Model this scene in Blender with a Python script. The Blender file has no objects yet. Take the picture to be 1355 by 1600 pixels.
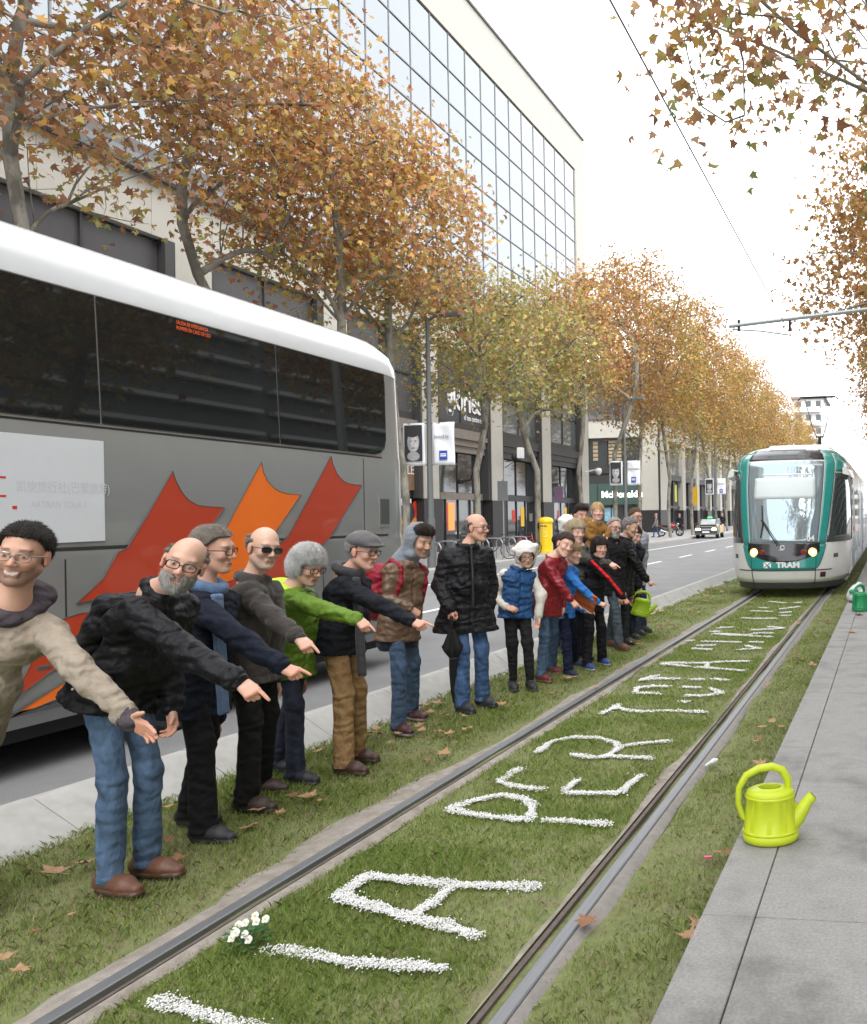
import bpy, math, random
import numpy as np
from mathutils import Vector, Matrix
random.seed(7)
rng = np.random.default_rng(11)
scn = bpy.context.scene
COL = scn.collection
PI = math.pi

# ---------------------------------------------------------------- camera, sky, sun, exposure
def setup_camera():
    yaw, roll = math.atan(195 / 1350), math.radians(1.0)
    F = Vector((-math.sin(yaw), math.cos(yaw), 0)); R = Vector((math.cos(yaw), math.sin(yaw), 0)); U = Vector((0, 0, 1))
    R2 = math.cos(roll) * R - math.sin(roll) * U
    U2 = math.sin(roll) * R + math.cos(roll) * U
    cd = bpy.data.cameras.new('camera')
    cd.sensor_fit = 'HORIZONTAL'; cd.sensor_width = 36.0; cd.lens = 36.0 * 1350 / 1355
    cd.shift_x = -517.5 / 1355; cd.shift_y = 4.0 / 1355
    cd.clip_start = 0.05; cd.clip_end = 3000
    co = bpy.data.objects.new('camera', cd)
    m = Matrix.Identity(4)
    for i in range(3):
        m[i][0] = R2[i]; m[i][1] = U2[i]; m[i][2] = -F[i]
    m[0][3], m[1][3], m[2][3] = 0, 0, 1.667
    co.matrix_world = m
    COL.objects.link(co); scn.camera = co
setup_camera()

SUN_EL, SUN_AZ = math.radians(48), math.radians(150)     # azimuth from +Y towards +X
def setup_light():
    w = bpy.data.worlds.new('World'); scn.world = w; w.use_nodes = True
    nt = w.node_tree; nt.nodes.clear()
    out = nt.nodes.new('ShaderNodeOutputWorld'); bg = nt.nodes.new('ShaderNodeBackground')
    sky = nt.nodes.new('ShaderNodeTexSky'); sky.sky_type = 'NISHITA'; sky.sun_disc = False
    sky.sun_elevation = SUN_EL; sky.sun_rotation = SUN_AZ; sky.dust_density = 6; sky.air_density = 1.0; sky.ozone_density = 1
    hs = nt.nodes.new('ShaderNodeHueSaturation'); hs.inputs['Saturation'].default_value = 0.10
    mix = nt.nodes.new('ShaderNodeMix'); mix.data_type = 'RGBA'; mix.inputs[0].default_value = 0.86
    mix.inputs[7].default_value = (9.3, 9.6, 10.0, 1)            # the even white of a closed cloud cover
    nt.links.new(sky.outputs[0], hs.inputs['Color']); nt.links.new(hs.outputs[0], mix.inputs[6])
    nt.links.new(mix.outputs[2], bg.inputs[0]); bg.inputs[1].default_value = 0.12
    nt.links.new(bg.outputs[0], out.inputs[0])
    sd = bpy.data.lights.new('sun', 'SUN'); sd.energy = 0.9; sd.angle = math.radians(30); sd.color = (1, 0.97, 0.92)
    so = bpy.data.objects.new('sun', sd); COL.objects.link(so)
    d = Vector((math.sin(SUN_AZ) * math.cos(SUN_EL), math.cos(SUN_AZ) * math.cos(SUN_EL), math.sin(SUN_EL)))
    so.rotation_euler = d.to_track_quat('Z', 'Y').to_euler()
setup_light()
vs = scn.view_settings
vs.view_transform = 'Standard'; vs.look = 'None'; vs.gamma = 1; vs.exposure = 1.5; vs.use_curve_mapping = False
scn.render.engine = 'CYCLES'
scn.cycles.max_bounces = 6; scn.cycles.diffuse_bounces = 3; scn.cycles.glossy_bounces = 3; scn.cycles.transmission_bounces = 4
scn.cycles.transparent_max_bounces = 6; scn.cycles.use_denoising = True

# ---------------------------------------------------------------- materials
MATS = {}
def mat(name, col, rough=0.6, var=0.0, scale=8.0, bump=0.0, bscale=None, metal=0.0, spec=0.5, coat=0.0, col2=None,
        attr=None, stretch=None, emit=None, detail=4.0, trans=0.0, bdist=0.01, sheen=0.0, thr=None, vscale=None):
    if name in MATS: return MATS[name]
    m = bpy.data.materials.new(name); m.use_nodes = True; MATS[name] = m
    nt = m.node_tree; b = nt.nodes['Principled BSDF']
    L = nt.links.new
    b.inputs['Roughness'].default_value = rough; b.inputs['Metallic'].default_value = metal
    b.inputs['Specular IOR Level'].default_value = spec; b.inputs['Coat Weight'].default_value = coat
    b.inputs['Transmission Weight'].default_value = trans
    b.inputs['Sheen Weight'].default_value = sheen
    c = (*col, 1)
    b.inputs['Base Color'].default_value = c
    if emit:
        b.inputs['Emission Color'].default_value = (*emit[:3], 1); b.inputs['Emission Strength'].default_value = emit[3]
    tc = nt.nodes.new('ShaderNodeTexCoord'); vec = tc.outputs['Object']
    if stretch:
        mp = nt.nodes.new('ShaderNodeMapping'); mp.inputs['Scale'].default_value = stretch; L(vec, mp.inputs[0]); vec = mp.outputs[0]
    src = None
    if attr:
        a = nt.nodes.new('ShaderNodeAttribute'); a.attribute_name = attr; src = a.outputs['Color']
    if var or col2:
        n = nt.nodes.new('ShaderNodeTexNoise'); n.inputs['Scale'].default_value = scale; n.inputs['Detail'].default_value = detail
        n.inputs['Roughness'].default_value = 0.6; L(vec, n.inputs['Vector'])
        if col2:
            rp = nt.nodes.new('ShaderNodeMapRange')
            lo, hi = thr or (0.35, 0.65)
            rp.inputs[1].default_value = lo; rp.inputs[2].default_value = hi; L(n.outputs[0], rp.inputs[0])
            mx = nt.nodes.new('ShaderNodeMix'); mx.data_type = 'RGBA'; mx.inputs[6].default_value = c; mx.inputs[7].default_value = (*col2, 1)
            if src: L(src, mx.inputs[6])
            L(rp.outputs[0], mx.inputs[0]); src = mx.outputs[2]
        if var:
            n2 = nt.nodes.new('ShaderNodeTexNoise'); n2.inputs['Scale'].default_value = vscale or scale * 3.7; n2.inputs['Detail'].default_value = 5
            L(vec, n2.inputs['Vector'])
            ad = nt.nodes.new('ShaderNodeMath'); ad.operation = 'ADD'; L(n.outputs[0], ad.inputs[0]); L(n2.outputs[0], ad.inputs[1])
            r2 = nt.nodes.new('ShaderNodeMapRange'); r2.inputs[1].default_value = 0.6; r2.inputs[2].default_value = 1.4
            r2.inputs[3].default_value = 1 - var; r2.inputs[4].default_value = 1 + var; L(ad.outputs[0], r2.inputs[0])
            vm = nt.nodes.new('ShaderNodeVectorMath'); vm.operation = 'SCALE'
            if src: L(src, vm.inputs[0])
            else: vm.inputs[0].default_value = col
            L(r2.outputs[0], vm.inputs['Scale']); src = vm.outputs[0]
    if src: L(src, b.inputs['Base Color'])
    if bump:
        n3 = nt.nodes.new('ShaderNodeTexNoise'); n3.inputs['Scale'].default_value = bscale or scale * 6; n3.inputs['Detail'].default_value = 6
        L(vec, n3.inputs['Vector'])
        bp = nt.nodes.new('ShaderNodeBump'); bp.inputs['Strength'].default_value = bump; bp.inputs['Distance'].default_value = bdist
        L(n3.outputs[0], bp.inputs['Height']); L(bp.outputs[0], b.inputs['Normal'])
    return m

# ---------------------------------------------------------------- objects
def props(o, label=None, cat=None, group=None, kind=None):
    if label: o['label'] = label
    if cat: o['category'] = cat
    if group: o['group'] = group
    if kind: o['kind'] = kind
    return o
def empty(name, loc=(0, 0, 0), rz=0, label=None, cat=None, group=None, kind=None):
    o = bpy.data.objects.new(name, None); COL.objects.link(o); o.location = loc; o.rotation_euler = (0, 0, rz)
    o.empty_display_size = 0.1
    return props(o, label, cat, group, kind)
def mesh_np(name, V, faces, m=None, parent=None, smooth=False, col=None, mats=None, midx=None):
    """faces: an (n,k) int array or a list of index lists"""
    me = bpy.data.meshes.new(name)
    V = np.asarray(V, dtype=np.float32)
    if isinstance(faces, np.ndarray):
        k = faces.shape[1]; nf = len(faces)
        me.vertices.add(len(V)); me.vertices.foreach_set('co', V.ravel())
        me.loops.add(nf * k); me.loops.foreach_set('vertex_index', faces.astype(np.int32).ravel())
        me.polygons.add(nf); me.polygons.foreach_set('loop_start', np.arange(0, nf * k, k, dtype=np.int32))
        me.update(calc_edges=True)
    else:
        me.from_pydata(V.tolist(), [], faces); me.update()
    if smooth: me.polygons.foreach_set('use_smooth', np.ones(len(me.polygons), dtype=bool))
    if col is not None:
        a = me.color_attributes.new('Col', 'FLOAT_COLOR', 'POINT')
        c = np.ones((len(V), 4), np.float32); c[:, :3] = col; a.data.foreach_set('color', c.ravel())
    for mm in (mats or ([m] if m else [])): me.materials.append(mm)
    if midx is not None: me.polygons.foreach_set('material_index', np.asarray(midx, np.int32))
    o = bpy.data.objects.new(name, me); COL.objects.link(o)
    if parent: o.parent = parent
    return o
def link_copy(o, parent=None):
    c = o.copy(); COL.objects.link(c); c.parent = parent
    return c
def copy_tree(o, parent=None):
    c = link_copy(o, parent)
    for ch in list(o.children): copy_tree(ch, c)
    return c

class MB:
    def __init__(s): s.v = []; s.f = []
    def add(s, vs, fs):
        n = len(s.v); s.v += [tuple(p) for p in vs]; s.f += [[i + n for i in f] for f in fs]; return s
    def box(s, x0, x1, y0, y1, z0, z1):
        return s.add([(x0,y0,z0),(x1,y0,z0),(x1,y1,z0),(x0,y1,z0),(x0,y0,z1),(x1,y0,z1),(x1,y1,z1),(x0,y1,z1)],
                     [[0,3,2,1],[4,5,6,7],[0,1,5,4],[1,2,6,5],[2,3,7,6],[3,0,4,7]])
    def cbox(s, x0, x1, y0, y1, z0, z1, c):
        """box with chamfered vertical and top edges"""
        def ring(i, z): return [(x0+i+c,y0+i,z),(x1-i-c,y0+i,z),(x1-i,y0+i+c,z),(x1-i,y1-i-c,z),(x1-i-c,y1-i,z),(x0+i+c,y1-i,z),(x0+i,y1-i-c,z),(x0+i,y0+i+c,z)]
        return s.loft([ring(0, z0), ring(0, z1-c), ring(c, z1)], True, True)
    def loft(s, rings, cap0=False, cap1=False, closed=True):
        k = len(rings[0]); vs = [p for r in rings for p in r]; fs = []
        for i in range(len(rings)-1):
            for j in range(k if closed else k-1):
                a = i*k+j; b = i*k+(j+1)%k
                fs.append([a, b, b+k, a+k])
        if cap0: fs.append(list(range(k))[::-1])
        if cap1: fs.append([(len(rings)-1)*k+j for j in range(k)])
        return s.add(vs, fs)
    def tube(s, pts, r, n=8, cap=True):
        pts = [Vector(p) for p in pts]; rs = [float(q) for q in r] if hasattr(r, "__len__") else [r]*len(pts)
        rings = []; up = None
        for i, p in enumerate(pts):
            t = (pts[min(i+1, len(pts)-1)] - pts[max(i-1, 0)]).normalized()
            if up is None: up = Vector((0,0,1)) if abs(t.z) < 0.9 else Vector((1,0,0))
            a = t.cross(up).normalized(); b = a.cross(t).normalized(); up = b
            rings.append([tuple(p + rs[i]*(math.cos(2*PI*j/n)*a + math.sin(2*PI*j/n)*b)) for j in range(n)])
        return s.loft(rings, cap, cap)
    def lathe(s, prof, n=16, c=(0,0,0), cap0=True, cap1=True):
        return s.loft([[(c[0]+r*math.cos(2*PI*j/n), c[1]+r*math.sin(2*PI*j/n), c[2]+z) for j in range(n)] for r, z in prof], cap0, cap1)
    def prism(s, poly, d):
        """poly: list of 3D points (planar), extruded by vector d"""
        k = len(poly); d = Vector(d)
        vs = [Vector(p) for p in poly] + [Vector(p)+d for p in poly]
        fs = [list(range(k))[::-1], [k+i for i in range(k)]] + [[i, (i+1)%k, (i+1)%k+k, i+k] for i in range(k)]
        return s.add(vs, fs)
    def disc_y(s, x, y0, y1, z, r, n=20):
        """short cylinder whose axis is X, from y0.. used for wheels"""
        return s
    def build(s, name, m, parent=None, smooth=False, bevel=0, auto=None):
        o = mesh_np(name, s.v, s.f, m, parent, smooth)
        bm_fix(o.data)
        if bevel:
            b = o.modifiers.new('bevel', 'BEVEL'); b.width = bevel; b.segments = 2; b.limit_method = 'ANGLE'; b.angle_limit = math.radians(40)
        if auto: sharp(o.data, auto)
        return o
import bmesh
def bm_fix(me):
    bm = bmesh.new(); bm.from_mesh(me); bmesh.ops.recalc_face_normals(bm, faces=bm.faces); bm.to_mesh(me); bm.free()
def sharp(me, deg):
    me.polygons.foreach_set('use_smooth', np.ones(len(me.polygons), dtype=bool))
    me.set_sharp_from_angle(angle=math.radians(deg))
def text_obj(name, body, m, parent, loc, rot, size, extrude=0.001, align='LEFT', sx=1.0, shear=0.0, weight=0.0):
    cu = bpy.data.curves.new(name, 'FONT'); cu.body = body; cu.size = size; cu.extrude = extrude; cu.align_x = align; cu.shear = shear
    cu.offset = weight; cu.resolution_u = 3
    t = bpy.data.objects.new('lettering_source', cu); COL.objects.link(t)
    me = bpy.data.meshes.new_from_object(t.evaluated_get(bpy.context.evaluated_depsgraph_get()))
    bpy.data.objects.remove(t); bpy.data.curves.remove(cu)
    me.name = name; me.materials.clear(); me.materials.append(m)
    o = bpy.data.objects.new(name, me); COL.objects.link(o); o.location = loc; o.rotation_euler = rot; o.scale = (sx, 1, 1)
    if parent: o.parent = parent
    return o
# ---------------------------------------------------------------- implicit surfaces (bodies and clothes)
def rc(a, b, ra, rb=None, k=0.02): return ('c', np.array(a, float), np.array(b, float), ra, ra if rb is None else rb, k)
def el(c, r, M=None, k=0.02): return ('e', np.array(c, float), np.array(r, float), np.eye(3) if M is None else np.array(M, float), 0, k)
def sub(p, k=0.01): return ('s', p, None, 0, 0, k)
def pdist(p, X):
    if p[0] == 'c':
        a, b, ra, rb = p[1], p[2], p[3], p[4]
        ba = (b - a).astype(np.float32); pa = X - a.astype(np.float32); L2 = float(ba @ ba) + 1e-12
        t = np.clip(pa @ ba / L2, 0, 1)
        q = pa - t[:, None] * ba
        return np.sqrt(np.einsum('ij,ij->i', q, q)) - (ra + (rb - ra) * t)
    q = (X - p[1].astype(np.float32)) @ p[3].T.astype(np.float32) / p[2].astype(np.float32)
    n = np.sqrt(np.einsum('ij,ij->i', q, q)) + 1e-6
    return (n - 1) * n / (np.sqrt(np.einsum('ij,ij->i', q / p[2].astype(np.float32), q / p[2].astype(np.float32))) + 1e-6)
def pbox(p):
    if p[0] == 's': p = p[1]
    if p[0] == 'c': return np.minimum(p[1] - p[3], p[2] - p[4]), np.maximum(p[1] + p[3], p[2] + p[4])
    e = np.sqrt(((p[3].T * p[2][None, :]) ** 2).sum(1))
    return p[1] - e, p[1] + e
def evald(prims, X, pad):
    d = np.full(len(X), 0.5, np.float32)
    for p in prims:
        lo, hi = pbox(p); k = p[5]; m = k + pad
        I = np.nonzero(((X > lo - m) & (X < hi + m)).all(1))[0]
        if not len(I): continue
        if p[0] == 's':
            v = -pdist(p[1], X[I]); a = d[I]
            hh = np.maximum(k - np.abs(a - v), 0) / k
            d[I] = np.maximum(a, v) + hh * hh * k * 0.25
        else:
            v = pdist(p, X[I]); a = d[I]
            hh = np.maximum(k - np.abs(a - v), 0) / k
            d[I] = np.minimum(a, v) - hh * hh * k * 0.25
    return d
def evalb(prims, Xb, lo0, hi0, pad):
    """like evald, for points grouped in blocks (nb, n, 3) with block bounds lo0, hi0"""
    d = np.full(Xb.shape[:2], 0.5, np.float32); n = Xb.shape[1]
    for p in prims:
        lo, hi = pbox(p); k = p[5]; m = k + pad
        I = np.nonzero(((hi0 > lo - m) & (lo0 < hi + m)).all(1))[0]
        if not len(I): continue
        a = d[I].ravel(); X = Xb[I].reshape(-1, 3)
        if p[0] == 's':
            v = -pdist(p[1], X); hh = np.maximum(k - np.abs(a - v), 0) / k
            r = np.maximum(a, v) + hh * hh * k * 0.25
        else:
            v = pdist(p, X); hh = np.maximum(k - np.abs(a - v), 0) / k
            r = np.minimum(a, v) - hh * hh * k * 0.25
        d[I] = r.reshape(-1, n)
    return d.ravel()
def surface(prims, vox, post=None, extra=0.0):
    """sparse surface nets of the smooth union of prims; post(X, d) -> d adds folds and cuts"""
    bx = [pbox(p) for p in prims if p[0] != 's']
    lo = np.min([b[0] for b in bx], 0) - 4 * vox - 0.03 - extra; hi = np.max([b[1] for b in bx], 0) + 4 * vox + 0.03 + extra
    B = 6
    nb = np.ceil((hi - lo) / (vox * B)).astype(int); N = nb * B
    bi = np.stack(np.meshgrid(*[np.arange(n) for n in nb], indexing='ij'), -1).reshape(-1, 3)
    ctr = (lo + (bi + 0.5) * vox * B).astype(np.float32)
    half = vox * B * 0.9 + 0.03
    dc = evald(prims, ctr, half + 0.04)
    act = np.abs(dc) < half + extra if post is None else dc < half + extra
    D = np.full(tuple(N), 0.5, np.float32)
    D6 = D.reshape(nb[0], B, nb[1], B, nb[2], B)
    ins = bi[dc <= -(half + extra)] if post is None else bi[:0]
    for q in ins: D6[q[0], :, q[1], :, q[2], :] = -0.5
    ab = bi[act]
    off = np.stack(np.meshgrid(*[np.arange(B)] * 3, indexing='ij'), -1).reshape(-1, 3)
    vi = (ab[:, None, :] * B + off[None]).reshape(-1, 3)
    X = (lo + vi * vox).astype(np.float32)
    blo = lo + ab * vox * B
    d = evalb(prims, X.reshape(len(ab), B ** 3, 3), blo, blo + vox * (B - 1), 2.5 * vox + 0.01)
    if post is not None: d = post(X, d)
    D[vi[:, 0], vi[:, 1], vi[:, 2]] = d
    S = D < 0
    c = np.zeros(tuple(N - 1), np.int8)
    cs = []
    for dx in (0, 1):
        for dy in (0, 1):
            for dz in (0, 1):
                sl = S[dx:N[0]-1+dx, dy:N[1]-1+dy, dz:N[2]-1+dz]; c += sl; cs.append((dx, dy, dz))
    cell = np.argwhere((c > 0) & (c < 8))
    if not len(cell): return np.zeros((0, 3)), np.zeros((0, 4), int)
    vals = np.stack([D[cell[:, 0]+o[0], cell[:, 1]+o[1], cell[:, 2]+o[2]] for o in cs], 1)
    P = np.zeros((len(cell), 3)); W = np.zeros(len(cell))
    for i in range(8):
        for j in range(i + 1, 8):
            oi, oj = np.array(cs[i]), np.array(cs[j])
            if np.abs(oi - oj).sum() != 1: continue
            a, b = vals[:, i], vals[:, j]; m = (a < 0) != (b < 0)
            t = np.where(m, a / np.where(m, a - b, 1), 0)
            P += np.where(m[:, None], oi + t[:, None] * (oj - oi), 0); W += m
    V = lo + (cell + P / W[:, None]) * vox
    idx = np.full(tuple(N - 1), -1, np.int32); idx[cell[:, 0], cell[:, 1], cell[:, 2]] = np.arange(len(cell))
    quads = []
    for ax in range(3):
        s0 = [slice(0, None)] * 3; s1 = [slice(0, None)] * 3; s0[ax] = slice(0, -1); s1[ax] = slice(1, None)
        e = np.argwhere(S[tuple(s0)] != S[tuple(s1)])
        u, v = (ax + 1) % 3, (ax + 2) % 3
        e = e[(e[:, u] > 0) & (e[:, v] > 0) & (e[:, u] < N[u]-1) & (e[:, v] < N[v]-1)]
        du = np.zeros(3, int); du[u] = 1; dv = np.zeros(3, int); dv[v] = 1
        g = lambda q: idx[q[:, 0], q[:, 1], q[:, 2]]
        q = np.stack([g(e - du - dv), g(e - dv), g(e), g(e - du)], 1)
        fl = S[e[:, 0], e[:, 1], e[:, 2]]
        q[~fl] = q[~fl][:, ::-1]
        quads.append(q)
    Q = np.concatenate(quads); Q = Q[(Q >= 0).all(1)]
    return V, Q
def nrm(v): v = np.array(v, float); return v / (np.linalg.norm(v) + 1e-9)
def wav(X, f, seed, n=3):
    """cheap smooth fold noise, about -1..1"""
    r = np.random.default_rng(seed); o = np.zeros(len(X), np.float32)
    for i in range(n):
        k = nrm(r.normal(size=3)) * f * r.uniform(0.6, 1.5); k2 = nrm(r.normal(size=3)) * f * 0.7
        o += np.sin(X @ k.astype(np.float32) + r.uniform(0, 6) + 1.8 * np.sin(X @ k2.astype(np.float32) + r.uniform(0, 6)))
    return o / n
# ================================================================= the ground
RAIL_L, RAIL_R, PLAT = -2.86, -1.32, -0.71
M_asph = mat('asphalt', (0.18, 0.18, 0.182), 0.85, var=0.26, scale=0.9, vscale=110, bump=0.6, bscale=160, bdist=0.006)
M_asph2 = mat('asphalt_far', (0.12, 0.12, 0.12), 0.9, var=0.2, scale=0.5)
M_soil = mat('soil_grass', (0.16, 0.185, 0.065), 0.95, var=0.35, scale=7, bump=0.8, bscale=60, col2=(0.16, 0.13, 0.085), thr=(0.5, 0.75))
M_dirt = mat('rail_dirt', (0.33, 0.295, 0.255), 0.95, var=0.3, scale=5, bump=0.7, bscale=90, col2=(0.18, 0.155, 0.12), thr=(0.42, 0.7))
M_conc = mat('rail_concrete', (0.24, 0.22, 0.20), 0.9, var=0.22, scale=6, bump=0.5, bscale=80, col2=(0.2, 0.18, 0.16), thr=(0.5, 0.8))
M_steel = mat('rail_steel', (0.22, 0.225, 0.235), 0.5, var=0.18, scale=3, metal=0.6, stretch=(30, 0.6, 30))
M_rust = mat('rail_rust', (0.115, 0.09, 0.078), 0.85, var=0.35, scale=8, bump=0.4)
M_groove = mat('rail_groove', (0.05, 0.045, 0.042), 0.9, var=0.4, scale=12)
M_kerb = mat('kerb_stone', (0.37, 0.36, 0.335), 0.85, var=0.13, scale=3, bump=0.35, bscale=120, bdist=0.004, col2=(0.27, 0.26, 0.24), thr=(0.5, 0.75))
M_paint = mat('road_paint', (0.75, 0.75, 0.73), 0.7, var=0.12, scale=6)
M_dark = mat('joint_dark', (0.07, 0.06, 0.055), 0.95)

MB().box(-1500, 1500, -1500, 1500, -0.5, -0.08).build('ground', M_asph2)['kind'] = 'structure'
# road between the tram bed and the left pavement
def road():
    ys_ = [-60, -5, 0, 3.8, 5.5, 6.9, 8.5, 10, 12, 14.8, 22, 40, 400]; V = []
    for y_ in ys_: V += [(-14.2, y_, 0), (kx(y_) - float(np.interp(y_, [4, 12], [.31, .21])), y_, 0)]
    props(mesh_np('road', V, [[2 * i, 2 * i + 1, 2 * i + 3, 2 * i + 2] for i in range(len(ys_) - 1)], M_asph), kind='structure')
def kx(y): return float(np.interp(y, [-5, 3.8, 5.5, 6.9, 10, 14.8, 22, 200], [-4.60, -4.49, -4.38, -4.28, -4.2, -4.17, -4.16, -4.16]))
road()
rm = empty('road_markings', kind='structure')
mk = MB().box(-11.86, -11.74, -20, 200, 0.0, 0.004).build('edge_line', M_paint, rm)
for X, o in ((-8.4, 0.0),):
    for i in range(18):
        y = -1.0 + i * 5.0 + o
        MB().box(X - 0.06, X + 0.06, y, y + 2.1, 0.0, 0.004).build('dash', M_paint, rm)
# tram bed
def hz(x, y):
    return 0.012 * np.sin(x * 3.1 + y * 0.7) * np.sin(y * 1.9 + x) + 0.008 * np.sin(y * 5.3 + 2 * np.sin(x * 6))
def bed(name, xs, y0, y1, n, m):
    ys = np.linspace(y0, y1, n)
    X, Y = np.meshgrid(xs, ys, indexing='ij')
    Z = -0.028 + hz(X, Y) * 0.6
    V = np.stack([X, Y, Z], -1).reshape(-1, 3); k = len(ys)
    i = (np.arange(len(xs) - 1)[:, None] * k + np.arange(k - 1)[None]).ravel()
    return props(mesh_np(name, V, np.stack([i, i + k, i + k + 1, i + 1], 1), m, smooth=True), kind='structure')
bed('tram_bed', np.linspace(-4.75, PLAT + 0.02, 40), -4, 60, 320, M_soil)
# worn strips beside the rails, as low uneven sheets
def strip(name, x0, x1, m, z=-0.006, wob=0.02, y1=60.):
    ys = np.arange(-4, y1, 0.12); r = np.random.default_rng(int(abs(x0) * 100))
    w0 = x0 + wob * (np.convolve(r.normal(size=len(ys) + 8), np.ones(9) / 3, 'valid')); w1 = x1 + 0 * ys
    if wob < 0: w0 = x0 + 0 * ys; w1 = x1 - wob * (np.convolve(r.normal(size=len(ys) + 8), np.ones(9) / 3, 'valid'))
    a = np.stack([w0, ys, z - 0.022 + 0 * ys if wob > 0 else z + 0 * ys], 1); b = np.stack([w1, ys, z + 0 * ys if wob > 0 else z - 0.022 + 0 * ys], 1)
    mid = 0.5 * (a + b); mid[:, 2] = z
    V = np.concatenate([a, mid, b]); n = len(ys); i = np.arange(n - 1)
    Q = np.concatenate([np.stack([i + o, i + n + o, i + n + 1 + o, i + 1 + o], 1) for o in (0, n)])
    return props(mesh_np(name, V, Q, m, smooth=True), kind='structure')
strip('dirt_strip', -3.03, RAIL_L - 0.034, M_dirt, wob=0.05)
strip('dirt_strip', RAIL_L + 0.09, -2.71, M_dirt, wob=-0.02)
strip('dirt_strip', -1.47, RAIL_R - 0.10, M_dirt, wob=0.02)
strip('concrete_strip', RAIL_R + 0.034, -1.235, M_conc, wob=-0.012)
def rail(cx, side):
    o = empty('tram_rail', (0, 0, 0), kind='structure')
    Y0, Y1 = -4, 90
    def pr(poly, nm, m):
        p = MB().prism([(cx + side * x, Y0, z) for x, z in poly], (0, Y1 - Y0, 0)).build(nm, m, o)
    pr([(-0.030, -0.06), (-0.030, -0.004), (-0.024, 0.0), (0.022, 0.0), (0.028, -0.005), (0.028, -0.06)], 'head', M_steel)
    pr([(0.0285, -0.06), (0.0285, -0.042), (0.066, -0.042), (0.066, -0.06)], 'groove', M_groove)
    pr([(0.0665, -0.06), (0.0665, -0.006), (0.086, -0.004), (0.088, -0.06)], 'lip', M_rust)
    pr([(-0.034, -0.06), (-0.034, -0.005), (-0.0305, -0.005), (-0.0305, -0.06)], 'rubber_edge', M_groove)
rail(RAIL_L, 1); rail(RAIL_R, -1)

# sloped kerb stones beside the road
def kx(y): return float(np.interp(y, [-5, 3.8, 5.5, 6.9, 10, 14.8, 22, 200], [-4.60, -4.49, -4.38, -4.28, -4.2, -4.17, -4.16, -4.16]))
kerb = empty('tram_kerb', kind='structure')
y = 0.17 - 4.0
while y < 40:
    L = 1.0
    a, b = kx(y), kx(y + L); w0 = float(np.interp(y, [4, 12], [0.27, 0.17])); w1 = float(np.interp(y + L, [4, 12], [0.27, 0.17])); g = 0.004
    def ring(x, w, yy):
        return [(x + 0.07, yy, -0.06), (x + 0.06, yy, -0.03), (x - 0.012, yy, 0.012), (x - w + 0.012, yy, 0.152), (x - w, yy, 0.158), (x - w - 0.07, yy, 0.158), (x - w - 0.085, yy, 0.148), (x - w - 0.09, yy, -0.06)]
    dz = random.uniform(-0.003, 0.003)
    o = MB().loft([ring(a, w0, y + g), ring(b, w1, y + L - g)], True, True).build('kerb_stone', M_kerb, kerb)
    o.location.z = dz
    y += L
o = MB().loft([ring(-4.16, 0.17, 40.2), ring(-4.16, 0.17, 200)], True, True).build('kerb_run', M_kerb, kerb)

# platform of slabs on the right
M_slab = mat('platform_slab', (0.29, 0.282, 0.27), 0.85, var=0.34, scale=2.6, vscale=85, bump=0.6, bscale=220, bdist=0.003, col2=(0.155, 0.15, 0.142), thr=(0.47, 0.68))
plat = empty('platform', kind='structure')
MB().box(PLAT + 0.012, 7.0, -6, 120, -0.3, 0.185).build('platform_base', M_dark, plat)
sl = {}
def slab(nm, x0, x1, y0, y1):
    o = MB().cbox(x0 + 0.0005, x1 - 0.0005, y0 + 0.003, y1 - 0.003, 0.12, 0.2 + random.uniform(-0.0015, 0.0015), 0.003).build(nm, M_slab, plat)
    return o
ys = [3.11 + 0.765 * i for i in range(-7, 40)]
for i in range(len(ys) - 1):
    slab('edge_slab', PLAT, -0.512, ys[i], ys[i + 1])
    slab('paving_slab', -0.508, -0.045, ys[i], ys[i + 1])
    if ys[i] < 16: slab('paving_slab', -0.041, 0.43, ys[i], ys[i + 1])
MB().box(0.434, 6.99, -6, 119, 0.186, 0.199).build('paving_field', M_slab, plat)
MB().box(-0.04, 0.43, 16.2, 119, 0.186, 0.199).build('paving_field', M_slab, plat)
MB().box(PLAT, -0.045, ys[-1] + .003, 119, 0.12, 0.199).build('edge_run', M_slab, plat)

# pavement on the far side of the road
M_pave = mat('pavement', (0.30, 0.29, 0.285), 0.9, var=0.14, scale=2.0, bump=0.2)
pv = empty('pavement', kind='structure')
MB().box(-60, -14.5, -80, 400, -0.079, 0.12).build('pavement_field', M_pave, pv)
for i in range(24):
    MB().cbox(-14.498, -14.2, 16 + i * 3.0 + .01, 19 + i * 3.0 - .01, -0.078, 0.125, 0.02).build('kerb_stone', M_kerb, pv)
MB().box(-14.498, -14.202, -60, 16, -0.078, 0.123).build('kerb_run', M_kerb, pv)
MB().box(-14.498, -14.202, 88, 300, -0.078, 0.123).build('kerb_run', M_kerb, pv)
# pavement and road behind the platform on the right
props(MB().box(7.01, 60, -80, 400, -0.079, 0.1).build('right_pavement', M_pave), kind='structure')

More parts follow.
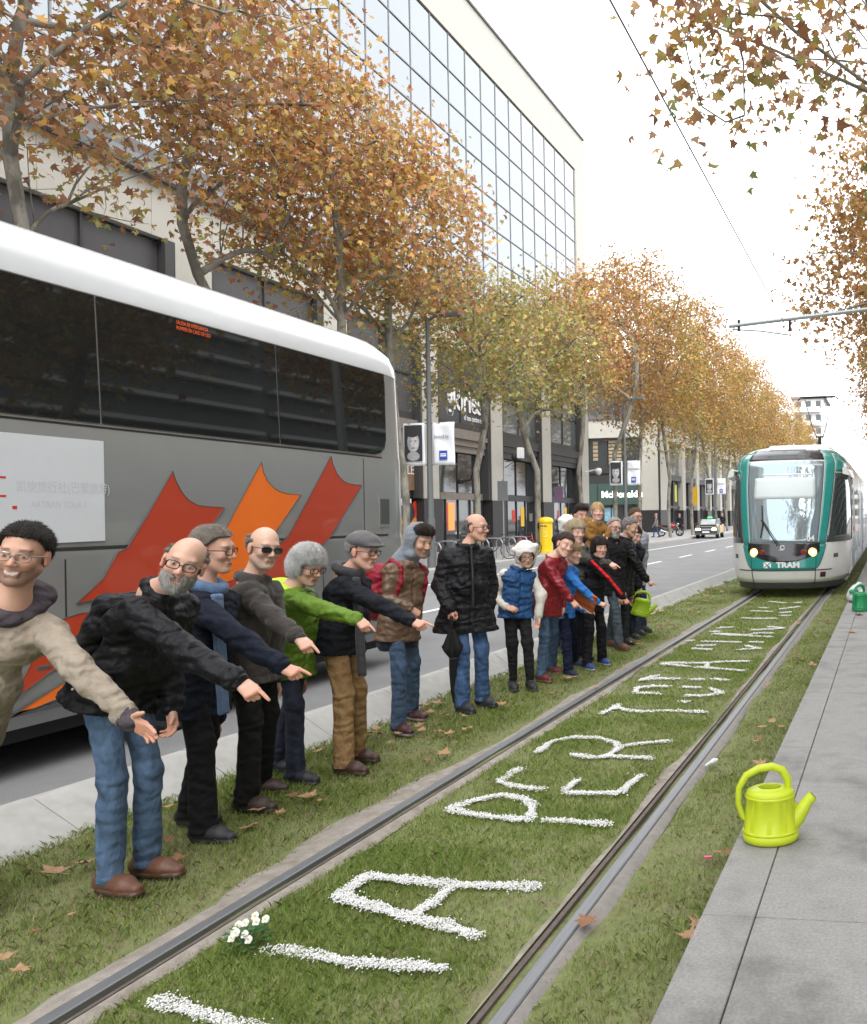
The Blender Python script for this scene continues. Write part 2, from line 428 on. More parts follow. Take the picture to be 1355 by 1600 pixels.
# grass blades
M_grass = mat('grass_blades', (0.1, 0.14, 0.03), 0.75, attr='Col', spec=0.25)
def _tl(m, f):
    nt = m.node_tree; b = nt.nodes['Principled BSDF']; a = next(n for n in nt.nodes if n.type == 'ATTRIBUTE')
    tr = nt.nodes.new('ShaderNodeBsdfTranslucent'); mx = nt.nodes.new('ShaderNodeMixShader'); mx.inputs[0].default_value = f
    nt.links.new(a.outputs['Color'], tr.inputs[0]); nt.links.new(b.outputs[0], mx.inputs[1]); nt.links.new(tr.outputs[0], mx.inputs[2])
    nt.links.new(mx.outputs[0], nt.nodes['Material Output'].inputs[0])
_tl(M_grass, .4)
def noise2(x, y, s):
    return (np.sin(x * 2.3 * s + 1.7 * np.sin(y * 1.9 * s + 1)) + np.sin(y * 2.7 * s + 1.3 * np.sin(x * 3.1 * s)) + np.sin((x + y) * 1.6 * s + 2 * np.sin((x - y) * 1.1 * s))) / 3
def grass():
    VV, CC = [], []
    zones = [(-4.62, -2.90, 0.9), (-2.80, -1.40, 1.0), (-1.26, PLAT - 0.005, 0.95)]
    bands = [(1.9, 4.2, 15000, 0.85), (4.2, 7, 8500, 1.0), (7, 12, 4200, 1.35), (12, 20, 1700, 2.0), (20, 45, 260, 3.2)]
    for x0, x1, dn in zones:
        for y0, y1, den, wsc in bands:
            n = int((x1 - x0) * (y1 - y0) * den * dn)
            x = rng.uniform(x0, x1, n); y = rng.uniform(y0, y1, n)
            nz = noise2(x, y, 1.0) * 0.6 + noise2(x, y, 3.1) * 0.4
            # thin out beside the rails and where feet have worn it
            edge = np.ones(n)
            if x0 < -3: edge = np.clip((-2.93 - x + 0.05 * noise2(x, y, 5)) / 0.30, 0.0, 1) * np.clip((x - np.interp(y, [3.8, 5.5, 6.9, 10, 14.8], [-4.53, -4.42, -4.32, -4.24, -4.21])) / 0.02, 0, 1)
            elif x0 < -2: edge = np.clip(np.minimum(x + 2.76, -1.44 - x) / 0.06, 0.05, 1)
            else: edge = np.clip((x + 1.26 + 0.03 * noise2(x, y, 6)) / 0.10, 0.02, 1) * 0.85
            keep = rng.uniform(0, 1, n) < edge * np.clip(0.78 + 0.75 * nz, 0.22, 1)
            x, y, nz, edge = x[keep], y[keep], nz[keep], edge[keep]; n = len(x)
            hgt = rng.uniform(0.018, 0.042, n) * (0.75 + 0.35 * np.clip(nz + 0.4, 0, 1)) * (0.6 + 0.4 * edge)
            if x0 < -3: hgt *= 1.15 + 0.5 * np.clip((-3.6 - x) / 0.6, 0, 1)
            ang = rng.uniform(0, 2 * PI, n); lean = rng.uniform(0.1, 1.1, n) * hgt
            w = rng.uniform(0.0013, 0.0026, n) * wsc
            la = rng.uniform(0, 2 * PI, n)
            z = -0.030 + hz(x, y) * 0.6
            dx, dy = np.cos(ang) * w, np.sin(ang) * w
            mx, my = x + np.cos(la) * lean * 0.35, y + np.sin(la) * lean * 0.35
            tx, ty = x + np.cos(la) * lean, y + np.sin(la) * lean
            P = np.stack([np.stack([x - dx, y - dy, z], 1), np.stack([x + dx, y + dy, z], 1), np.stack([mx + dx * .8, my + dy * .8, z + hgt * .6], 1),
                          np.stack([tx, ty, z + hgt * rng.uniform(0.75, 1, n)], 1), np.stack([mx - dx * .8, my - dy * .8, z + hgt * .6], 1)], 1)
            t = rng.uniform(0, 1, n)[:, None]; dry = (rng.uniform(0, 1, n) < np.clip((0.27 if x0 < -3 or x0 > -2 else .16) - 0.38 * nz + 0.28 * (1 - edge), 0.04, 0.75))[:, None]
            g = (1 - t) * np.array([0.17, 0.265, 0.05]) + t * np.array([0.33, 0.40, 0.11])
            s = (1 - t) * np.array([0.33, 0.27, 0.14]) + t * np.array([0.46, 0.40, 0.23])
            c = np.where(dry, s, g) * rng.uniform(0.75, 1.2, n)[:, None]
            VV.append(P.reshape(-1, 3)); CC.append(np.repeat(c, 5, 0))
    V = np.concatenate(VV); C = np.concatenate(CC); n = len(V) // 5
    b = np.arange(n) * 5
    Q = np.stack([b, b + 1, b + 2, b + 3, b + 4], 1)
    props(mesh_np('grass', V, Q, M_grass, col=C), 'short mown grass growing between and beside the tram rails', 'grass', kind='stuff')
grass()

# letters strewn in white chippings between the rails
M_chip = mat('white_chippings', (0.80, 0.79, 0.77), 0.8, var=0.08, scale=30)
LET = [
 ('straight stroke nearest the camera, cut by the picture edge', [[(-2.6,2.71),(-2.48,2.68),(-2.32,2.64),(-2.1,2.58),(-1.75,2.52)]], .075),
 ('single straight stroke beside the white flowers', [[(-2.45,3.08),(-2.37,3.08),(-2.24,3.06),(-2.05,3.02),(-1.92,3.03),(-1.67,3.02)]], .075),
 ('letter A, the largest and nearest whole letter', [[(-2.47,3.55),(-2.48,3.77),(-2.23,3.75),(-1.99,3.72),(-1.83,3.73),(-1.61,3.74)],[(-2.47,3.55),(-2.26,3.48),(-2.02,3.39),(-1.84,3.34),(-1.67,3.27)],[(-2.01,3.69),(-2.01,3.53),(-2.04,3.39)]], .085),
 ('letter P just beyond the big A', [[(-2.56,4.7),(-2.48,4.86),(-2.37,4.97),(-2.21,4.92),(-2.09,4.8),(-2.01,4.56)],[(-2.56,4.7),(-2.4,4.63),(-2.23,4.59),(-2.03,4.57)],[(-1.93,4.57),(-1.78,4.57),(-1.65,4.55),(-1.55,4.55)]], .075),
 ('letter E between the P and the R', [[(-2.49,5.51),(-2.49,5.32),(-2.5,5.21),(-2.35,5.13),(-2.15,5.09)],[(-1.99,5.04),(-1.78,5.05),(-1.65,5.07),(-1.64,5.24),(-1.62,5.42)],[(-2.0,5.29),(-2.01,5.1)]], .07),
 ('letter R beyond the E', [[(-2.53,5.9),(-2.54,6.19),(-2.42,6.33),(-2.21,6.31),(-2.05,6.2),(-1.97,6.06),(-1.99,5.83),(-2.08,5.8),(-2.26,5.86)],[(-2.01,5.84),(-1.83,5.83),(-1.67,5.82)],[(-1.95,6.12),(-1.82,6.2),(-1.64,6.27)]], .065),
 ('letter T beyond the first R', [[(-2.46,7.1),(-2.43,7.32),(-2.17,7.19),(-1.98,7.24),(-1.8,7.25),(-1.57,7.21)],[(-2.43,7.47),(-2.42,7.29)],[(-1.9,7.6),(-1.83,7.61)]], .075),
 ('broken loop of a letter beyond the T', [[(-2.18,8.28),(-2.36,8.29),(-2.48,8.19),(-2.42,7.97),(-2.24,7.94),(-2.16,7.9)],[(-2.04,8.26),(-1.85,8.24)],[(-1.91,7.87),(-1.7,7.88),(-1.6,8.02),(-1.75,8.21)]], .075),
 ('hooked stroke beyond the broken loop', [[(-2.45,8.84),(-2.56,8.57),(-2.39,8.68),(-2.17,8.68)],[(-2.05,8.64),(-1.9,8.65)],[(-1.83,8.69),(-1.64,8.62)]], .075),
 ('letter A in the middle distance beside the boys', [[(-2.6,9.56),(-2.23,9.38)],[(-2.15,9.36),(-1.91,9.28),(-1.58,9.16)],[(-2.57,9.61),(-2.09,9.63),(-1.87,9.74),(-1.61,9.75)],[(-2.07,9.61),(-2.03,9.34)]], .075),
 ('faint broken letter beyond the farther A', [[(-2.49,10.67),(-2.23,10.59)],[(-2.49,10.89),(-2.27,10.95)],[(-1.89,10.6),(-1.63,10.7),(-1.85,10.91)],[(-2.5,11.27),(-2.15,11.23),(-1.97,11.2)],[(-1.85,11.25),(-1.67,11.21)],[(-2.71,11.32),(-2.64,11.36)]], .075),
 ('dense pointed letter halfway to the tram', [[(-2.49,12.0),(-2.12,11.91),(-1.89,11.77),(-1.64,11.7)],[(-2.34,11.91),(-2.0,11.82),(-1.88,12.07),(-1.64,12.07)],[(-2.56,12.2),(-2.46,12.26)]], .10),
 ('broken round letter past halfway to the tram', [[(-2.56,12.61),(-2.35,12.72)],[(-2.01,12.41),(-1.72,12.51),(-1.57,12.62),(-1.81,12.77)]], .09),
 ('thin pair of strokes third from the tram', [[(-2.4,13.84),(-2.14,13.77),(-1.83,13.77)],[(-1.82,14.15),(-1.64,14.21)]], .09),
 ('scattered strokes second from the tram', [[(-2.41,14.86),(-2.03,14.76)],[(-1.87,14.56),(-1.69,14.7)],[(-1.94,15.15),(-1.65,15.54)],[(-2.35,15.4),(-2.21,15.37)]], .09),
 ('short strokes right in front of the tram', [[(-2.33,16.47),(-1.97,16.18)],[(-1.79,16.21),(-1.69,16.28)]], .09),
 ('few chippings on the verge by the farthest people', [[(-3.75,12.35),(-3.55,12.45)],[(-3.7,12.0),(-3.6,12.05)]], .07),
]
OCT = np.array([[1,0,0],[-1,0,0],[0,1,0],[0,-1,0],[0,0,1],[0,0,-1]], float)
OF = np.array([[0,2,4],[2,1,4],[1,3,4],[3,0,4],[2,0,5],[1,2,5],[3,1,5],[0,3,5]])
for desc, strokes, w in LET:
    P = []
    for s in strokes:
        s = np.array(s); seg = np.linalg.norm(np.diff(s, axis=0), axis=1); cum = np.concatenate([[0], np.cumsum(seg)])
        far = s[:, 1].mean()
        n = int(cum[-1] * w * (34000 if far < 4.2 else 24000 if far < 7 else 7500))
        t = rng.uniform(0, cum[-1], n); c = np.stack([np.interp(t, cum, s[:, 0]), np.interp(t, cum, s[:, 1])], 1)
        ww = w * (0.8 + 0.35 * np.sin(t * 9 + s[0, 0] * 7) * np.sin(t * 23))
        rr = np.sqrt(rng.uniform(0, 1, n)) * ww * np.where(rng.uniform(0, 1, n) < .06, .85, .52); aa = rng.uniform(0, 6.283, n); c += np.stack([rr * np.cos(aa), rr * np.sin(aa)], 1)
        P.append(c)
    P = np.concatenate(P); n = len(P)
    far = P[:, 1].mean(); sc = 0.0048 if far < 4.2 else .0056 if far < 6.5 else 0.0085
    z = rng.uniform(-0.014, 0.0, n)
    J = OCT[None] * rng.uniform(0.6, 1.3, (n, 6, 1)) * rng.uniform(0.6, 1.3, (n, 1, 3)) * sc
    a = rng.uniform(0, 6.28, n); ca, sa = np.cos(a), np.sin(a)
    J = np.stack([J[..., 0] * ca[:, None] - J[..., 1] * sa[:, None], J[..., 0] * sa[:, None] + J[..., 1] * ca[:, None], J[..., 2] * 0.8], -1)
    V = (J + np.concatenate([P, z[:, None]], 1)[:, None]).reshape(-1, 3)
    Fc = (OF[None] + 6 * np.arange(n)[:, None, None]).reshape(-1, 3)
    o = mesh_np('chipping_letter', V, Fc, M_chip)
    props(o, 'white chippings on the grass: ' + desc, 'letter', 'letters strewn in white chippings between the rails', 'stuff')
# ================================================================= buildings
M_cream = mat('cream_cladding', (0.47, 0.452, 0.40), 0.7, var=0.05, scale=0.6, bump=0.05, bscale=3)
M_creamj = mat('cream_joint', (0.36, 0.34, 0.29), 0.8)
M_ledge = mat('dark_ledge', (0.13, 0.125, 0.12), 0.6, var=0.1)
M_frame = mat('window_frame_grey', (0.19, 0.195, 0.20), 0.5)
M_framed = mat('window_frame_dark', (0.035, 0.034, 0.034), 0.5)
M_curtain = mat('mirror_glass', (0.275, 0.29, 0.30), 0.03, metal=0.9, spec=0.8)
M_glassd = mat('shop_glass', (0.035, 0.04, 0.042), 0.04, spec=0.9, var=0.3, scale=0.7)
M_glasst = mat('tinted_glass', (0.12, 0.14, 0.14), 0.06, spec=0.9, var=0.3, scale=0.5)
M_panel = mat('grey_panel', (0.070, 0.068, 0.072), 0.55, var=0.08, scale=0.8)
M_plinth = mat('black_brick', (0.020, 0.018, 0.018), 0.5, var=0.3, scale=3)
M_brown = mat('brown_panel', (0.24, 0.14, 0.075), 0.6, var=0.08, scale=2)
M_stonebr = mat('brown_stone', (0.22, 0.19, 0.165), 0.7, var=0.12, scale=2)
M_white = mat('white_paint', (0.8, 0.8, 0.8), 0.5)
M_lit = mat('white_sign', (0.85, 0.85, 0.83), 0.5, emit=(1, 1, 0.97, 0.5))
M_red = mat('sign_red', (0.6, 0.03, 0.02), 0.5)
M_redlit = mat('sign_red_lit', (0.8, 0.08, 0.02), 0.5, emit=(1, 0.12, 0.03, 1.2))
M_black = mat('matt_black', (0.012, 0.012, 0.013), 0.6)
M_yellow = mat('sign_yellow', (0.85, 0.50, 0.02), 0.5)
M_inner = mat('shop_inside', (0.25, 0.21, 0.17), 0.9, var=0.5, scale=0.8)

FX = -22.0
def mall():
    b = empty('shopping_centre', (FX, 30, 0.12), label='long cream shopping centre with mirrored curtain wall and dark ground floor bays behind the trees', cat='building')
    def P(m, nm, mm, **k):
        o = m.build(nm, mm, b, **k); o.location = (-FX, -30, -0.12); return o
    Y0, Y1 = -30.0, 61.4
    P(MB().box(FX - 25, FX - 0.9, Y0 + .2, Y1 - .2, 0.0, 29.0), 'core', M_panel)
    P(MB().box(FX - 26, FX - 0.0, Y0, Y1, 26.8, 29.55), 'parapet', M_cream)
    P(MB().box(FX - 26, FX + 0.10, Y0, Y1 + .08, 29.553, 29.70), 'coping', M_ledge)
    # end strip of cladding beside the last window
    P(MB().box(FX - 26, FX - 0.002, 59.75, Y1, 0.12, 26.797), 'end_wall', M_cream)
    # curtain wall
    ZR = [26.7, 24.85, 23.15, 21.5, 19.9, 18.2, 16.5, 14.8, 13.15]
    YS = [59.63 - 1.79 * i for i in range(0, 31)]
    shared = {}
    for i in range(len(YS) - 1):
        for j in range(len(ZR) - 1):
            if j not in shared:
                o = MB().box(-0.02, 0.02, -0.86, 0.86, -(ZR[j] - ZR[j + 1]) / 2 + .03, (ZR[j] - ZR[j + 1]) / 2 - .03).build('window_pane', M_curtain, b)
                shared[j] = o
            else: o = link_copy(shared[j], b)
            o.location = (FX - 0.10 + FX * -1, (YS[i] + YS[i + 1]) / 2 - 30, (ZR[j] + ZR[j + 1]) / 2 - 0.12)
            o.rotation_euler = (0, random.uniform(-.004, .004), random.uniform(-.004, .004))
    first = None
    for i in range(len(YS)):
        if first is None:
            first = MB().box(-0.15, 0.01, -0.026, 0.026, 13.15, 26.75).build('mullion', M_frame, b); o = first
        else: o = link_copy(first, b)
        o.location = (-0.06, YS[i] - 30, -0.12)
    for z in ZR[1:-1]: P(MB().box(FX - 0.2, FX - 0.035, YS[-1], YS[0], z - .03, z + .03), 'transom', M_frame)
    P(MB().box(FX - 0.9, FX - 0.13, Y0, YS[-1] + .0, 12.6, 26.79), 'side_wall', M_cream)
    P(MB().box(FX - 0.9, FX - 0.16, YS[-1] + 0.01, 59.74, 12.6, 26.79), 'window_back', M_black)
    # ledge and cream band
    P(MB().box(FX - 1, FX + 0.30, Y0, 59.74, 12.2, 12.42), 'ledge', M_ledge)
    P(MB().box(FX - 1, FX + 0.12, Y0, 59.74, 12.423, 12.72), 'ledge_top', M_frame)
    P(MB().box(FX - 1, FX + 0.02, Y0, 59.74, 12.9 - .17, 13.14), 'sill', M_ledge)
    bb = [0]
    yy = Y1 - 0.02
    k = 0
    while yy > 3:
        a = yy - 1.19
        if a < 59.74 and yy < 59.8:
            P(MB().box(FX - 1, FX + 0.0, a + .012, yy - .012, 10.5, 12.19), 'cladding_panel', M_cream)
        yy = a
    P(MB().box(FX - 1, FX - 0.01, Y0, 59.7, 10.51, 12.18), 'band_back', M_creamj)
    # columns and bays
    cols = [60.65 - 7.16 * i for i in range(9)]
    for i, c in enumerate(cols):
        P(MB().box(FX - 1, FX + 0.05, c - .72, c + .72, 2.72, 10.49), 'column', M_cream)
        P(MB().box(FX - 1, FX + 0.16, c - .90, c + .84, 0.12, 2.717), 'column_base', M_plinth)
        P(MB().box(FX - 1, FX + 0.03, c - 1.10, c - .73, 2.73, 10.48), 'pilaster', M_framed)
        P(MB().box(FX - 1, FX + 0.03, c + .73, c + .85, 2.73, 10.48), 'pilaster', M_framed)
        if i == len(cols) - 1: break
        a, d = cols[i + 1] + .86, c - 1.11     # bay from a to d
        mid = (a + d) / 2
        glass_up = i in (0, 1)
        for (u, v) in ((a, mid - .04), (mid + .04, d)):
            P(MB().box(FX - 0.9, FX - .24, u, v, 6.75, 8.5), 'window_pane' if glass_up else 'wall_panel', M_glasst if glass_up else M_panel)
            P(MB().box(FX - 0.9, FX - .24, u, v, 8.62, 10.42), 'window_pane' if glass_up else 'wall_panel', M_panel if not glass_up else M_glasst)
        P(MB().box(FX - 0.9, FX - .17, mid - .039, mid + .039, 6.6, 10.45), 'mullion', M_framed)
        P(MB().box(FX - 0.9, FX - .19, a, d, 8.51, 8.61), 'transom', M_framed)
        P(MB().box(FX - 1, FX - .12, a - .1, d + .1, 6.4, 6.74), 'ledge', M_framed)
        st = M_stonebr if i in (2, 3) else M_framed
        for q, (z0, z1, dx) in enumerate(((5.9, 6.39, .02), (5.55, 5.89, -.08), (5.2, 5.54, -.16))):
            P(MB().box(FX - 1, FX + dx, a - .0, d + .0, z0, z1), 'cornice', st)
        # shop window, door height glazing below
        if i == 3:
            P(MB().box(FX - .9, FX - .2, a, d, 3.1, 5.19), 'brown_fascia', M_brown)
            P(MB().box(FX - .9, FX - .3, a, d, 2.8, 3.09), 'transom', M_framed)
            text_obj('fascia_lettering', 'TALLERS', M_white, b, (-.195, 39.4 - 30 - 3.05, 3.85 - .12), (PI/2, 0, PI/2), 0.62, 0.004)
            P(MB().box(FX - .9, FX - .25, a + .2, d - .2, 0.35, 2.7), 'poster_board', M_white)
            pc = mat('poster_strawberry', (0.75, 0.05, 0.02), 0.5, var=0.3, scale=3); po = mat('poster_peach', (0.9, 0.35, 0.12), 0.5, var=0.3, scale=4); pk = mat('poster_dark', (0.03, 0.04, 0.05), 0.5); pg = mat('poster_green', (0.2, 0.4, 0.08), 0.5, var=.3)
            def blob(y, z, ry, rz, m, dx):
                P(MB().prism([(FX - .245 + dx, y + ry * math.cos(t * PI / 9) * (1 + .08 * math.sin(t * 3)), z + rz * math.sin(t * PI / 9)) for t in range(18)], (0.004, 0, 0)), 'poster_print', m)
            blob(37.7, 1.4, 1.15, .72, po, 0); blob(38.6, 2.2, .75, .5, pc, .005); blob(37.5, 2.05, .6, .5, pk, .01); blob(37.7, 1.1, .5, .3, pc, .006); blob(38.9, 1.3, .35, .5, pg, .004)
        else:
            for u, v in ((a, a + (d - a) * .48), (a + (d - a) * .5, d)):
                P(MB().box(FX - .9, FX - .42, u + .04, v - .04, 3.1, 5.15), 'window_pane', M_glassd)
                P(MB().box(FX - .9, FX - .42, u + .04, v - .04, 0.3, 2.72), 'window_pane', M_glassd)
            P(MB().box(FX - .9, FX - .33, a, d, 2.73, 3.08), 'transom', M_stonebr if i in (2,) else M_framed)
            for t in (0, .24, .49, .74, 1.0):
                yq = a + (d - a) * t
                P(MB().box(FX - .9, FX - .36, yq - .035, yq + .035, 0.13, 2.725), 'mullion', M_framed)
                if t in (0, .49, 1.0): P(MB().box(FX - .9, FX - .36, yq - .035, yq + .035, 3.085, 5.19), 'mullion', M_framed)
            P(MB().box(FX - .9, FX - .37, a, d, 0.125, 0.29), 'stall_riser', M_plinth)
            if i in (0, 1):
                for q in range(4):
                    yq = a + .7 + q * 1.25
                    P(MB().box(FX - .415, FX - .41, yq, yq + .5, 1.2 + .3 * (q % 2), 2.0 + .2 * (q % 3)), 'shop_poster', [M_white, M_red, M_yellow, M_stonebr][q])
    # sign lettering on the dark panel
    text_obj('shop_lettering', 'glòries', M_white, b, (-.20, 41.25 - 30, 7.32), (PI/2, 0, PI/2), 1.72, 0.01, sx=0.82, weight=0.035)
    text_obj('shop_lettering', 'el teu centre comercial', M_white, b, (-.20, 43.0 - 30, 6.84), (PI/2, 0, PI/2), 0.42, 0.006, sx=0.8)
    P(MB().box(FX - .41, FX - .36, 41.55, 42.1, 1.15, 2.55), 'lit_sign', M_redlit)
    # heating pipes, drain
    for c in cols[:4]: P(MB().tube([(FX + .12, c - 1.0, 2.7), (FX + .12, c - 1.0, 10.4)], .05, 6), 'drain_pipe', M_framed)
mall()

def mcd():
    # second block beyond the side street
    b = empty('corner_restaurant', (-26, 95, 0.12), label='cream corner building with a green restaurant front beyond the side street', cat='building')
    def P(m, nm, mm, **k):
        o = m.build(nm, mm, b, **k); o.location = (26, -95, -0.12); return o
    Y, X1 = 82.0, -22.3
    M_green = mat('restaurant_green', (0.045, 0.09, 0.075), 0.5, var=.1)
    P(MB().box(-60, X1 - 1, Y + 1, 190, .12, 17), 'core', M_panel)
    P(MB().box(-24.0, X1, Y, Y + 1.5, 2.3, 11.3), 'corner_wall', M_cream)
    P(MB().box(-24.05, X1 + .03, Y - .03, Y + 1.55, .12, 2.297), 'corner_base', M_plinth)
    P(MB().box(-60, -24.003, Y + .002, Y + 1.4, 9.5, 11.3), 'cream_band', M_cream)
    P(MB().box(-60, X1 + .15, Y - .15, Y + 1.4, 11.303, 11.75), 'ledge', M_ledge)
    P(MB().box(-30.1, -29.5, Y - .001, Y + 1.4, 2.3, 9.497), 'column', M_cream)
    P(MB().box(-60, -24.003, Y + .5, Y + 1.2, 6.62, 9.49), 'upper_window', M_glassd)
    for x in (-27.6, -25.9): P(MB().box(x - .08, x + .08, Y + .42, Y + .6, 6.63, 9.48), 'mullion', M_framed)
    blind = mat('window_blind', (.38, .30, .2), .8)
    for q in range(7): P(MB().box(-27.4, -26.1, Y + .44, Y + .49, 6.9 + q * .35, 7.15 + q * .35), 'blind_slat', blind)
    for q in range(5): P(MB().box(-29.0, -28.5, Y + .44, Y + .49, 7.3 + q * .4, 7.6 + q * .4), 'blind_slat', blind)
    P(MB().box(-29.49, -24.003, Y - .1, Y + 1.2, 6.0, 6.61), 'cornice', M_framed)
    P(MB().box(-29.49, -24.003, Y + .05, Y + 1.2, 5.0, 5.99), 'fascia', M_framed)
    P(MB().box(-29.49, -24.003, Y - .05, Y + 1.2, 2.9, 4.99), 'sign_board', M_green)
    for x in (-29.5, -28.45, -24.05): P(MB().box(x - .06, x + .06, Y - .08, Y + .1, 2.92, 4.97), 'sign_frame', M_framed)
    text_obj('sign_lettering', "McDonald's", M_lit, b, (-28.05 + 26, Y - .056 - 95, 3.62 - .12), (PI/2, 0, 0), 0.88, 0.005, weight=0.03)
    P(MB().box(-29.49, -24.003, Y + .4, Y + 1.2, .2, 2.89), 'shop_window', M_glassd)
    for x in (-28.4, -27.2, -26, -24.9): P(MB().box(x - .05, x + .05, Y + .3, Y + .5, .13, 2.88), 'mullion', M_framed)
    P(MB().box(-27.9, -26.9, Y + .36, Y + .39, 1.3, 2.6), 'menu_poster', mat('poster_blue', (.25, .45, .55), .5, var=.5, scale=3))
    P(MB().tube([(X1 + .1, Y + .2, .2), (X1 + .1, Y + .2, 17)], .09, 8), 'drain_pipe', M_framed)
    # long side facing the road
    P(MB().box(X1 - 1, X1 - .01, Y + 1.5, 186, 9.4, 11.3), 'cream_band', M_cream)
    P(MB().box(X1 - 1, X1 + .15, Y + 1.4, 186, 11.303, 11.75), 'ledge', M_ledge)
    P(MB().box(X1 - 1, X1 - .3, Y + 1.4, 186, 11.76, 17), 'upper_wall', M_panel)
    yy = 86.5
    P(MB().box(X1 - 1, X1, Y + 1.5, yy, 2.3, 9.397), 'cream_pier', M_cream)
    P(MB().box(X1 - 1, X1 + .03, Y + 1.551, yy, .12, 2.297), 'pier_base', M_plinth)
    for i in range(11):
        a = yy + i * 7.0; d = a + 5.6
        P(MB().box(X1 - .9, X1 - .4, a, (a + d) / 2 - .05, 6.0, 9.39), 'window_pane', M_glasst)
        P(MB().box(X1 - .9, X1 - .4, (a + d) / 2 + .05, d, 6.0, 9.39), 'window_pane', M_glasst)
        P(MB().box(X1 - 1, X1 - .12, a, d, 5.4, 5.99), 'spandrel', M_framed)
        P(MB().box(X1 - .9, X1 - .5, a, d, .3, 5.39), 'shop_window', M_glassd)
        P(MB().box(X1 - .9, X1 - .35, a, d, 2.5, 2.75), 'transom', M_framed)
        P(MB().box(X1 - .9, X1 - .33, (a + d) / 2 - .06, (a + d) / 2 + .06, .13, 5.38), 'mullion', M_framed)
        P(MB().box(X1 - 1, X1 + .02, d, d + 1.4, 2.3, 9.397), 'column', M_cream)
        P(MB().box(X1 - 1, X1 + .06, d - .02, d + 1.42, .12, 2.297), 'column_base', M_plinth)
    P(MB().box(X1 + .1, X1 + .95, 95.2, 95.35, 2.9, 4.9), 'hanging_sign', M_yellow)
    P(MB().box(X1 - .32, X1 - .28, 89.7, 90.6, 3.2, 5.0), 'window_sign', mat('sign_lime', (.5, .5, .05), .5))
mcd()

def far_block(name, x, y, w, d, hgt, floors, label, col):
    b = empty(name, (x, y, 0), label=label, cat='building')
    mm = mat('render_' + name, col, .8, var=.06, scale=.4)
    MB().box(0, w, 0, d, 0, hgt).build('wall', mm, b)
    MB().box(-.6, w + .6, -.6, d + .6, hgt + .01, hgt + .5).build('roof', M_stonebr, b)
    fh = hgt / floors
    for i in range(floors):
        for j in range(3):
            MB().box(w * (j + .25) / 3, w * (j + .75) / 3, -.06, -.01, i * fh + .9, i * fh + fh - .5).build('window', M_glassd, b)
            MB().box(w + .01, w + .06, d * (j + .3) / 3, d * (j + .7) / 3, i * fh + .9, i * fh + fh - .5).build('window', M_glassd, b)
        if i: 
            MB().box(-.9, w * .9, -1.2, -.07, i * fh, i * fh + .15).build('balcony_slab', mm, b)
            MB().box(-.9, w * .9, -1.2, -1.15, i * fh + .16, i * fh + 1.1).build('balcony_rail', mm, b)
far_block('apartment_block', -20.5, 190, 6.5, 14, 27, 9, 'white far apartment block with balconies peeking above the trees over the tram', (.7, .69, .66))
far_block('far_flats', 6, 260, 16, 14, 24, 8, 'pale grey distant flats closing the street on the right', (.6, .58, .55))
# the other side of the street, seen only as a reflection in glass
def opposite():
    b = empty('louvred_office', (24, 10, 0), label='office block with pale horizontal louvres across the street behind the camera', cat='building')
    MB().box(0, 15, -40, 60, 0, 22).build('wall', M_panel, b)
    M_lou = mat('pale_louvre', (.34, .34, .33), .6)
    for i in range(15):
        z = 2.5 + i * 1.3
        for k in range(4): MB().box(-.5, -.02, -39 + k * 25, -15 + k * 25, z, z + .22).build('louvre', M_lou, b)
opposite()
# ================================================================= coach
M_silver = mat('coach_silver', (0.29, 0.303, 0.295), 0.24, var=0.04, scale=.8, metal=0.3, coat=0.6)
M_roofw = mat('coach_white', (0.56, 0.58, 0.60), 0.22, coat=0.5, var=0.02)
M_tint = mat('coach_glass', (0.012, 0.014, 0.014), 0.02, spec=0.75)
M_vred = mat('vinyl_red', (0.46, 0.050, 0.018), 0.3, coat=0.3, var=0.04)
M_vor = mat('vinyl_orange', (0.85, 0.17, 0.012), 0.3, coat=0.3, var=0.04)
M_vline = mat('vinyl_outline', (0.03, 0.03, 0.03), 0.4)
M_vpanel = mat('vinyl_white', (0.62, 0.65, 0.68), 0.35, coat=0.2, var=0.02)
M_ghost = mat('vinyl_faded_print', (0.52, 0.55, 0.575), 0.35)
M_tyre = mat('tyre_rubber', (0.02, 0.02, 0.02), 0.85, bump=.3)
M_rim = mat('wheel_rim', (0.45, 0.45, 0.46), 0.35, metal=0.8)
M_trimg = mat('dark_grey_plastic', (0.07, 0.075, 0.075), 0.6)
FLAMES = [
 [(6.19,2.1),(6.22,2.02),(6.27,1.94),(6.34,1.87),(6.43,1.83),(6.51,1.82),(6.73,1.81),(6.38,1.44),(6.06,1.17),(5.63,1.16),(5.34,1.12),(5.55,1.28),(5.68,1.47),(5.76,1.5),(5.94,1.74)],
 [(7.19,2.23),(7.21,2.14),(7.26,2.06),(7.34,2.0),(7.42,1.965),(7.54,1.945),(7.72,1.94),(7.27,1.5),(6.79,1.05),(5.98,0.60),(5.23,0.49),(4.84,0.42),(5.23,0.58),(5.93,0.85),(6.58,1.39),(6.77,1.66)],
 [(8.19,2.35),(8.215,2.27),(8.28,2.17),(8.38,2.1),(8.48,2.075),(8.58,2.068),(8.71,2.07),(8.15,1.51),(7.52,1.16),(6.57,0.9),(5.76,0.76),(5.15,0.68),(4.87,0.53),(5.07,0.86),(5.17,0.98),(5.25,1.03),(5.37,1.05),(6.05,1.04),(6.94,1.2),(7.53,1.54)]]
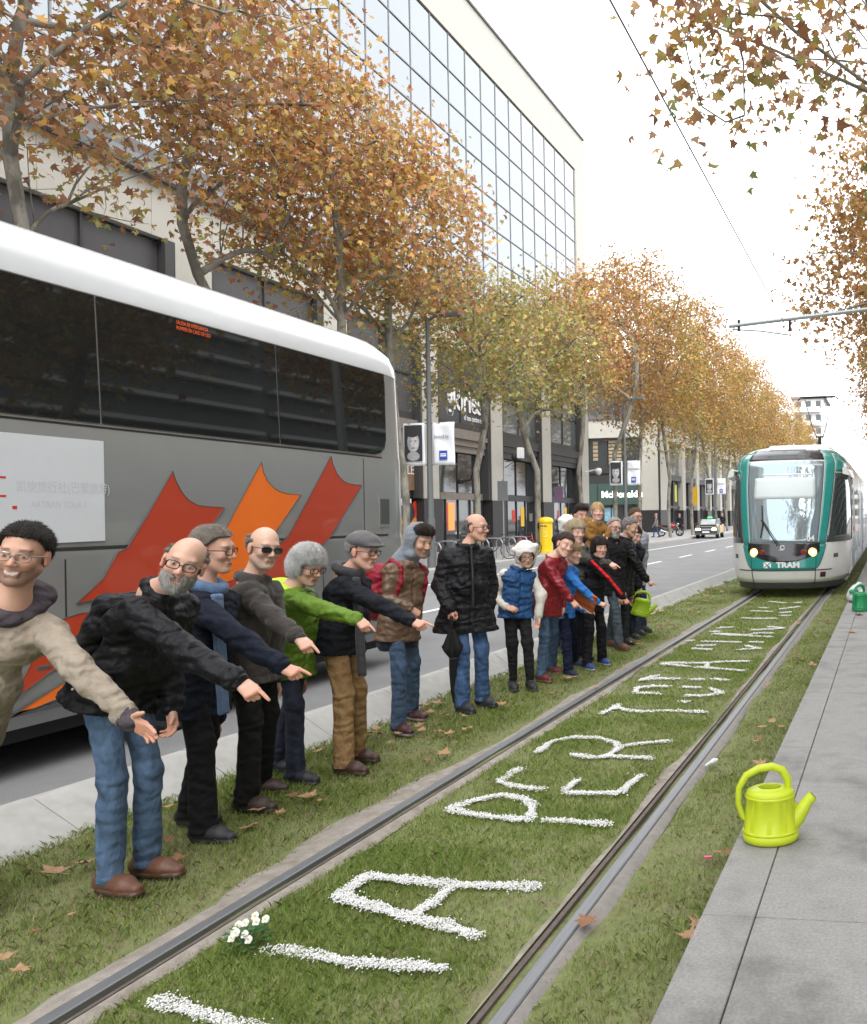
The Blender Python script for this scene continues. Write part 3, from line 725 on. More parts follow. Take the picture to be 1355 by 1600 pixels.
def coach():
    cx, YR, YF = -6.95, 9.70, -2.6
    b = empty('coach', (cx, 3.4, 0), label='silver and white touring coach with red and orange flame stripes beside the kerb', cat='coach')
    def P(m, nm, mm, par=None, **k):
        o = m.build(nm, mm, par or b, **k)
        o.location = (-cx, -3.4, 0) if par is None else (0, 0, 0)
        return o
    def inset(t, R): return 0 if t >= R else R - math.sqrt(max(R * R - (R - t) ** 2, 0))
    low = [(1.20, .33), (1.235, .42), (1.25, .62), (1.25, 1.45), (1.252, 1.49), (1.245, 1.53), (1.25, 1.57), (1.25, 2.38), (1.243, 2.405), (1.205, 3.37)]
    top = [(1.208, 3.365), (1.195, 3.49), (1.14, 3.63), (1.02, 3.74), (.85, 3.81), (.5, 3.85), (0, 3.865)]
    def ring(prof, y, R=0.30, RT=0.6):
        t = min(YR - y, y - YF); iw = inset(t, R); it = inset(YR - y, RT) * .55 if y > 3 else inset(y - YF, .5)
        f = lambda z: z if z < 3.2 else z - it * (z - 3.2) / .56
        side = [(x - iw * (x / 1.25), f(z)) for x, z in prof]
        full = [(cx + x, y, z) for x, z in side] + [(cx - x, y, z) for x, z in side[::-1] if x > 1e-6]
        return full
    ysr = [YF, YF + .04, YF + .12, YF + .3] + [0, 2, 4, 6, 8] + [YR - .9, YR - .7, YR - .5, YR - .35, YR - .25, YR - .15, YR - .07, YR - .02, YR]
    P(MB().loft([ring(low, y) for y in ysr], True, True), 'body', M_silver, auto=35)
    P(MB().loft([ring(top, y) for y in ysr], True, True), 'roof', M_roofw, auto=50)
    sx = lambda z: cx + (1.25 if z < 2.38 else 1.243 - (z - 2.405) / .965 * .038)
    # window band: one pane after another with rounded rear end
    cuts = [-2.2, -.1, 1.8, 3.69, 5.57, 7.45]
    for i in range(len(cuts)):
        a = cuts[i] + .009; c = (cuts[i + 1] - .009) if i + 1 < len(cuts) else 9.13
        pts = [(a, 2.42)]
        if i + 1 < len(cuts): pts += [(c, 2.42), (c, 3.355)]
        else: pts += [(8.95, 2.42), (9.07, 2.44), (9.16, 2.50), (9.20, 2.60), (9.23, 3.25), (9.22, 3.355)]
        pts += [(a, 3.355)]
        P(MB().prism([(sx(z) - .004, y, z) for y, z in pts], (0.012, 0, 0)), 'window_pane', M_tint)
        P(MB().prism([(2 * cx - sx(z) + .004, y, z) for y, z in pts], (-0.012, 0, 0)), 'window_pane', M_tint)
    # red emergency lettering on the glass
    M_vtext = mat('window_lettering', (0.85, 0.13, 0.03), .5)
    for k, s in enumerate(('SALIDA DE EMERGENCIA', 'ROMPER EN CASO DE USO')):
        text_obj('window_lettering', s, M_vtext, b, (sx(3.0) + .0125 - cx, 6.28 - 3.4, 3.305 - .045 * k), (math.radians(90), 0, PI / 2), 0.045, 0.0004, sx=0.66)
    # stripes
    import_polys = FLAMES
    for q, (nm, poly, m) in enumerate((('stripe', import_polys[1], M_vor), ('stripe', import_polys[2], M_vred), ('stripe', import_polys[0], M_vred))):
        o = P(MB().prism([(sx(z) + .003 + .002 * q, y, z) for y, z in poly], (.001, 0, 0)), nm, m)
        P(MB().tube([(sx(z) + .004 + .002 * q, y, z) for y, z in poly + poly[:1]], .0035, 4), 'stripe_outline', M_vline, o)
    pn = P(MB().prism([(sx(z) + .0025, y, z) for y, z in ((2.2, 1.52), (5.58, 1.56), (5.58, 2.29), (2.2, 2.29))], (.002, 0, 0)), 'advert_panel', M_vpanel)
    loc = sx(2) + .0049
    for s, yy, zz, sz in (('凯旋旅行社(巴黎旅游)', 4.93, 1.91, .085), ('ARTISAN TOUR I', 5.03, 1.80, .062)):
        t = text_obj('advert_print', s, M_ghost, pn, (loc, yy, zz), (PI / 2, 0, PI / 2), sz, .0002, sx=.85)
    for (y0, y1, z0, z1) in ((4.6, 4.865, 1.99, 2.003), (4.6, 4.865, 1.868, 1.881), (4.905, 4.935, 1.79, 1.81), (4.6, 4.72, 1.60, 1.72), (4.3, 4.5, 1.8, 2.0)):
        P(MB().box(loc, loc + .001, y0, y1, z0, z1), 'advert_print', M_red, pn)
    # seams, vent, rear door line
    for yy, z0, z1 in ((5.27, .42, 1.44), (5.86, .95, 1.44), (8.04, .42, 1.44), (8.75, .42, 2.36), (3.4, .42, 1.44), (1.6, .42, 1.44)):
        P(MB().box(sx(1) - .001, sx(1) + .0015, yy - .006, yy + .006, z0, z1), 'panel_seam', M_vline)
    P(MB().box(sx(1) - .001, sx(1) + .003, -2.2, 9.2, 1.497, 1.523), 'belt_seam', M_vline)
    v = P(MB().box(sx(1) - .02, sx(1) + .006, 9.03, 9.24, 1.60, 1.96), 'vent', M_silver)
    for k in range(7): P(MB().box(sx(1) + .0065, sx(1) + .012, 9.045 + k * .026, 9.058 + k * .026, 1.64, 1.92), 'vent_slat', M_trimg, v)
    P(MB().box(sx(1) - .01, sx(1) + .004, 8.83, 9.14, .75, 1.40), 'service_flap', M_silver)
    for yy in (4.3, 5.05, 7.6, 3.0):
        P(MB().cbox(sx(1) - .002, sx(1) + .008, yy, yy + .10, .70, .73, .004), 'hatch_handle', M_trimg)
    for yy in (8.55, 4.1, 2.2): P(MB().cbox(sx(1) - .002, sx(1) + .012, yy, yy + .11, .60, .65, .004), 'side_marker', mat('marker_amber', (.7, .22, .02), .3))
    P(MB().box(sx(1) - .012, sx(1) + .004, -2.2, 9.15, .425, .455), 'skirt_rail', M_trimg)
    P(MB().box(sx(1) - .002, sx(1) + .002, -2.2, 9.1, 2.383, 2.398), 'window_rubber', M_black)
    # underside and wheels
    P(MB().box(cx - 1.1, cx + 1.1, YF + .5, YR - .5, .22, .335), 'underbody', M_black)
    for wy in (0.1, 6.25):
        for s in (1, -1):
            MBw = MB().disc(cx + s * 1.02, cx + s * 1.235, wy, .5, .5, 28)
            w = P(MBw, 'wheel', M_tyre, auto=40)
            P(MB().disc(cx + s * 1.236, cx + s * 1.245, wy, .5, .3, 24), 'rim', M_rim, w)
            P(MB().arch(cx + s * 1.251, wy, .5, .60, s), 'wheel_arch', M_black)
    # front and back
    P(MB().box(cx - 1.05, cx + 1.05, YF - .012, YF - .002, 1.1, 3.1), 'windscreen', M_tint)
    P(MB().box(cx - .95, cx + .95, YR + .002, YR + .012, 2.3, 3.2), 'rear_window', M_tint)
    for s in (-1, 1):
        P(MB().box(cx + s * .95 - .12, cx + s * .95 + .12, YR + .002, YR + .02, .9, 1.6), 'tail_lamp', M_red)
        P(MB().box(cx + s * .9 - .15, cx + s * .9 + .15, YF - .02, YF - .002, .6, .85), 'headlamp', M_white)
def _disc(self, x0, x1, y, z, r, n=24):
    a = [(x0, y + r * math.cos(2*PI*i/n), z + r * math.sin(2*PI*i/n)) for i in range(n)]
    m0 = [(x0 + (x1-x0)*.85, p[1], p[2]) for p in a]
    c = [(x1, y + .93*r * math.cos(2*PI*i/n), z + .93*r * math.sin(2*PI*i/n)) for i in range(n)]
    return self.loft([a, m0, c], True, True)
def _arch(self, x, y, z, r, s, n=16):
    p = [(x, y + r * math.cos(PI*i/n), z + r * math.sin(PI*i/n)) for i in range(n + 1)] + [(x, y - r, .34), (x, y + r, .34)]
    return self.prism(p, (s * .002, 0, 0))
MB.disc = _disc; MB.arch = _arch
coach()
# ================================================================= tram
M_tw = mat('tram_white', (0.66, 0.66, 0.63), 0.25, coat=0.4, var=0.04, scale=2)
M_teal = mat('tram_teal', (0.025, 0.26, 0.23), 0.22, coat=0.5, var=0.03)
M_tmask = mat('tram_black_mask', (0.018, 0.018, 0.02), 0.12, spec=0.7)
M_tglass = mat('tram_windscreen', (0.33, 0.41, 0.45), 0.03, metal=0.55, spec=0.8)
M_tsg = mat('tram_side_glass', (0.035, 0.045, 0.045), 0.03, spec=0.9)
M_twrap = mat('tram_blue_wrap', (0.20, 0.33, 0.44), 0.35, var=0.25, scale=0.7)
M_lamp = mat('lit_headlamp', (1, .9, .7), .3, emit=(1.0, 0.74, 0.36, 4))
def tram():
    cx, yt, YB = -2.12, 17.05, 32.0
    b = empty('tram', (cx, yt, 0), label='white and teal articulated tram approaching with lit headlights', cat='tram')
    ip = np.interp
    ZK = [.18, .3, .55, .85, 1.05, 1.6, 2.2, 2.78, 2.92, 3.03, 3.10, 3.14]
    y0 = lambda z: float(ip(z, ZK, [.14, .05, .0, .03, .08, .25, .47, .74, .90, 1.15, 1.5, 1.9]))
    W = lambda z: float(ip(z, ZK, [1.16, 1.21, 1.26, 1.28, 1.28, 1.28, 1.26, 1.20, 1.12, .98, .8, .55]))
    N = 2.7; YE = 2.3
    def pt(q, z, off=0.0):
        """q in -1..1 across the nose (fraction of half width), z height"""
        w = W(z) + off; d = YE - y0(z) + off
        aq = min(abs(q), 1.0); x = w * aq
        yy = YE - d * (max(1 - aq ** N, 0)) ** (1 / N)
        return (x if q > 0 else -x, yy, z)
    def patch(nm, zs, ql, qr, m, off=0.008, nq=18, par=None, thick=0.006):
        rows = []
        for z in zs:
            a, c = ql(z), qr(z)
            ea = math.copysign(math.asin(min(abs(a), 1) ** (N / 2)), a); ec = math.copysign(math.asin(min(abs(c), 1) ** (N / 2)), c)
            row = []
            for i in range(nq + 1):
                t = ea + (ec - ea) * i / nq
                row.append(pt(math.copysign(abs(math.sin(t)) ** (2 / N), t), z, off))
            rows.append(row)
        o = MB().loft(rows, closed=False).build(nm, m, par or b, smooth=True)
        s = o.modifiers.new('solid', 'SOLIDIFY'); s.thickness = thick; s.offset = -1
        return o
    lin = lambda a, c, z0, z1: (lambda z: a + (c - a) * min(max((z - z0) / (z1 - z0), 0), 1))
    zs = lambda a, c, n=12: [a + (c - a) * i / n for i in range(n + 1)]
    const = lambda v: (lambda z: v)
    # shell of the nose and the carriage behind
    o = patch('nose_shell', zs(.30, 3.14, 30), const(-1), const(1), M_tw, off=0, nq=40)
    patch('skirt', zs(.16, .297, 3), const(-.97), const(.97), M_trimg, off=-.02, nq=40)
    top = [(x, y, 3.141) for x, y, z in [pt(q, 3.14) for q in np.linspace(-1, 1, 15)]]
    prof = [(1.16, .18), (1.28, .45), (1.28, 2.3), (1.24, 2.7), (1.15, 2.92), (.9, 3.08), (.5, 3.14)]
    ring = lambda y: [(x, y, z) for x, z in prof] + [(-x, y, z) for x, z in prof[::-1]]
    MB().loft([ring(YE), ring(9.3)], True, True).build('front_carriage', M_tw, b, auto=35)
    MB().loft([ring(9.75), ring(22)], True, True).build('middle_carriage', M_tw, b, auto=35)
    MB().loft([ring(22.45), ring(31)], True, True).build('rear_carriage', M_tw, b, auto=35)
    for y in (9.31, 22.01):
        MB().loft([[(x * .95, yy, z * .985 + .01) for x, yy, z in ring(y)], [(x * .95, yy, z * .985 + .01) for x, yy, z in ring(y + .43)]], True, True).build('bellows', M_black, b)
    MB().cbox(-.8, .8, 3.5, 9, 3.0, 3.32, .1).build('roof_unit', M_tw, b); MB().cbox(-.8, .8, 10.2, 21, 3.0, 3.32, .1).build('roof_unit', M_tw, b)
    # windscreen, pillars, side glass, roof panel
    patch('windscreen', zs(1.06, 2.76, 14), lin(-.53, -.66, 1.06, 2.76), lin(.53, .66, 1.06, 2.76), M_tglass, .004, 24)
    for s in (-1, 1):
        i_, o_ = lin(.54, .675, 1.06, 2.76), lin(.645, .83, 1.06, 2.76)
        f = (lambda z: i_(z) * s), (lambda z: o_(z) * s)
        patch('pillar', zs(1.06, 2.95, 16), f[0], f[1], M_teal, .014, 6)
        g0 = (lambda z: (o_(z) + .012) * s)
        sg = patch('side_window', zs(1.09, 2.52, 10), g0, (lambda z: s * 1.0), M_tsg, .006, 10)
        MB().box(*((1.275, 1.292) if s > 0 else (-1.292, -1.275)), YE, YE + .75, 1.1, 2.5).build('side_window', M_tsg, b)
        patch('roof_edge', zs(2.965, 3.13, 8), (lambda z: .70 * s), (lambda z: 1.0 * s), M_teal, .014, 8)
        patch('roof_corner', zs(2.55, 2.96, 6), (lambda z: s * min(.99, o_(z) + .02)), (lambda z: 1.0 * s), M_teal, .011, 8)
        # white mirror housing
        m = MB()
        m.loft([[(s * (1.14 + .02), 1.15, 2.50), (s * 1.16, 1.15, 2.62), (s * 1.20, 1.15, 2.66), (s * 1.26, 1.15, 2.60), (s * 1.30, 1.15, 2.46)][:], [(s * 1.2, 2.2, 2.50), (s * 1.22, 2.2, 2.62), (s * 1.27, 2.2, 2.66), (s * 1.33, 2.2, 2.60), (s * 1.36, 2.2, 2.42)]], True, True)
        m.build('mirror_housing', M_tw, b)
        MB().box(*((.12, .22) if False else (s * .5 - .02, s * .5 + .02)), -.002, .0, .5, .52)
        patch('body_seam', zs(.20, .80, 8), (lambda z: s * .505), (lambda z: s * .513), M_black, .013, 2)
        patch('tiny_print', zs(.78, .86, 2), (lambda z: s * .80 - .03), (lambda z: s * .80 + .03), M_trimg, .006, 3)
    patch('roof_panel', zs(2.80, 3.02, 8), const(-.665), const(.665), M_tmask, .010, 18)
    patch('roof_rim', zs(3.025, 3.14, 6), const(-.70), const(.70), M_tw, .012, 18)
    for z in (3.03, 3.06): patch('roof_groove', zs(z, z + .012, 2), const(-.4), const(.4), M_black, .016, 10)
    # chin: teal field with the black mask, lamps and lettering
    def chin(z): return .50 + .16 * math.sqrt(max(0, min(1, (z - .56) / .48)))
    patch('chin', zs(.56, 1.05, 10), lambda z: -chin(z), chin, M_teal, .010, 24)
    def mask(z): return .56 * math.sqrt(max(0.02, min(1, (z - .70) / .20)))
    patch('mask', zs(.705, 1.10, 12), lambda z: -mask(z), mask, M_tmask, .016, 24)
    patch('bumper_line', zs(.535, .555, 2), const(-.75), const(.75), M_trimg, .004, 24)
    def face(q, z, off=.02): x, y, zz = pt(q, z, off); return x, y, zz
    for s in (-1, 1):
        x, y, z = face(s * .455, .90, .022)
        n = Vector((s * .35, -1, -.05)).normalized()
        def disc(nm, c, r, m, d=.015, rim=None):
            c = Vector(c); a = n.cross(Vector((0, 0, 1))).normalized(); u = a.cross(n).normalized()
            MB().loft([[tuple(c + rr * (math.cos(t * PI / 8) * a + math.sin(t * PI / 8) * u) + n * dd) for t in range(16)] for rr, dd in ((r, -.03), (r, d * .3), (r * .8, d))], True, True).build(nm, m, b, smooth=False)
        disc('headlamp', (x, y, z), .088, mat('headlamp_halo', (.9, .6, .2), .3, emit=(1.0, .60, .16, .75))); disc('headlamp_bulb', (x, y - .012, z), .05, M_lamp)
        x2, y2, z2 = face(s * .32, .905, .022); disc('tail_lamp', (x2, y2, z2), .055, mat('lamp_red', (.25, .02, .015), .2))
    def letter(body, q, z, size, m, nm='lettering', off=.021, **k):
        x, y, zz = pt(q, z, off); x2, y2, _ = pt(q + .1, z, off)
        return text_obj(nm, body, m, b, (x, y - .004, zz), (PI / 2 - .03, 0, math.atan2(y2 - y, x2 - x) * .5), size, .002, **k)
    letter('TRAM', -.10, .605, .155, M_white, weight=.006, sx=1.15)
    # crossed-square emblem before the word
    for tri in (((-.30, .60), (-.30, .71), (-.25, .655)), ((-.29, .715), (-.19, .715), (-.24, .665)), ((-.29, .595), (-.24, .645), (-.235, .595)), ((-.225, .655), (-.18, .70), (-.18, .595))):
        MB().prism([pt(x, z, .02) for x, z in tri], (0, -.003, 0)).build('emblem', M_white, b)
    letter('04', .365, 1.125, .16, M_white, 'fleet_number', weight=.004)
    letter('alstom', -.055, .945, .035, M_white, weight=.001)
    x, y, z = pt(0, 1.0, .022)
    MB().tube([(x + .04 * math.cos(t * PI / 8 + .4), y - .002, z + .04 * math.sin(t * PI / 8 + .4)) for t in range(16)], .011, 6).build('emblem', M_white, b)
    # destination blind behind glass: light panel, wiper
    w0 = pt(-.32, 1.45, .03); w1 = pt(-.08, 1.04, .03)
    MB().tube([pt(-.35, 1.2, .03), w0, pt(-.345, 1.85, .03)], .011, 6).build('wiper_blade', M_black, b)
    MB().tube([pt(-.345, 1.56, .04), pt(-.2, 1.28, .05), w1], .012, 6).build('wiper_arm', M_black, b)
    MB().tube([pt(-.325, 1.56, .04), pt(-.18, 1.30, .05), pt(-.05, 1.05, .03)], .008, 6).build('wiper_arm', M_black, b)
    patch('sun_blind', zs(1.98, 2.42, 6), const(-.50), const(.50), mat('blind_cloth', (.62, .68, .68), .4), .0065, 14, thick=.001)
    patch('blind_bar', zs(2.47, 2.50, 2), const(-.38), const(.47), M_white, .008, 14, thick=.002)
    patch('tow_cover', zs(.40, .50, 4), const(.585), const(.665), M_black, .008, 6)
    patch('tow_ring', zs(.42, .48, 4), const(.60), const(.65), mat('tow_red', (.12, .02, .02), .4), .012, 6)
    # side: blue wrap, doors and windows
    for s in (1, -1):
        sx = lambda t: s * (1.28 + t)
        def sb(nm, y_, y2, z_, z2, m, t=.006):
            x_, x2 = sorted((sx(0.001), sx(t))); MB().box(x_, x2, y_, y2, z_, z2).build(nm, m, b)
        sb('wrap', 3.35, 9.2, .45, 2.3, M_twrap); sb('wrap', 9.9, 21.9, .45, 2.3, M_twrap); sb('wrap', 22.6, 30.8, .45, 2.3, M_twrap)
        for y in (3.7, 6.2, 10.4, 13.2, 16.4, 19.2, 23, 26): 
            sb('door', y, y + 1.3, .5, 2.28, M_tw, .012); sb('door_glass', y + .1, y + .6, .75, 2.2, M_tsg, .016); sb('door_glass', y + .7, y + 1.2, .75, 2.2, M_tsg, .016)
        for y in (5.05, 11.8, 14.7, 17.8): sb('window', y, y + 1.1, 1.2, 2.25, M_tsg, .012)
        sb('marker_lamp', 3.12, 3.2, 1.25, 1.35, mat('lamp_amber', (.7, .2, .02), .3), .03)
        sb('cab_emblem', 2.5, 2.85, .6, .95, M_teal, .004)
    for y in (4.5, 7.5, 12, 16, 19.5, 25, 28):
        for s in (-1, 1):
            MB().disc(s * .75 - .06, s * .75 + .06, y, .3, .3, 18).build('wheel', M_rim, b)
    MB().box(-1.05, 1.05, 2.2, 30.5, .12, .4).build('underframe', M_black, b)
    # pantograph
    p = empty('pantograph', (0, 9.9 - .2, 3.32)); p.parent = b
    m = MB().tube([(0, 0, 0), (0, .3, .75)], .05, 8)
    m.build('lower_arm', M_black, p)
    MB().tube([(-.12, .3, .75), (.12, .3, .75)], .03, 6).build('knuckle', M_black, p)
    for s in (-1, 1): 
        MB().tube([(s * .10, .3, .76), (s * .20, .2, 1.0), (s * .42, -.1, 1.92)], .014, 6).build('upper_arm', M_frame, p)
    MB().tube([(-.21, .18, 1.05), (.21, .18, 1.05)], .014, 6).build('cross_brace', M_frame, p)
    MB().tube([(-.62, -.1, 1.86), (-.52, -.1, 1.95), (.52, -.1, 1.95), (.62, -.1, 1.86)], .024, 6).build('collector_bar', M_black, p)
    MB().tube([(-.5, .08, 1.95), (.5, .08, 1.95)], .02, 6).build('collector_bar', M_black, p)
tram()
# overhead line
M_wire = mat('contact_wire', (.25, .26, .27), .5, metal=.5)
o = MB().tube([(-2.05, -12, 5.75), (-2.05, 18.6, 5.55), (-2.05, 60, 5.6), (-2.05, 110, 5.6)], .009, 5).build('contact_wire', M_wire)
props(o, 'thin overhead contact wire running above the tram track', 'wire')
M_pole = mat('mast_grey', (.33, .36, .36), .5, metal=.3)
mast = empty('catenary_mast', (1.2, 18.7, .2), label='grey catenary mast with horizontal bracket arm over the track before the tram', cat='mast')
MB().tube([(0, 0, 0), (0, 0, 6.4)], [.13, .09], 12).build('pole', M_pole, mast)
MB().tube([(0, 0, 5.95), (-4.62, 0, 5.62)], .045, 8).build('bracket_arm', M_pole, mast)
MB().tube([(-3.27, 0, 5.72), (-3.28, 0, 5.45)], .03, 6).build('clamp', M_black, mast)
MB().tube([(-4.55, 0, 5.55), (-3.9, 0, 5.48), (-3.25, 0, 5.36)], .02, 6).build('registration_arm', M_pole, mast)
MB().tube([(-4.4, 0, 5.75), (-4.4, 0, 5.5)], .035, 6).build('insulator', M_black, mast)
MB().tube([(0, 0, 6.35), (-2.4, 0, 5.80)], .012, 5).build('stay', M_wire, mast)
# ================================================================= trees
def leaf_mat():
    m = bpy.data.materials.new('plane_leaves'); m.use_nodes = True; nt = m.node_tree; b = nt.nodes['Principled BSDF']
    a = nt.nodes.new('ShaderNodeAttribute'); a.attribute_name = 'Col'
    b.inputs['Roughness'].default_value = 0.6; b.inputs['Specular IOR Level'].default_value = 0.3
    tr = nt.nodes.new('ShaderNodeBsdfTranslucent'); mx = nt.nodes.new('ShaderNodeMixShader'); mx.inputs[0].default_value = 0.38
    nt.links.new(a.outputs['Color'], b.inputs['Base Color']); nt.links.new(a.outputs['Color'], tr.inputs[0])
    nt.links.new(b.outputs[0], mx.inputs[1]); nt.links.new(tr.outputs[0], mx.inputs[2])
    nt.links.new(mx.outputs[0], nt.nodes['Material Output'].inputs[0])
    return m
M_leaf = leaf_mat()
M_bark = mat('plane_bark', (0.25, 0.235, 0.195), 0.85, var=0.15, scale=3, col2=(0.11, 0.10, 0.08), thr=(0.46, 0.60), bump=0.4, bscale=14, stretch=(1, 1, 0.5))
# outline of a five-lobed plane leaf, stalk at the origin, unit length
LEAF = np.array([(0, 0), (.16, .02), (.46, -.02), (.30, .22), (.52, .46), (.22, .48), (0.02, 1.0), (-.22, .48), (-.52, .46), (-.30, .22), (-.46, -.02), (-.16, .02)], float)
LZ = np.array([0, .0, -.12, .03, -.14, .05, -.16, .05, -.14, .03, -.12, 0.0])
PAL = {'rust': [(0.372,0.187,0.092),(0.445,0.245,0.119),(0.310,0.149,0.082),(0.495,0.313,0.182),(0.520,0.298,0.082),(0.372,0.298,0.092)],
       'gold': [(0.568,0.327,0.092),(0.464,0.222,0.092),(0.593,0.392,0.109),(0.387,0.169,0.092),(0.439,0.340,0.109),(0.516,0.274,0.128)],
       'olive': [(0.361,0.345,0.109),(0.439,0.373,0.128),(0.284,0.317,0.109),(0.464,0.317,0.128),(0.542,0.428,0.128),(0.387,0.221,0.109)],
       'dense': [(.43,.225,.085),(.47,.27,.10),(.37,.17,.07),(.45,.28,.09),(.49,.30,.12),(.34,.22,.07)],
       'amber': [(.46,.30,.08),(.44,.23,.08),(.36,.32,.08),(.40,.20,.07),(.52,.38,.09),(.30,.28,.07)]}
def leaves_mesh(P, size, pal, r, low=None, lowmix=None, flat=0.55):
    n = len(P)
    d = r.normal(size=(n, 3)); d[:, 2] = -np.abs(d[:, 2]) * 0.7 - 0.1; d /= np.linalg.norm(d, axis=1)[:, None]    # leaf axis hangs
    q = r.normal(size=(n, 3)); q[:, 2] += flat; u = np.cross(d, q); u /= np.linalg.norm(u, axis=1)[:, None]; w = np.cross(u, d)
    s = size * r.uniform(.6, 1.25, n)
    V = P[:, None] + s[:, None, None] * (LEAF[None, :, 0, None] * u[:, None] + LEAF[None, :, 1, None] * d[:, None] + (LZ[None, :, None] * r.uniform(.3, 2.2, (n, 1, 1))) * w[:, None])
    pal = np.array(pal); ci = r.integers(0, len(pal), n); c = pal[ci]
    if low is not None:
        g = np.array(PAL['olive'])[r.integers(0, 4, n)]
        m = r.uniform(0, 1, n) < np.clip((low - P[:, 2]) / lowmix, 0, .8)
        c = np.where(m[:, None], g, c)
    c = c * r.uniform(.72, 1.22, n)[:, None]
    k = len(LEAF)
    return V.reshape(-1, 3), np.arange(n * k).reshape(n, k), np.repeat(c, k, 0)
def make_tree(seed, top=15., base=4.6, rad=3.4, pal='rust', nl=9000, size=.17, lean=(0, 0), fork=4.0, low=7.5, ntw=340, loc=(0, 0, 0), label='', group='', limb=(0, 0), spread=0.42, nmain=34):
    r = np.random.default_rng(seed)
    nodes = []; par = []; lvl = []
    def addline(i, end, n, sag, lv):
        a = np.array(nodes[i]); e = np.array(end); prev = i
        off = r.normal(size=3) * np.linalg.norm(e - a) * (.07 if lv else .018)
        for k in range(1, n + 1):
            t = k / n
            p = a + (e - a) * t + off * math.sin(PI * t) + np.array([0, 0, sag]) * math.sin(PI * t)
            nodes.append(p); par.append(prev); lvl.append(lv); prev = len(nodes) - 1
        return prev
    nodes.append(np.array([0, 0, -0.05])); par.append(-1); lvl.append(0)
    f = addline(0, (lean[0] * fork * .5, lean[1] * fork * .5, fork), 6, 0, 0)
    cz = (top + base) / 2
    lead = addline(f, (lean[0] * top * .6, lean[1] * top * .6, top * .80), 7, 0, 1)
    cen = np.array([lean[0] * top * .5, lean[1] * top * .5, cz])
    def samp(n, inner):
        out = []
        lob = r.uniform(0, 6.28, 4)
        while len(out) < n:
            v = r.normal(size=3); v /= np.linalg.norm(v); q = v * r.uniform(inner, 1) ** .6
            an = math.atan2(v[1], v[0]); l = 1 + .18 * math.sin(3 * an + lob[0] + 2 * v[2]) + .12 * math.sin(5 * an + lob[1])
            p = cen + q * np.array([rad * l, rad * l, (top - base) / 2])
            h = (p[2] - base) / (top - base)
            if h < .18 and r.uniform() < .45: continue
            out.append(p)
        return out
    main = sorted(samp(nmain, .45), key=lambda p: np.linalg.norm(p - np.array(nodes[f])))
    for p in main:
        N = np.array(nodes); L = np.array(lvl)
        cand = np.nonzero((L <= 2) & (N[:, 2] < p[2] - .3) & (N[:, 2] >= fork * .8))[0]
        if not len(cand): cand = np.array([f])
        j = cand[np.argmin(np.linalg.norm(N[cand] - p, axis=1) + .6 * np.maximum(0, 1.6 - (p[2] - N[cand][:, 2])))]
        addline(int(j), p, 4, .15, 2 if lvl[j] < 2 else 3)
    ends = []
    for p in samp(ntw, .3):
        N = np.array(nodes); cand = np.nonzero((N[:, 2] > fork * .9))[0]
        j = cand[np.argmin(np.linalg.norm(N[cand] - p, axis=1))]
        e = addline(int(j), p, 2, .05, 4); ends.append(p); ends.append(nodes[e - 1])
    # wood
    R = {0: .155, 1: .095, 2: .055, 3: .032, 4: .011}
    load = np.zeros(len(nodes)); 
    for i in range(len(nodes) - 1, 0, -1):
        load[i] += 1; load[par[i]] += load[i]
    rad_ = np.clip(.0052 * np.sqrt(load), .005, .12)
    V = []; Fq = []
    for i in range(1, len(nodes)):
        a, c = np.array(nodes[par[i]]), np.array(nodes[i]); ra, rb = rad_[par[i]], rad_[i]
        if lvl[par[i]] < lvl[i]: ra = min(ra, rb * 1.35)
        k = 8 if rb > .05 else 5 if rb > .02 else 3
        t = c - a; t /= np.linalg.norm(t) + 1e-9; up = np.array([0, 0, 1.]) if abs(t[2]) < .9 else np.array([1., 0, 0])
        x = np.cross(t, up); x /= np.linalg.norm(x); y = np.cross(t, x); n0 = len(V)
        for (ctr, rr) in ((a - t * ra * .3, ra), (c, rb)):
            for q in range(k):
                an = 2 * PI * q / k; V.append(ctr + rr * (math.cos(an) * x + math.sin(an) * y))
        for q in range(k): Fq.append([n0 + q, n0 + (q + 1) % k, n0 + k + (q + 1) % k, n0 + k + q])
    root = empty('plane_tree', loc, label=label, cat='tree', group=group)
    mesh_np('trunk', V, Fq, M_bark, root, smooth=True)
    E = np.array(ends); idx = r.integers(0, len(E), nl)
    P = E[idx] + r.normal(size=(nl, 3)) * spread * np.array([1, 1, .85])
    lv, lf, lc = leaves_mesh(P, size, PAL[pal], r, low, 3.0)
    mesh_np('crown', lv, lf, M_leaf, root, col=lc)
    return root
GL, GR = 'plane trees along the left pavement', 'plane trees along the right side'
protos = {}
def tree(key, loc, rz, label, group, sc=1.0):
    o = copy_tree(protos[key]) if key in protos and protos[key].get('used') else protos[key]
    protos[key]['used'] = 1
    o.location = loc; o.rotation_euler = (0, 0, rz); o.scale = (sc, sc, sc); o['label'] = label; o['group'] = group
    return o
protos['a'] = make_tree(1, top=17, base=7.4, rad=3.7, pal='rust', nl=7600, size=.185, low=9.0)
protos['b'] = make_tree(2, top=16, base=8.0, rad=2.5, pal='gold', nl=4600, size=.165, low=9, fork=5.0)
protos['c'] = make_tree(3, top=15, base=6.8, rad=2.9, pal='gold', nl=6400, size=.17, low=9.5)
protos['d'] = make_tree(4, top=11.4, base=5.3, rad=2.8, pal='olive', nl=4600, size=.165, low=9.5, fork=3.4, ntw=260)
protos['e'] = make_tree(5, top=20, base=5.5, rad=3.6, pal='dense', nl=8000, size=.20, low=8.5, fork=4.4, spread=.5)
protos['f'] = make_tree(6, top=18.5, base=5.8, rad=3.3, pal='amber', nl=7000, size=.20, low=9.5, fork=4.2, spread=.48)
Z = .12
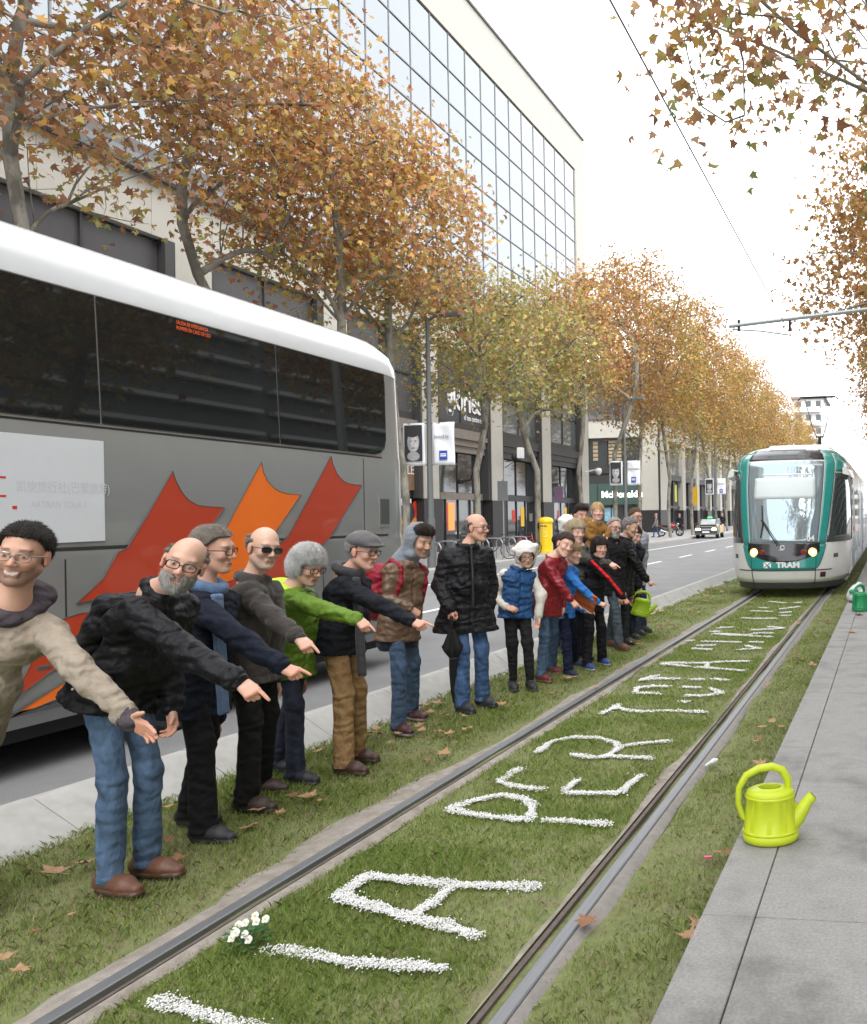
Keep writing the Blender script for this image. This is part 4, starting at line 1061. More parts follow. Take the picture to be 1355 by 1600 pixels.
tree('a', (-15.4, 7.4, Z), 0.3, 'nearest rust-brown plane tree behind the front half of the coach', GL)
tree('a', (-15.6, 14.6, Z), 2.1, 'rust-brown plane tree behind the coach under the top left corner', GL, .98)
tree('b', (-15.6, 19.6, Z), 1.0, 'slim golden plane tree behind the coach rear windows', GL)
tree('c', (-15.6, 22.6, Z), 4.0, 'leaning golden-brown plane tree behind the coach roof end', GL)
tree('c', (-15.6, 25.9, Z), 0.7, 'golden plane tree with trunk just right of the coach rear', GL, .98)
tree('d', (-15.6, 31.1, Z), 2.6, 'low olive-green plane tree in front of the shopping centre lettering', GL, 1.0)
tree('d', (-15.6, 36.9, Z), 5.0, 'low yellow-green plane tree behind the yellow post box', GL, 1.08)
tree('c', (-15.6, 42.1, Z), 2.2, 'plane tree with a leaning trunk behind the bearded father', GL, .96)
tree('b', (-15.6, 48.0, Z), 3.4, 'slim spotted plane tree in front of the green restaurant front', GL, 1.05)
tree('e', (-15.7, 53.3, Z), 0.4, 'tall forked rust-orange plane tree beside the restaurant corner', GL, .97)
tree('f', (-15.7, 61, Z), 2.4, 'tall rust-orange plane tree behind the red motorcycle', GL)
tree('e', (-15.7, 68, Z), 4.4, 'tall rust-orange plane tree left of the taxi', GL, 1.02)
tree('f', (-15.7, 75, Z), 1.4, 'tall plane tree right behind the taxi', GL)
for i, y in enumerate((83, 91, 100, 111, 124, 140, 160)):
    tree('ef'[i % 2 == 1], (-15.7, y, Z), i * 1.7, '%s rust-orange plane tree beyond the taxi in the left row' % ('first', 'second', 'third', 'fourth', 'fifth', 'sixth', 'seventh')[i], GL, 1.0 + .03 * (i % 3))
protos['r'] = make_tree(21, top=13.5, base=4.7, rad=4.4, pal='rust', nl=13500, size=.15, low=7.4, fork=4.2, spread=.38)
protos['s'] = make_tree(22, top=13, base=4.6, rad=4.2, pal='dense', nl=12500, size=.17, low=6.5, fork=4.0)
tree('r', (1.6, 9.6, .2), 0.6, 'plane tree hanging its branches into the top right corner', GR)
tree('r', (3.4, 1.5, .2), 2.2, 'plane tree just right of the camera above the platform', GR)
tree('s', (5.6, 15.5, .2), 0.4, 'plane tree further back on the platform, seen only mirrored in the coach glass', GR)
tree('s', (3.3, -6, .2), 1.0, 'plane tree behind the camera on the platform side', GR)
tree('s', (1.7, 22.5, .2), 2.0, 'rust plane tree on the right behind the catenary arm', GR, .95)
tree('s', (1.9, 31, .2), 4.0, 'rust plane tree on the right beyond the pantograph', GR, .92)
for i, y in enumerate((40, 50, 62, 76, 92, 112)):
    tree('s', (2.3, y, .2), i * 1.3, '%s far rust plane tree beyond the pantograph in the right row' % ('first', 'second', 'third', 'fourth', 'fifth', 'sixth')[i], GR, .95)
# palm on the right edge
def palm():
    b = empty('palm_tree', (3.0, 27, .2), label='green palm fronds reaching in at the right edge above the tram side', cat='palm')
    MB().tube([(0, 0, 0), (.1, 0, 2), (0, 0, 4.3)], [.22, .17, .15], 10).build('trunk', M_bark, b)
    mp = mat('palm_green', (.10, .17, .07), .6, var=.2)
    for i in range(16):
        a = 2 * PI * i / 16 + .2; m = MB()
        up = .5 + .5 * (i % 3) / 2
        pts = [Vector((math.cos(a) * t * 3.4, math.sin(a) * t * 3.4, 4.3 + up * t * 2.2 - 2.6 * t * t)) for t in np.linspace(0, 1, 9)]
        m.tube(pts, [.03 * (1 - t) + .006 for t in np.linspace(0, 1, 9)], 4)
        side = Vector((-math.sin(a), math.cos(a), 0))
        for k in range(1, 9):
            for q in range(4):
                p = pts[k - 1].lerp(pts[k], q / 4); l = .62 * (1 - abs(k - 4.5) / 7)
                for s in (-1, 1):
                    e = p + side * s * l * .85 + (pts[k] - pts[k - 1]).normalized() * l * .45 - Vector((0, 0, l * .35))
                    m.add([p, p + (pts[k] - pts[k - 1]).normalized() * .05, e], [[0, 1, 2]])
        mesh_np('frond', m.v, m.f, mp, b)
palm()
# ================================================================= street furniture and vehicles
M_lp = mat('lamp_post_grey', (.14, .15, .15), .5, metal=.3)
M_flag = mat('banner_cloth', (.74, .76, .80), .7, var=.03, scale=4)
M_flagb = mat('banner_blue', (.03, .07, .35), .6)
M_flagt = mat('banner_text', (.05, .06, .10), .6)
M_ph = mat('portrait_dark', (.035, .035, .04), .6, var=.2, scale=6)
M_ph2 = mat('portrait_grey', (.33, .33, .335), .6, var=.35, scale=5)
M_ph3 = mat('portrait_light', (.5, .5, .5), .6, var=.3, scale=7)
def lamp(y, word, label, flip):
    x = -14.9
    b = empty('lamp_post', (x, y, .12), label=label, cat='lamp post', group='lamp posts with paired banners')
    MB().tube([(0, 0, 0), (0, 0, 1.6)], .13, 12).build('post_base', M_lp, b)
    MB().tube([(0, 0, 1.6), (0, 0, 8.2)], [.10, .06], 12).build('post', M_lp, b)
    MB().tube([(0, 0, 8.1), (.3, 0, 8.25), (.7, 0, 8.28)], .045, 8).build('lamp_arm', M_lp, b)
    MB().cbox(.6, 1.2, -.15, .15, 8.22, 8.36, .04).build('lamp_head', M_lp, b)
    w, h0, h1 = .62, 3.35, 4.75      # banners hang either side, facing the traffic
    for z in (h0 + .02, h1 - .02): MB().tube([(-.95, 0, z), (.95, 0, z)], .018, 6).build('banner_rod', M_lp, b)
    def cloth(x0, x1, m, nm, off=0, z0=h0, z1=h1, par=None):
        V = []; n = 10
        rows = []
        for i in range(n + 1):
            t = i / n; rows.append([(x0 + (x1 - x0) * j / 8, -.04 - off + .035 * math.sin(j * .8 + i * .5 + y) * (.3 + .7 * abs(t - .0)), z0 + (z1 - z0) * t) for j in range(9)])
        o = MB().loft(rows, closed=False).build(nm, m, par or b, smooth=True)
        s = o.modifiers.new('s', 'SOLIDIFY'); s.thickness = .004; return o
    c = cloth(.14, .90, M_flag, 'text_banner')
    text_obj('banner_word', word, M_flagt, c, (.20, -.085, 4.22), (PI / 2, 0, 0), .19, .001, sx=.85)
    o = MB().box(.38, .66, -.09, -.084, 3.52, 3.82).build('banner_badge', M_flagb, c)
    for z in (3.63, 3.69): MB().box(.42, .62, -.0925, -.0905, z, z + .035).build('badge_print', M_white, o)
    c = cloth(-.90, -.14, M_flag, 'portrait_banner')
    o = MB().box(-.83, -.21, -.092, -.083, 3.50, 4.68).build('portrait_ground', M_ph, c)
    def oval(cx, cz, rx, rz, m, d, nm):
        MB().prism([(cx + rx * math.cos(t * PI / 10), -.093 - d, cz + rz * math.sin(t * PI / 10)) for t in range(20)], (0, -.002, 0)).build(nm, m, c)
    oval(-.52, 4.12, .21, .34, M_ph2, 0, 'portrait_face'); oval(-.47, 4.08, .13, .24, M_ph3, .003, 'portrait_face'); oval(-.52, 3.66, .22, .15, M_ph2, .001, 'portrait_neck')
    for ex in (-.60, -.44): oval(ex, 4.16, .04, .016, M_ph, .007, 'portrait_eye')
    oval(-.52, 3.93, .07, .018, M_ph, .007, 'portrait_mouth'); oval(-.54, 4.40, .21, .12, M_ph, .004, 'portrait_hair')
lamp(26.5, 'Invisible', 'lamp post with a white banner and a man portrait banner beside the coach rear', 0)
lamp(47.7, 'Impossible', 'lamp post with banners in front of the restaurant front', 0)
lamp(73.6, 'Inevitable', 'distant lamp post with banners left of the tram', 0)

def postbox():
    b = empty('post_box', (-15.2, 36.8, .12), label='yellow cylindrical post box on the left pavement', cat='post box')
    my = mat('post_yellow', (.80, .52, .01), .35, coat=.3, var=.04)
    MB().lathe([(.33, 0), (.33, .12), (.29, .14), (.29, 1.36)], 24).build('body', my, b, auto=40)
    MB().lathe([(.33, 1.362), (.335, 1.40), (.33, 1.47), (.28, 1.55), (.15, 1.60), (.02, 1.615)], 24).build('cap', my, b, auto=40)
    ml = mat('post_pale', (.8, .72, .35), .5)
    for k, pts in enumerate(([(-.02, .75), (.12, .72), (.17, .85), (.1, .97)], [(-.08, .95), (-.02, 1.05), (.05, .95), (-.04, .85)], [(-.1, 1.12), (-.1, 1.3)], [(.0, 1.12), (.0, 1.3)], [(-.1, 1.12), (.1, 1.12)])):
        MB().tube([(t, -math.sqrt(.292 ** 2 - t * t), z) for t, z in pts], .016, 5).build('horn_emblem', ml, b)
    MB().box(-.16, .16, -.31, -.27, 1.2, 1.23).build('slot', M_black, b)
    MB().cbox(-.36, -.27, -.12, .12, 1.1, 1.32, .02).build('side_flap', M_black, b)
postbox()
M_galv = mat('galvanised_tube', (.33, .34, .35), .4, metal=.7)
r0 = None
ORD = ('first', 'second', 'third', 'fourth', 'fifth', 'sixth', 'seventh', 'eighth', 'ninth')
for i in range(8):
    loc = (-15.0 - .1, 25.6 + i * 1.15, .12)
    if r0 is None:
        r0 = empty('bike_rack', loc, cat='bike rack', group='hoop bike racks on the left pavement', label='first galvanised hoop bike rack counted from the coach rear')
        MB().tube([(-.4, 0, 0), (-.4, 0, .65), (-.33, 0, .78), (-.2, 0, .82), (.2, 0, .82), (.33, 0, .78), (.4, 0, .65), (.4, 0, 0)], .025, 8).build('hoop', M_galv, r0)
        MB().lathe([(.06, 0), (.06, .01)], 10, (-.4, 0, 0)).build('foot_plate', M_galv, r0); MB().lathe([(.06, 0), (.06, .01)], 10, (.4, 0, 0)).build('foot_plate', M_galv, r0)
    else:
        c = copy_tree(r0); c.location = loc; c['label'] = '%s galvanised hoop bike rack counted from the coach rear' % ORD[i]
def bicycle(loc, rz, col, label):
    b = empty('bicycle', loc, rz, label=label, cat='bicycle')
    mc = mat('bike_' + label.split()[0], col, .3, coat=.4)
    for x in (-.52, .52):
        w = MB(); w.tube([(x + .33 * math.cos(t * PI / 12), 0, .34 + .33 * math.sin(t * PI / 12)) for t in range(25)], .018, 6); wo = w.build('wheel', M_tyre, b)
        sp = MB()
        for t in range(8): sp.tube([(x, 0, .34), (x + .32 * math.cos(t * PI / 4), 0, .34 + .32 * math.sin(t * PI / 4))], .003, 3)
        sp.build('spokes', M_rim, wo)
    f = MB()
    for p, q in (((-.15, .78), (.38, .82)), ((-.05, .3), (.4, .75)), ((-.05, .3), (-.18, .86)), ((-.05, .3), (-.52, .34)), ((-.52, .34), (-.15, .75)), ((.52, .34), (.38, .92))): f.tube([(p[0], 0, p[1]), (q[0], 0, q[1])], .016, 6)
    f.build('frame', mc, b)
    MB().cbox(-.31, -.08, -.06, .06, .86, .92, .03).build('saddle', M_black, b)
    MB().tube([(.3, -.28, .95), (.4, -.1, .95), (.4, .1, .95), (.3, .28, .95)], .013, 6).build('handlebar', M_black, b)
bicycle((-15.1, 31.6, .12), .2, (.05, .05, .06), 'dark bicycle parked at the hoop racks left of the post box')
bicycle((-15.1, 34.2, .12), -.2, (.5, .04, .04), 'red bicycle parked at the hoop racks beside the post box')
def sign_pole(x, y, label, rect):
    b = empty('sign_pole', (x, y, .12), label=label, cat='sign')
    MB().tube([(0, 0, 0), (0, 0, 3.2)], .035, 8).build('pole', M_galv, b)
    MB().box(-.22, .22, -.05, -.03, 2.3, 3.1).build('sign_plate', rect, b)
sign_pole(-15.6, 33.4, 'thin street sign pole with its plate turned away between two trunks', M_galv)
sign_pole(-15.9, 40.2, 'thin pole with a purple vertical street sign behind the father', mat('sign_purple', (.14, .08, .14), .5))
# wall lamps and cameras on brackets, traffic camera
def wallcam(y, z, label):
    b = empty('wall_camera', (-21.8, y, z), label=label, cat='camera', group='wall cameras on brackets')
    MB().tube([(-.13, 0, 0), (.9, -.2, .05)], .03, 6).build('bracket', M_black, b)
    MB().tube([(-.13, 0, -.35), (.5, -.1, .0)], .02, 6).build('strut', M_black, b)
    MB().lathe([(.02, .5), (.16, .4), (.2, .2), (.12, .02)], 12, (.5, -.1, .0)).build('dome', M_black, b, smooth=True)
    MB().cbox(.75, 1.05, -.4, .0, .15, .75, .03).build('floodlight', M_white, b)
wallcam(47.3, 5.0, 'black dome camera and white floodlight on a bracket on the cream column')
b = empty('cctv_camera', (-21.8, 60.6, 5.0), label='white dome cctv camera on the last cream column of the shopping centre', cat='camera')
MB().tube([(-.1, 0, 0), (.6, -.3, .1), (1.0, -.5, .1)], .06, 6).build('arm', M_white, b); MB().lathe([(.02, .25), (.2, .2), (.24, .0), (.16, -.2), (.02, -.28)], 12, (1.05, -.5, 0)).build('dome', M_white, b, smooth=True)
b = empty('wall_light', (-21.8, 41.6, 3.6), label='black swan-neck wall light on the column beside the brown shop fascia', cat='light')
MB().tube([(-.1, 0, 0), (.7, -.1, .1), (1.0, -.15, 1.0), (1.3, -.2, 2.0), (1.5, -.2, 2.3)], .06, 6).build('neck', M_black, b)
MB().lathe([(.05, .3), (.2, .2), (.22, 0)], 10, (1.5, -.2, 2.2)).build('lamp_head', M_black, b); MB().lathe([(.05, .2), (.18, .1), (.15, -.1)], 10, (.1, -.05, 0)).build('lamp_foot', M_black, b)

def taxi():
    b = empty('taxi', (-13.3, 63.4, 0), math.radians(4), label='black and yellow taxi with lit headlights parked at the far kerb', cat='car')
    mb = mat('taxi_black', (.015, .015, .017), .15, coat=.6); my = mat('taxi_yellow', (.75, .42, .015), .25, coat=.5); mg = mat('car_glass', (.10, .13, .13), .03, spec=.9)
    # faces -Y. side profile (y, z), lofted across x with tumblehome
    low = [(-2.15, .32), (-2.22, .5), (-2.18, .72), (-1.9, .84), (-1.1, .96), (1.5, 1.0), (2.1, .95), (2.2, .7), (2.18, .35)]
    def prof(x, k): return [(x, y * k, z) for y, z in low]
    MB().loft([prof(-.84, .97), prof(-.8, .99), prof(-.4, 1.0), prof(.4, 1.0), prof(.8, .99), prof(.84, .97)], True, True).build('body', mb, b, bevel=.03)
    cab = [(-1.15, .97), (-.45, 1.40), (.95, 1.42), (1.75, 1.0)]
    MB().loft([[(x, y, .965 if z < 1.01 else z) for y, z in cab] for x in (-.62, .62)], True, True).build('cabin', mg, b, bevel=.02)
    MB().cbox(-.60, .60, -.45, .95, 1.38, 1.455, .03).build('roof', mb, b)
    MB().add([(-.55, -1.13, 1.0), (.55, -1.13, 1.0), (.5, -.5, 1.385), (-.5, -.5, 1.385)], [[0, 1, 2, 3]]).build('windscreen', mat('taxi_windscreen', (.5, .55, .56), .05, metal=.4), b).location = (0, -.012, .008)
    for s in (-1, 1):
        MB().box(s * .86 - .02, s * .86 + .01, -.95, .15, .42, .95).build('door', my, b); MB().box(s * .86 - .02, s * .86 + .01, .17, 1.25, .42, .95).build('door', my, b)
        MB().cbox(s * .93 - .1, s * .93 + .1, -.95, -.82, .96, 1.1, .02).build('mirror', mb, b)
        MB().cbox(s * .58 - .17, s * .58 + .17, -2.24, -2.1, .6, .76, .04).build('headlamp', mat('taxi_lamp', (.9, .8, .6), .3, emit=(1, .85, .55, 2.5)), b)
        for y in (-1.35, 1.35):
            w = MB().disc(s * .62, s * .85, y, .31, .31, 20).build('wheel', M_tyre, b); MB().disc(s * .851, s * .86, y, .31, .19, 16).build('rim', M_rim, w)
    MB().box(-.38, .38, -2.26, -2.23, .60, .72).build('grille', M_rim, b); MB().box(-.26, .26, -2.27, -2.245, .42, .53).build('number_plate', M_white, b)
    MB().cbox(-.18, .18, -.1, .1, 1.46, 1.58, .03).build('roof_light', mat('taxi_green', (.05, .35, .15), .4, emit=(.1, .8, .3, .5)), b)
    MB().box(-.84, .84, -2.22, -2.05, .28, .45).build('bumper', M_trimg, b)
taxi()
def motorcycle(loc, rz, col, label):
    b = empty('motorcycle', loc, rz, label=label, cat='motorcycle')
    mc = mat('moto_' + label.split()[0], col, .25, coat=.5)
    for x in (-.70, .70):
        w = MB().tube([(x + .27 * math.cos(t * PI / 10), 0, .31 + .27 * math.sin(t * PI / 10)) for t in range(21)], .055, 8).build('wheel', M_tyre, b)
        MB().tube([(x, -.03, .31), (x, .03, .31)], .13, 12).build('hub', M_rim, w)
        for t in range(5): MB().tube([(x, 0, .31), (x + .25 * math.cos(t * 1.257), 0, .31 + .25 * math.sin(t * 1.257))], .018, 5).build('spoke', M_rim, w)
    MB().tube([(.70, -.09, .31), (.47, -.09, .95)], .03, 8).build('fork', M_rim, b); MB().tube([(.70, .09, .31), (.47, .09, .95)], .03, 8).build('fork', M_rim, b)
    e = MB().cbox(-.25, .22, -.16, .16, .26, .60, .05).build('engine', M_trimg, b)
    for k in range(4): MB().cbox(-.1, .2, -.18, .18, .38 + k * .05, .405 + k * .05, .01).build('fin', M_rim, e)
    V, Q = surface([el((.16, 0, .80), (.30, .17, .15), k=.05), rc((-.05, 0, .74), (-.1, 0, .72), .1, k=.06)], .025); mesh_np('tank', V, Q, mc, b, smooth=True)
    V, Q = surface([rc((-.12, 0, .78), (-.55, 0, .80), .10, .08, k=.04), rc((-.55, 0, .80), (-.85, 0, .90), .08, .05, k=.04)], .025); mesh_np('seat', V, Q, M_black, b, smooth=True)
    V, Q = surface([rc((-.55, 0, .72), (-.92, 0, .84), .07, .04, k=.04)], .02); mesh_np('tail_fairing', V, Q, mc, b, smooth=True)
    MB().tube([(.36, -.36, 1.08), (.45, -.2, 1.04), (.45, .2, 1.04), (.36, .36, 1.08)], .018, 6).build('handlebar', M_black, b)
    V, Q = surface([el((.58, 0, .92), (.09, .1, .1))], .02); mesh_np('headlamp', V, Q, M_rim, b, smooth=True)
    MB().tube([(.1, -.18, .3), (-.3, -.2, .32), (-.75, -.22, .5)], [.03, .04, .05], 8).build('exhaust', M_rim, b)
    f = MB()
    for p, q in (((.47, .92), (-.1, .62)), ((-.1, .62), (-.6, .72)), ((.42, .8), (.15, .3)), ((-.2, .4), (-.70, .31))): f.tube([(p[0], .07, p[1]), (q[0], .07, q[1])], .022, 6); f.tube([(p[0], -.07, p[1]), (q[0], -.07, q[1])], .022, 6)
    f.build('frame', M_trimg, b)
    MB().tube([(-.1, .1, .35), (-.2, .32, .02)], .014, 6).build('side_stand', M_trimg, b)
motorcycle((-16.7, 64.8, .12), math.radians(12), (.42, .02, .025), 'red motorcycle parked on the pavement left of the taxi')
motorcycle((-15.3, 70.5, .12), math.radians(60), (.03, .03, .03), 'black motorcycle parked behind the taxi')
b = empty('waste_bin', (-17.6, 70, .12), label='open dark litter frame on the pavement behind the red motorcycle', cat='bin')
for x in (-.45, .45): MB().box(x - .03, x + .03, -.03, .03, 0, 1.1).build('post', M_trimg, b)
MB().box(-.42, .42, -.02, .02, .35, 1.08).build('panel', M_trimg, b)
b = empty('hydrant', (-19.4, 66, .12), label='small yellow hydrant at the foot of the black corner wall', cat='hydrant')
MB().lathe([(.14, 0), (.14, .08), (.09, .1), (.09, .45), (.13, .5), (.1, .6), (.02, .65)], 12).build('body', M_yellow, b); MB().tube([(-.2, 0, .4), (.2, 0, .4)], .06, 8).build('outlet', M_yellow, b)
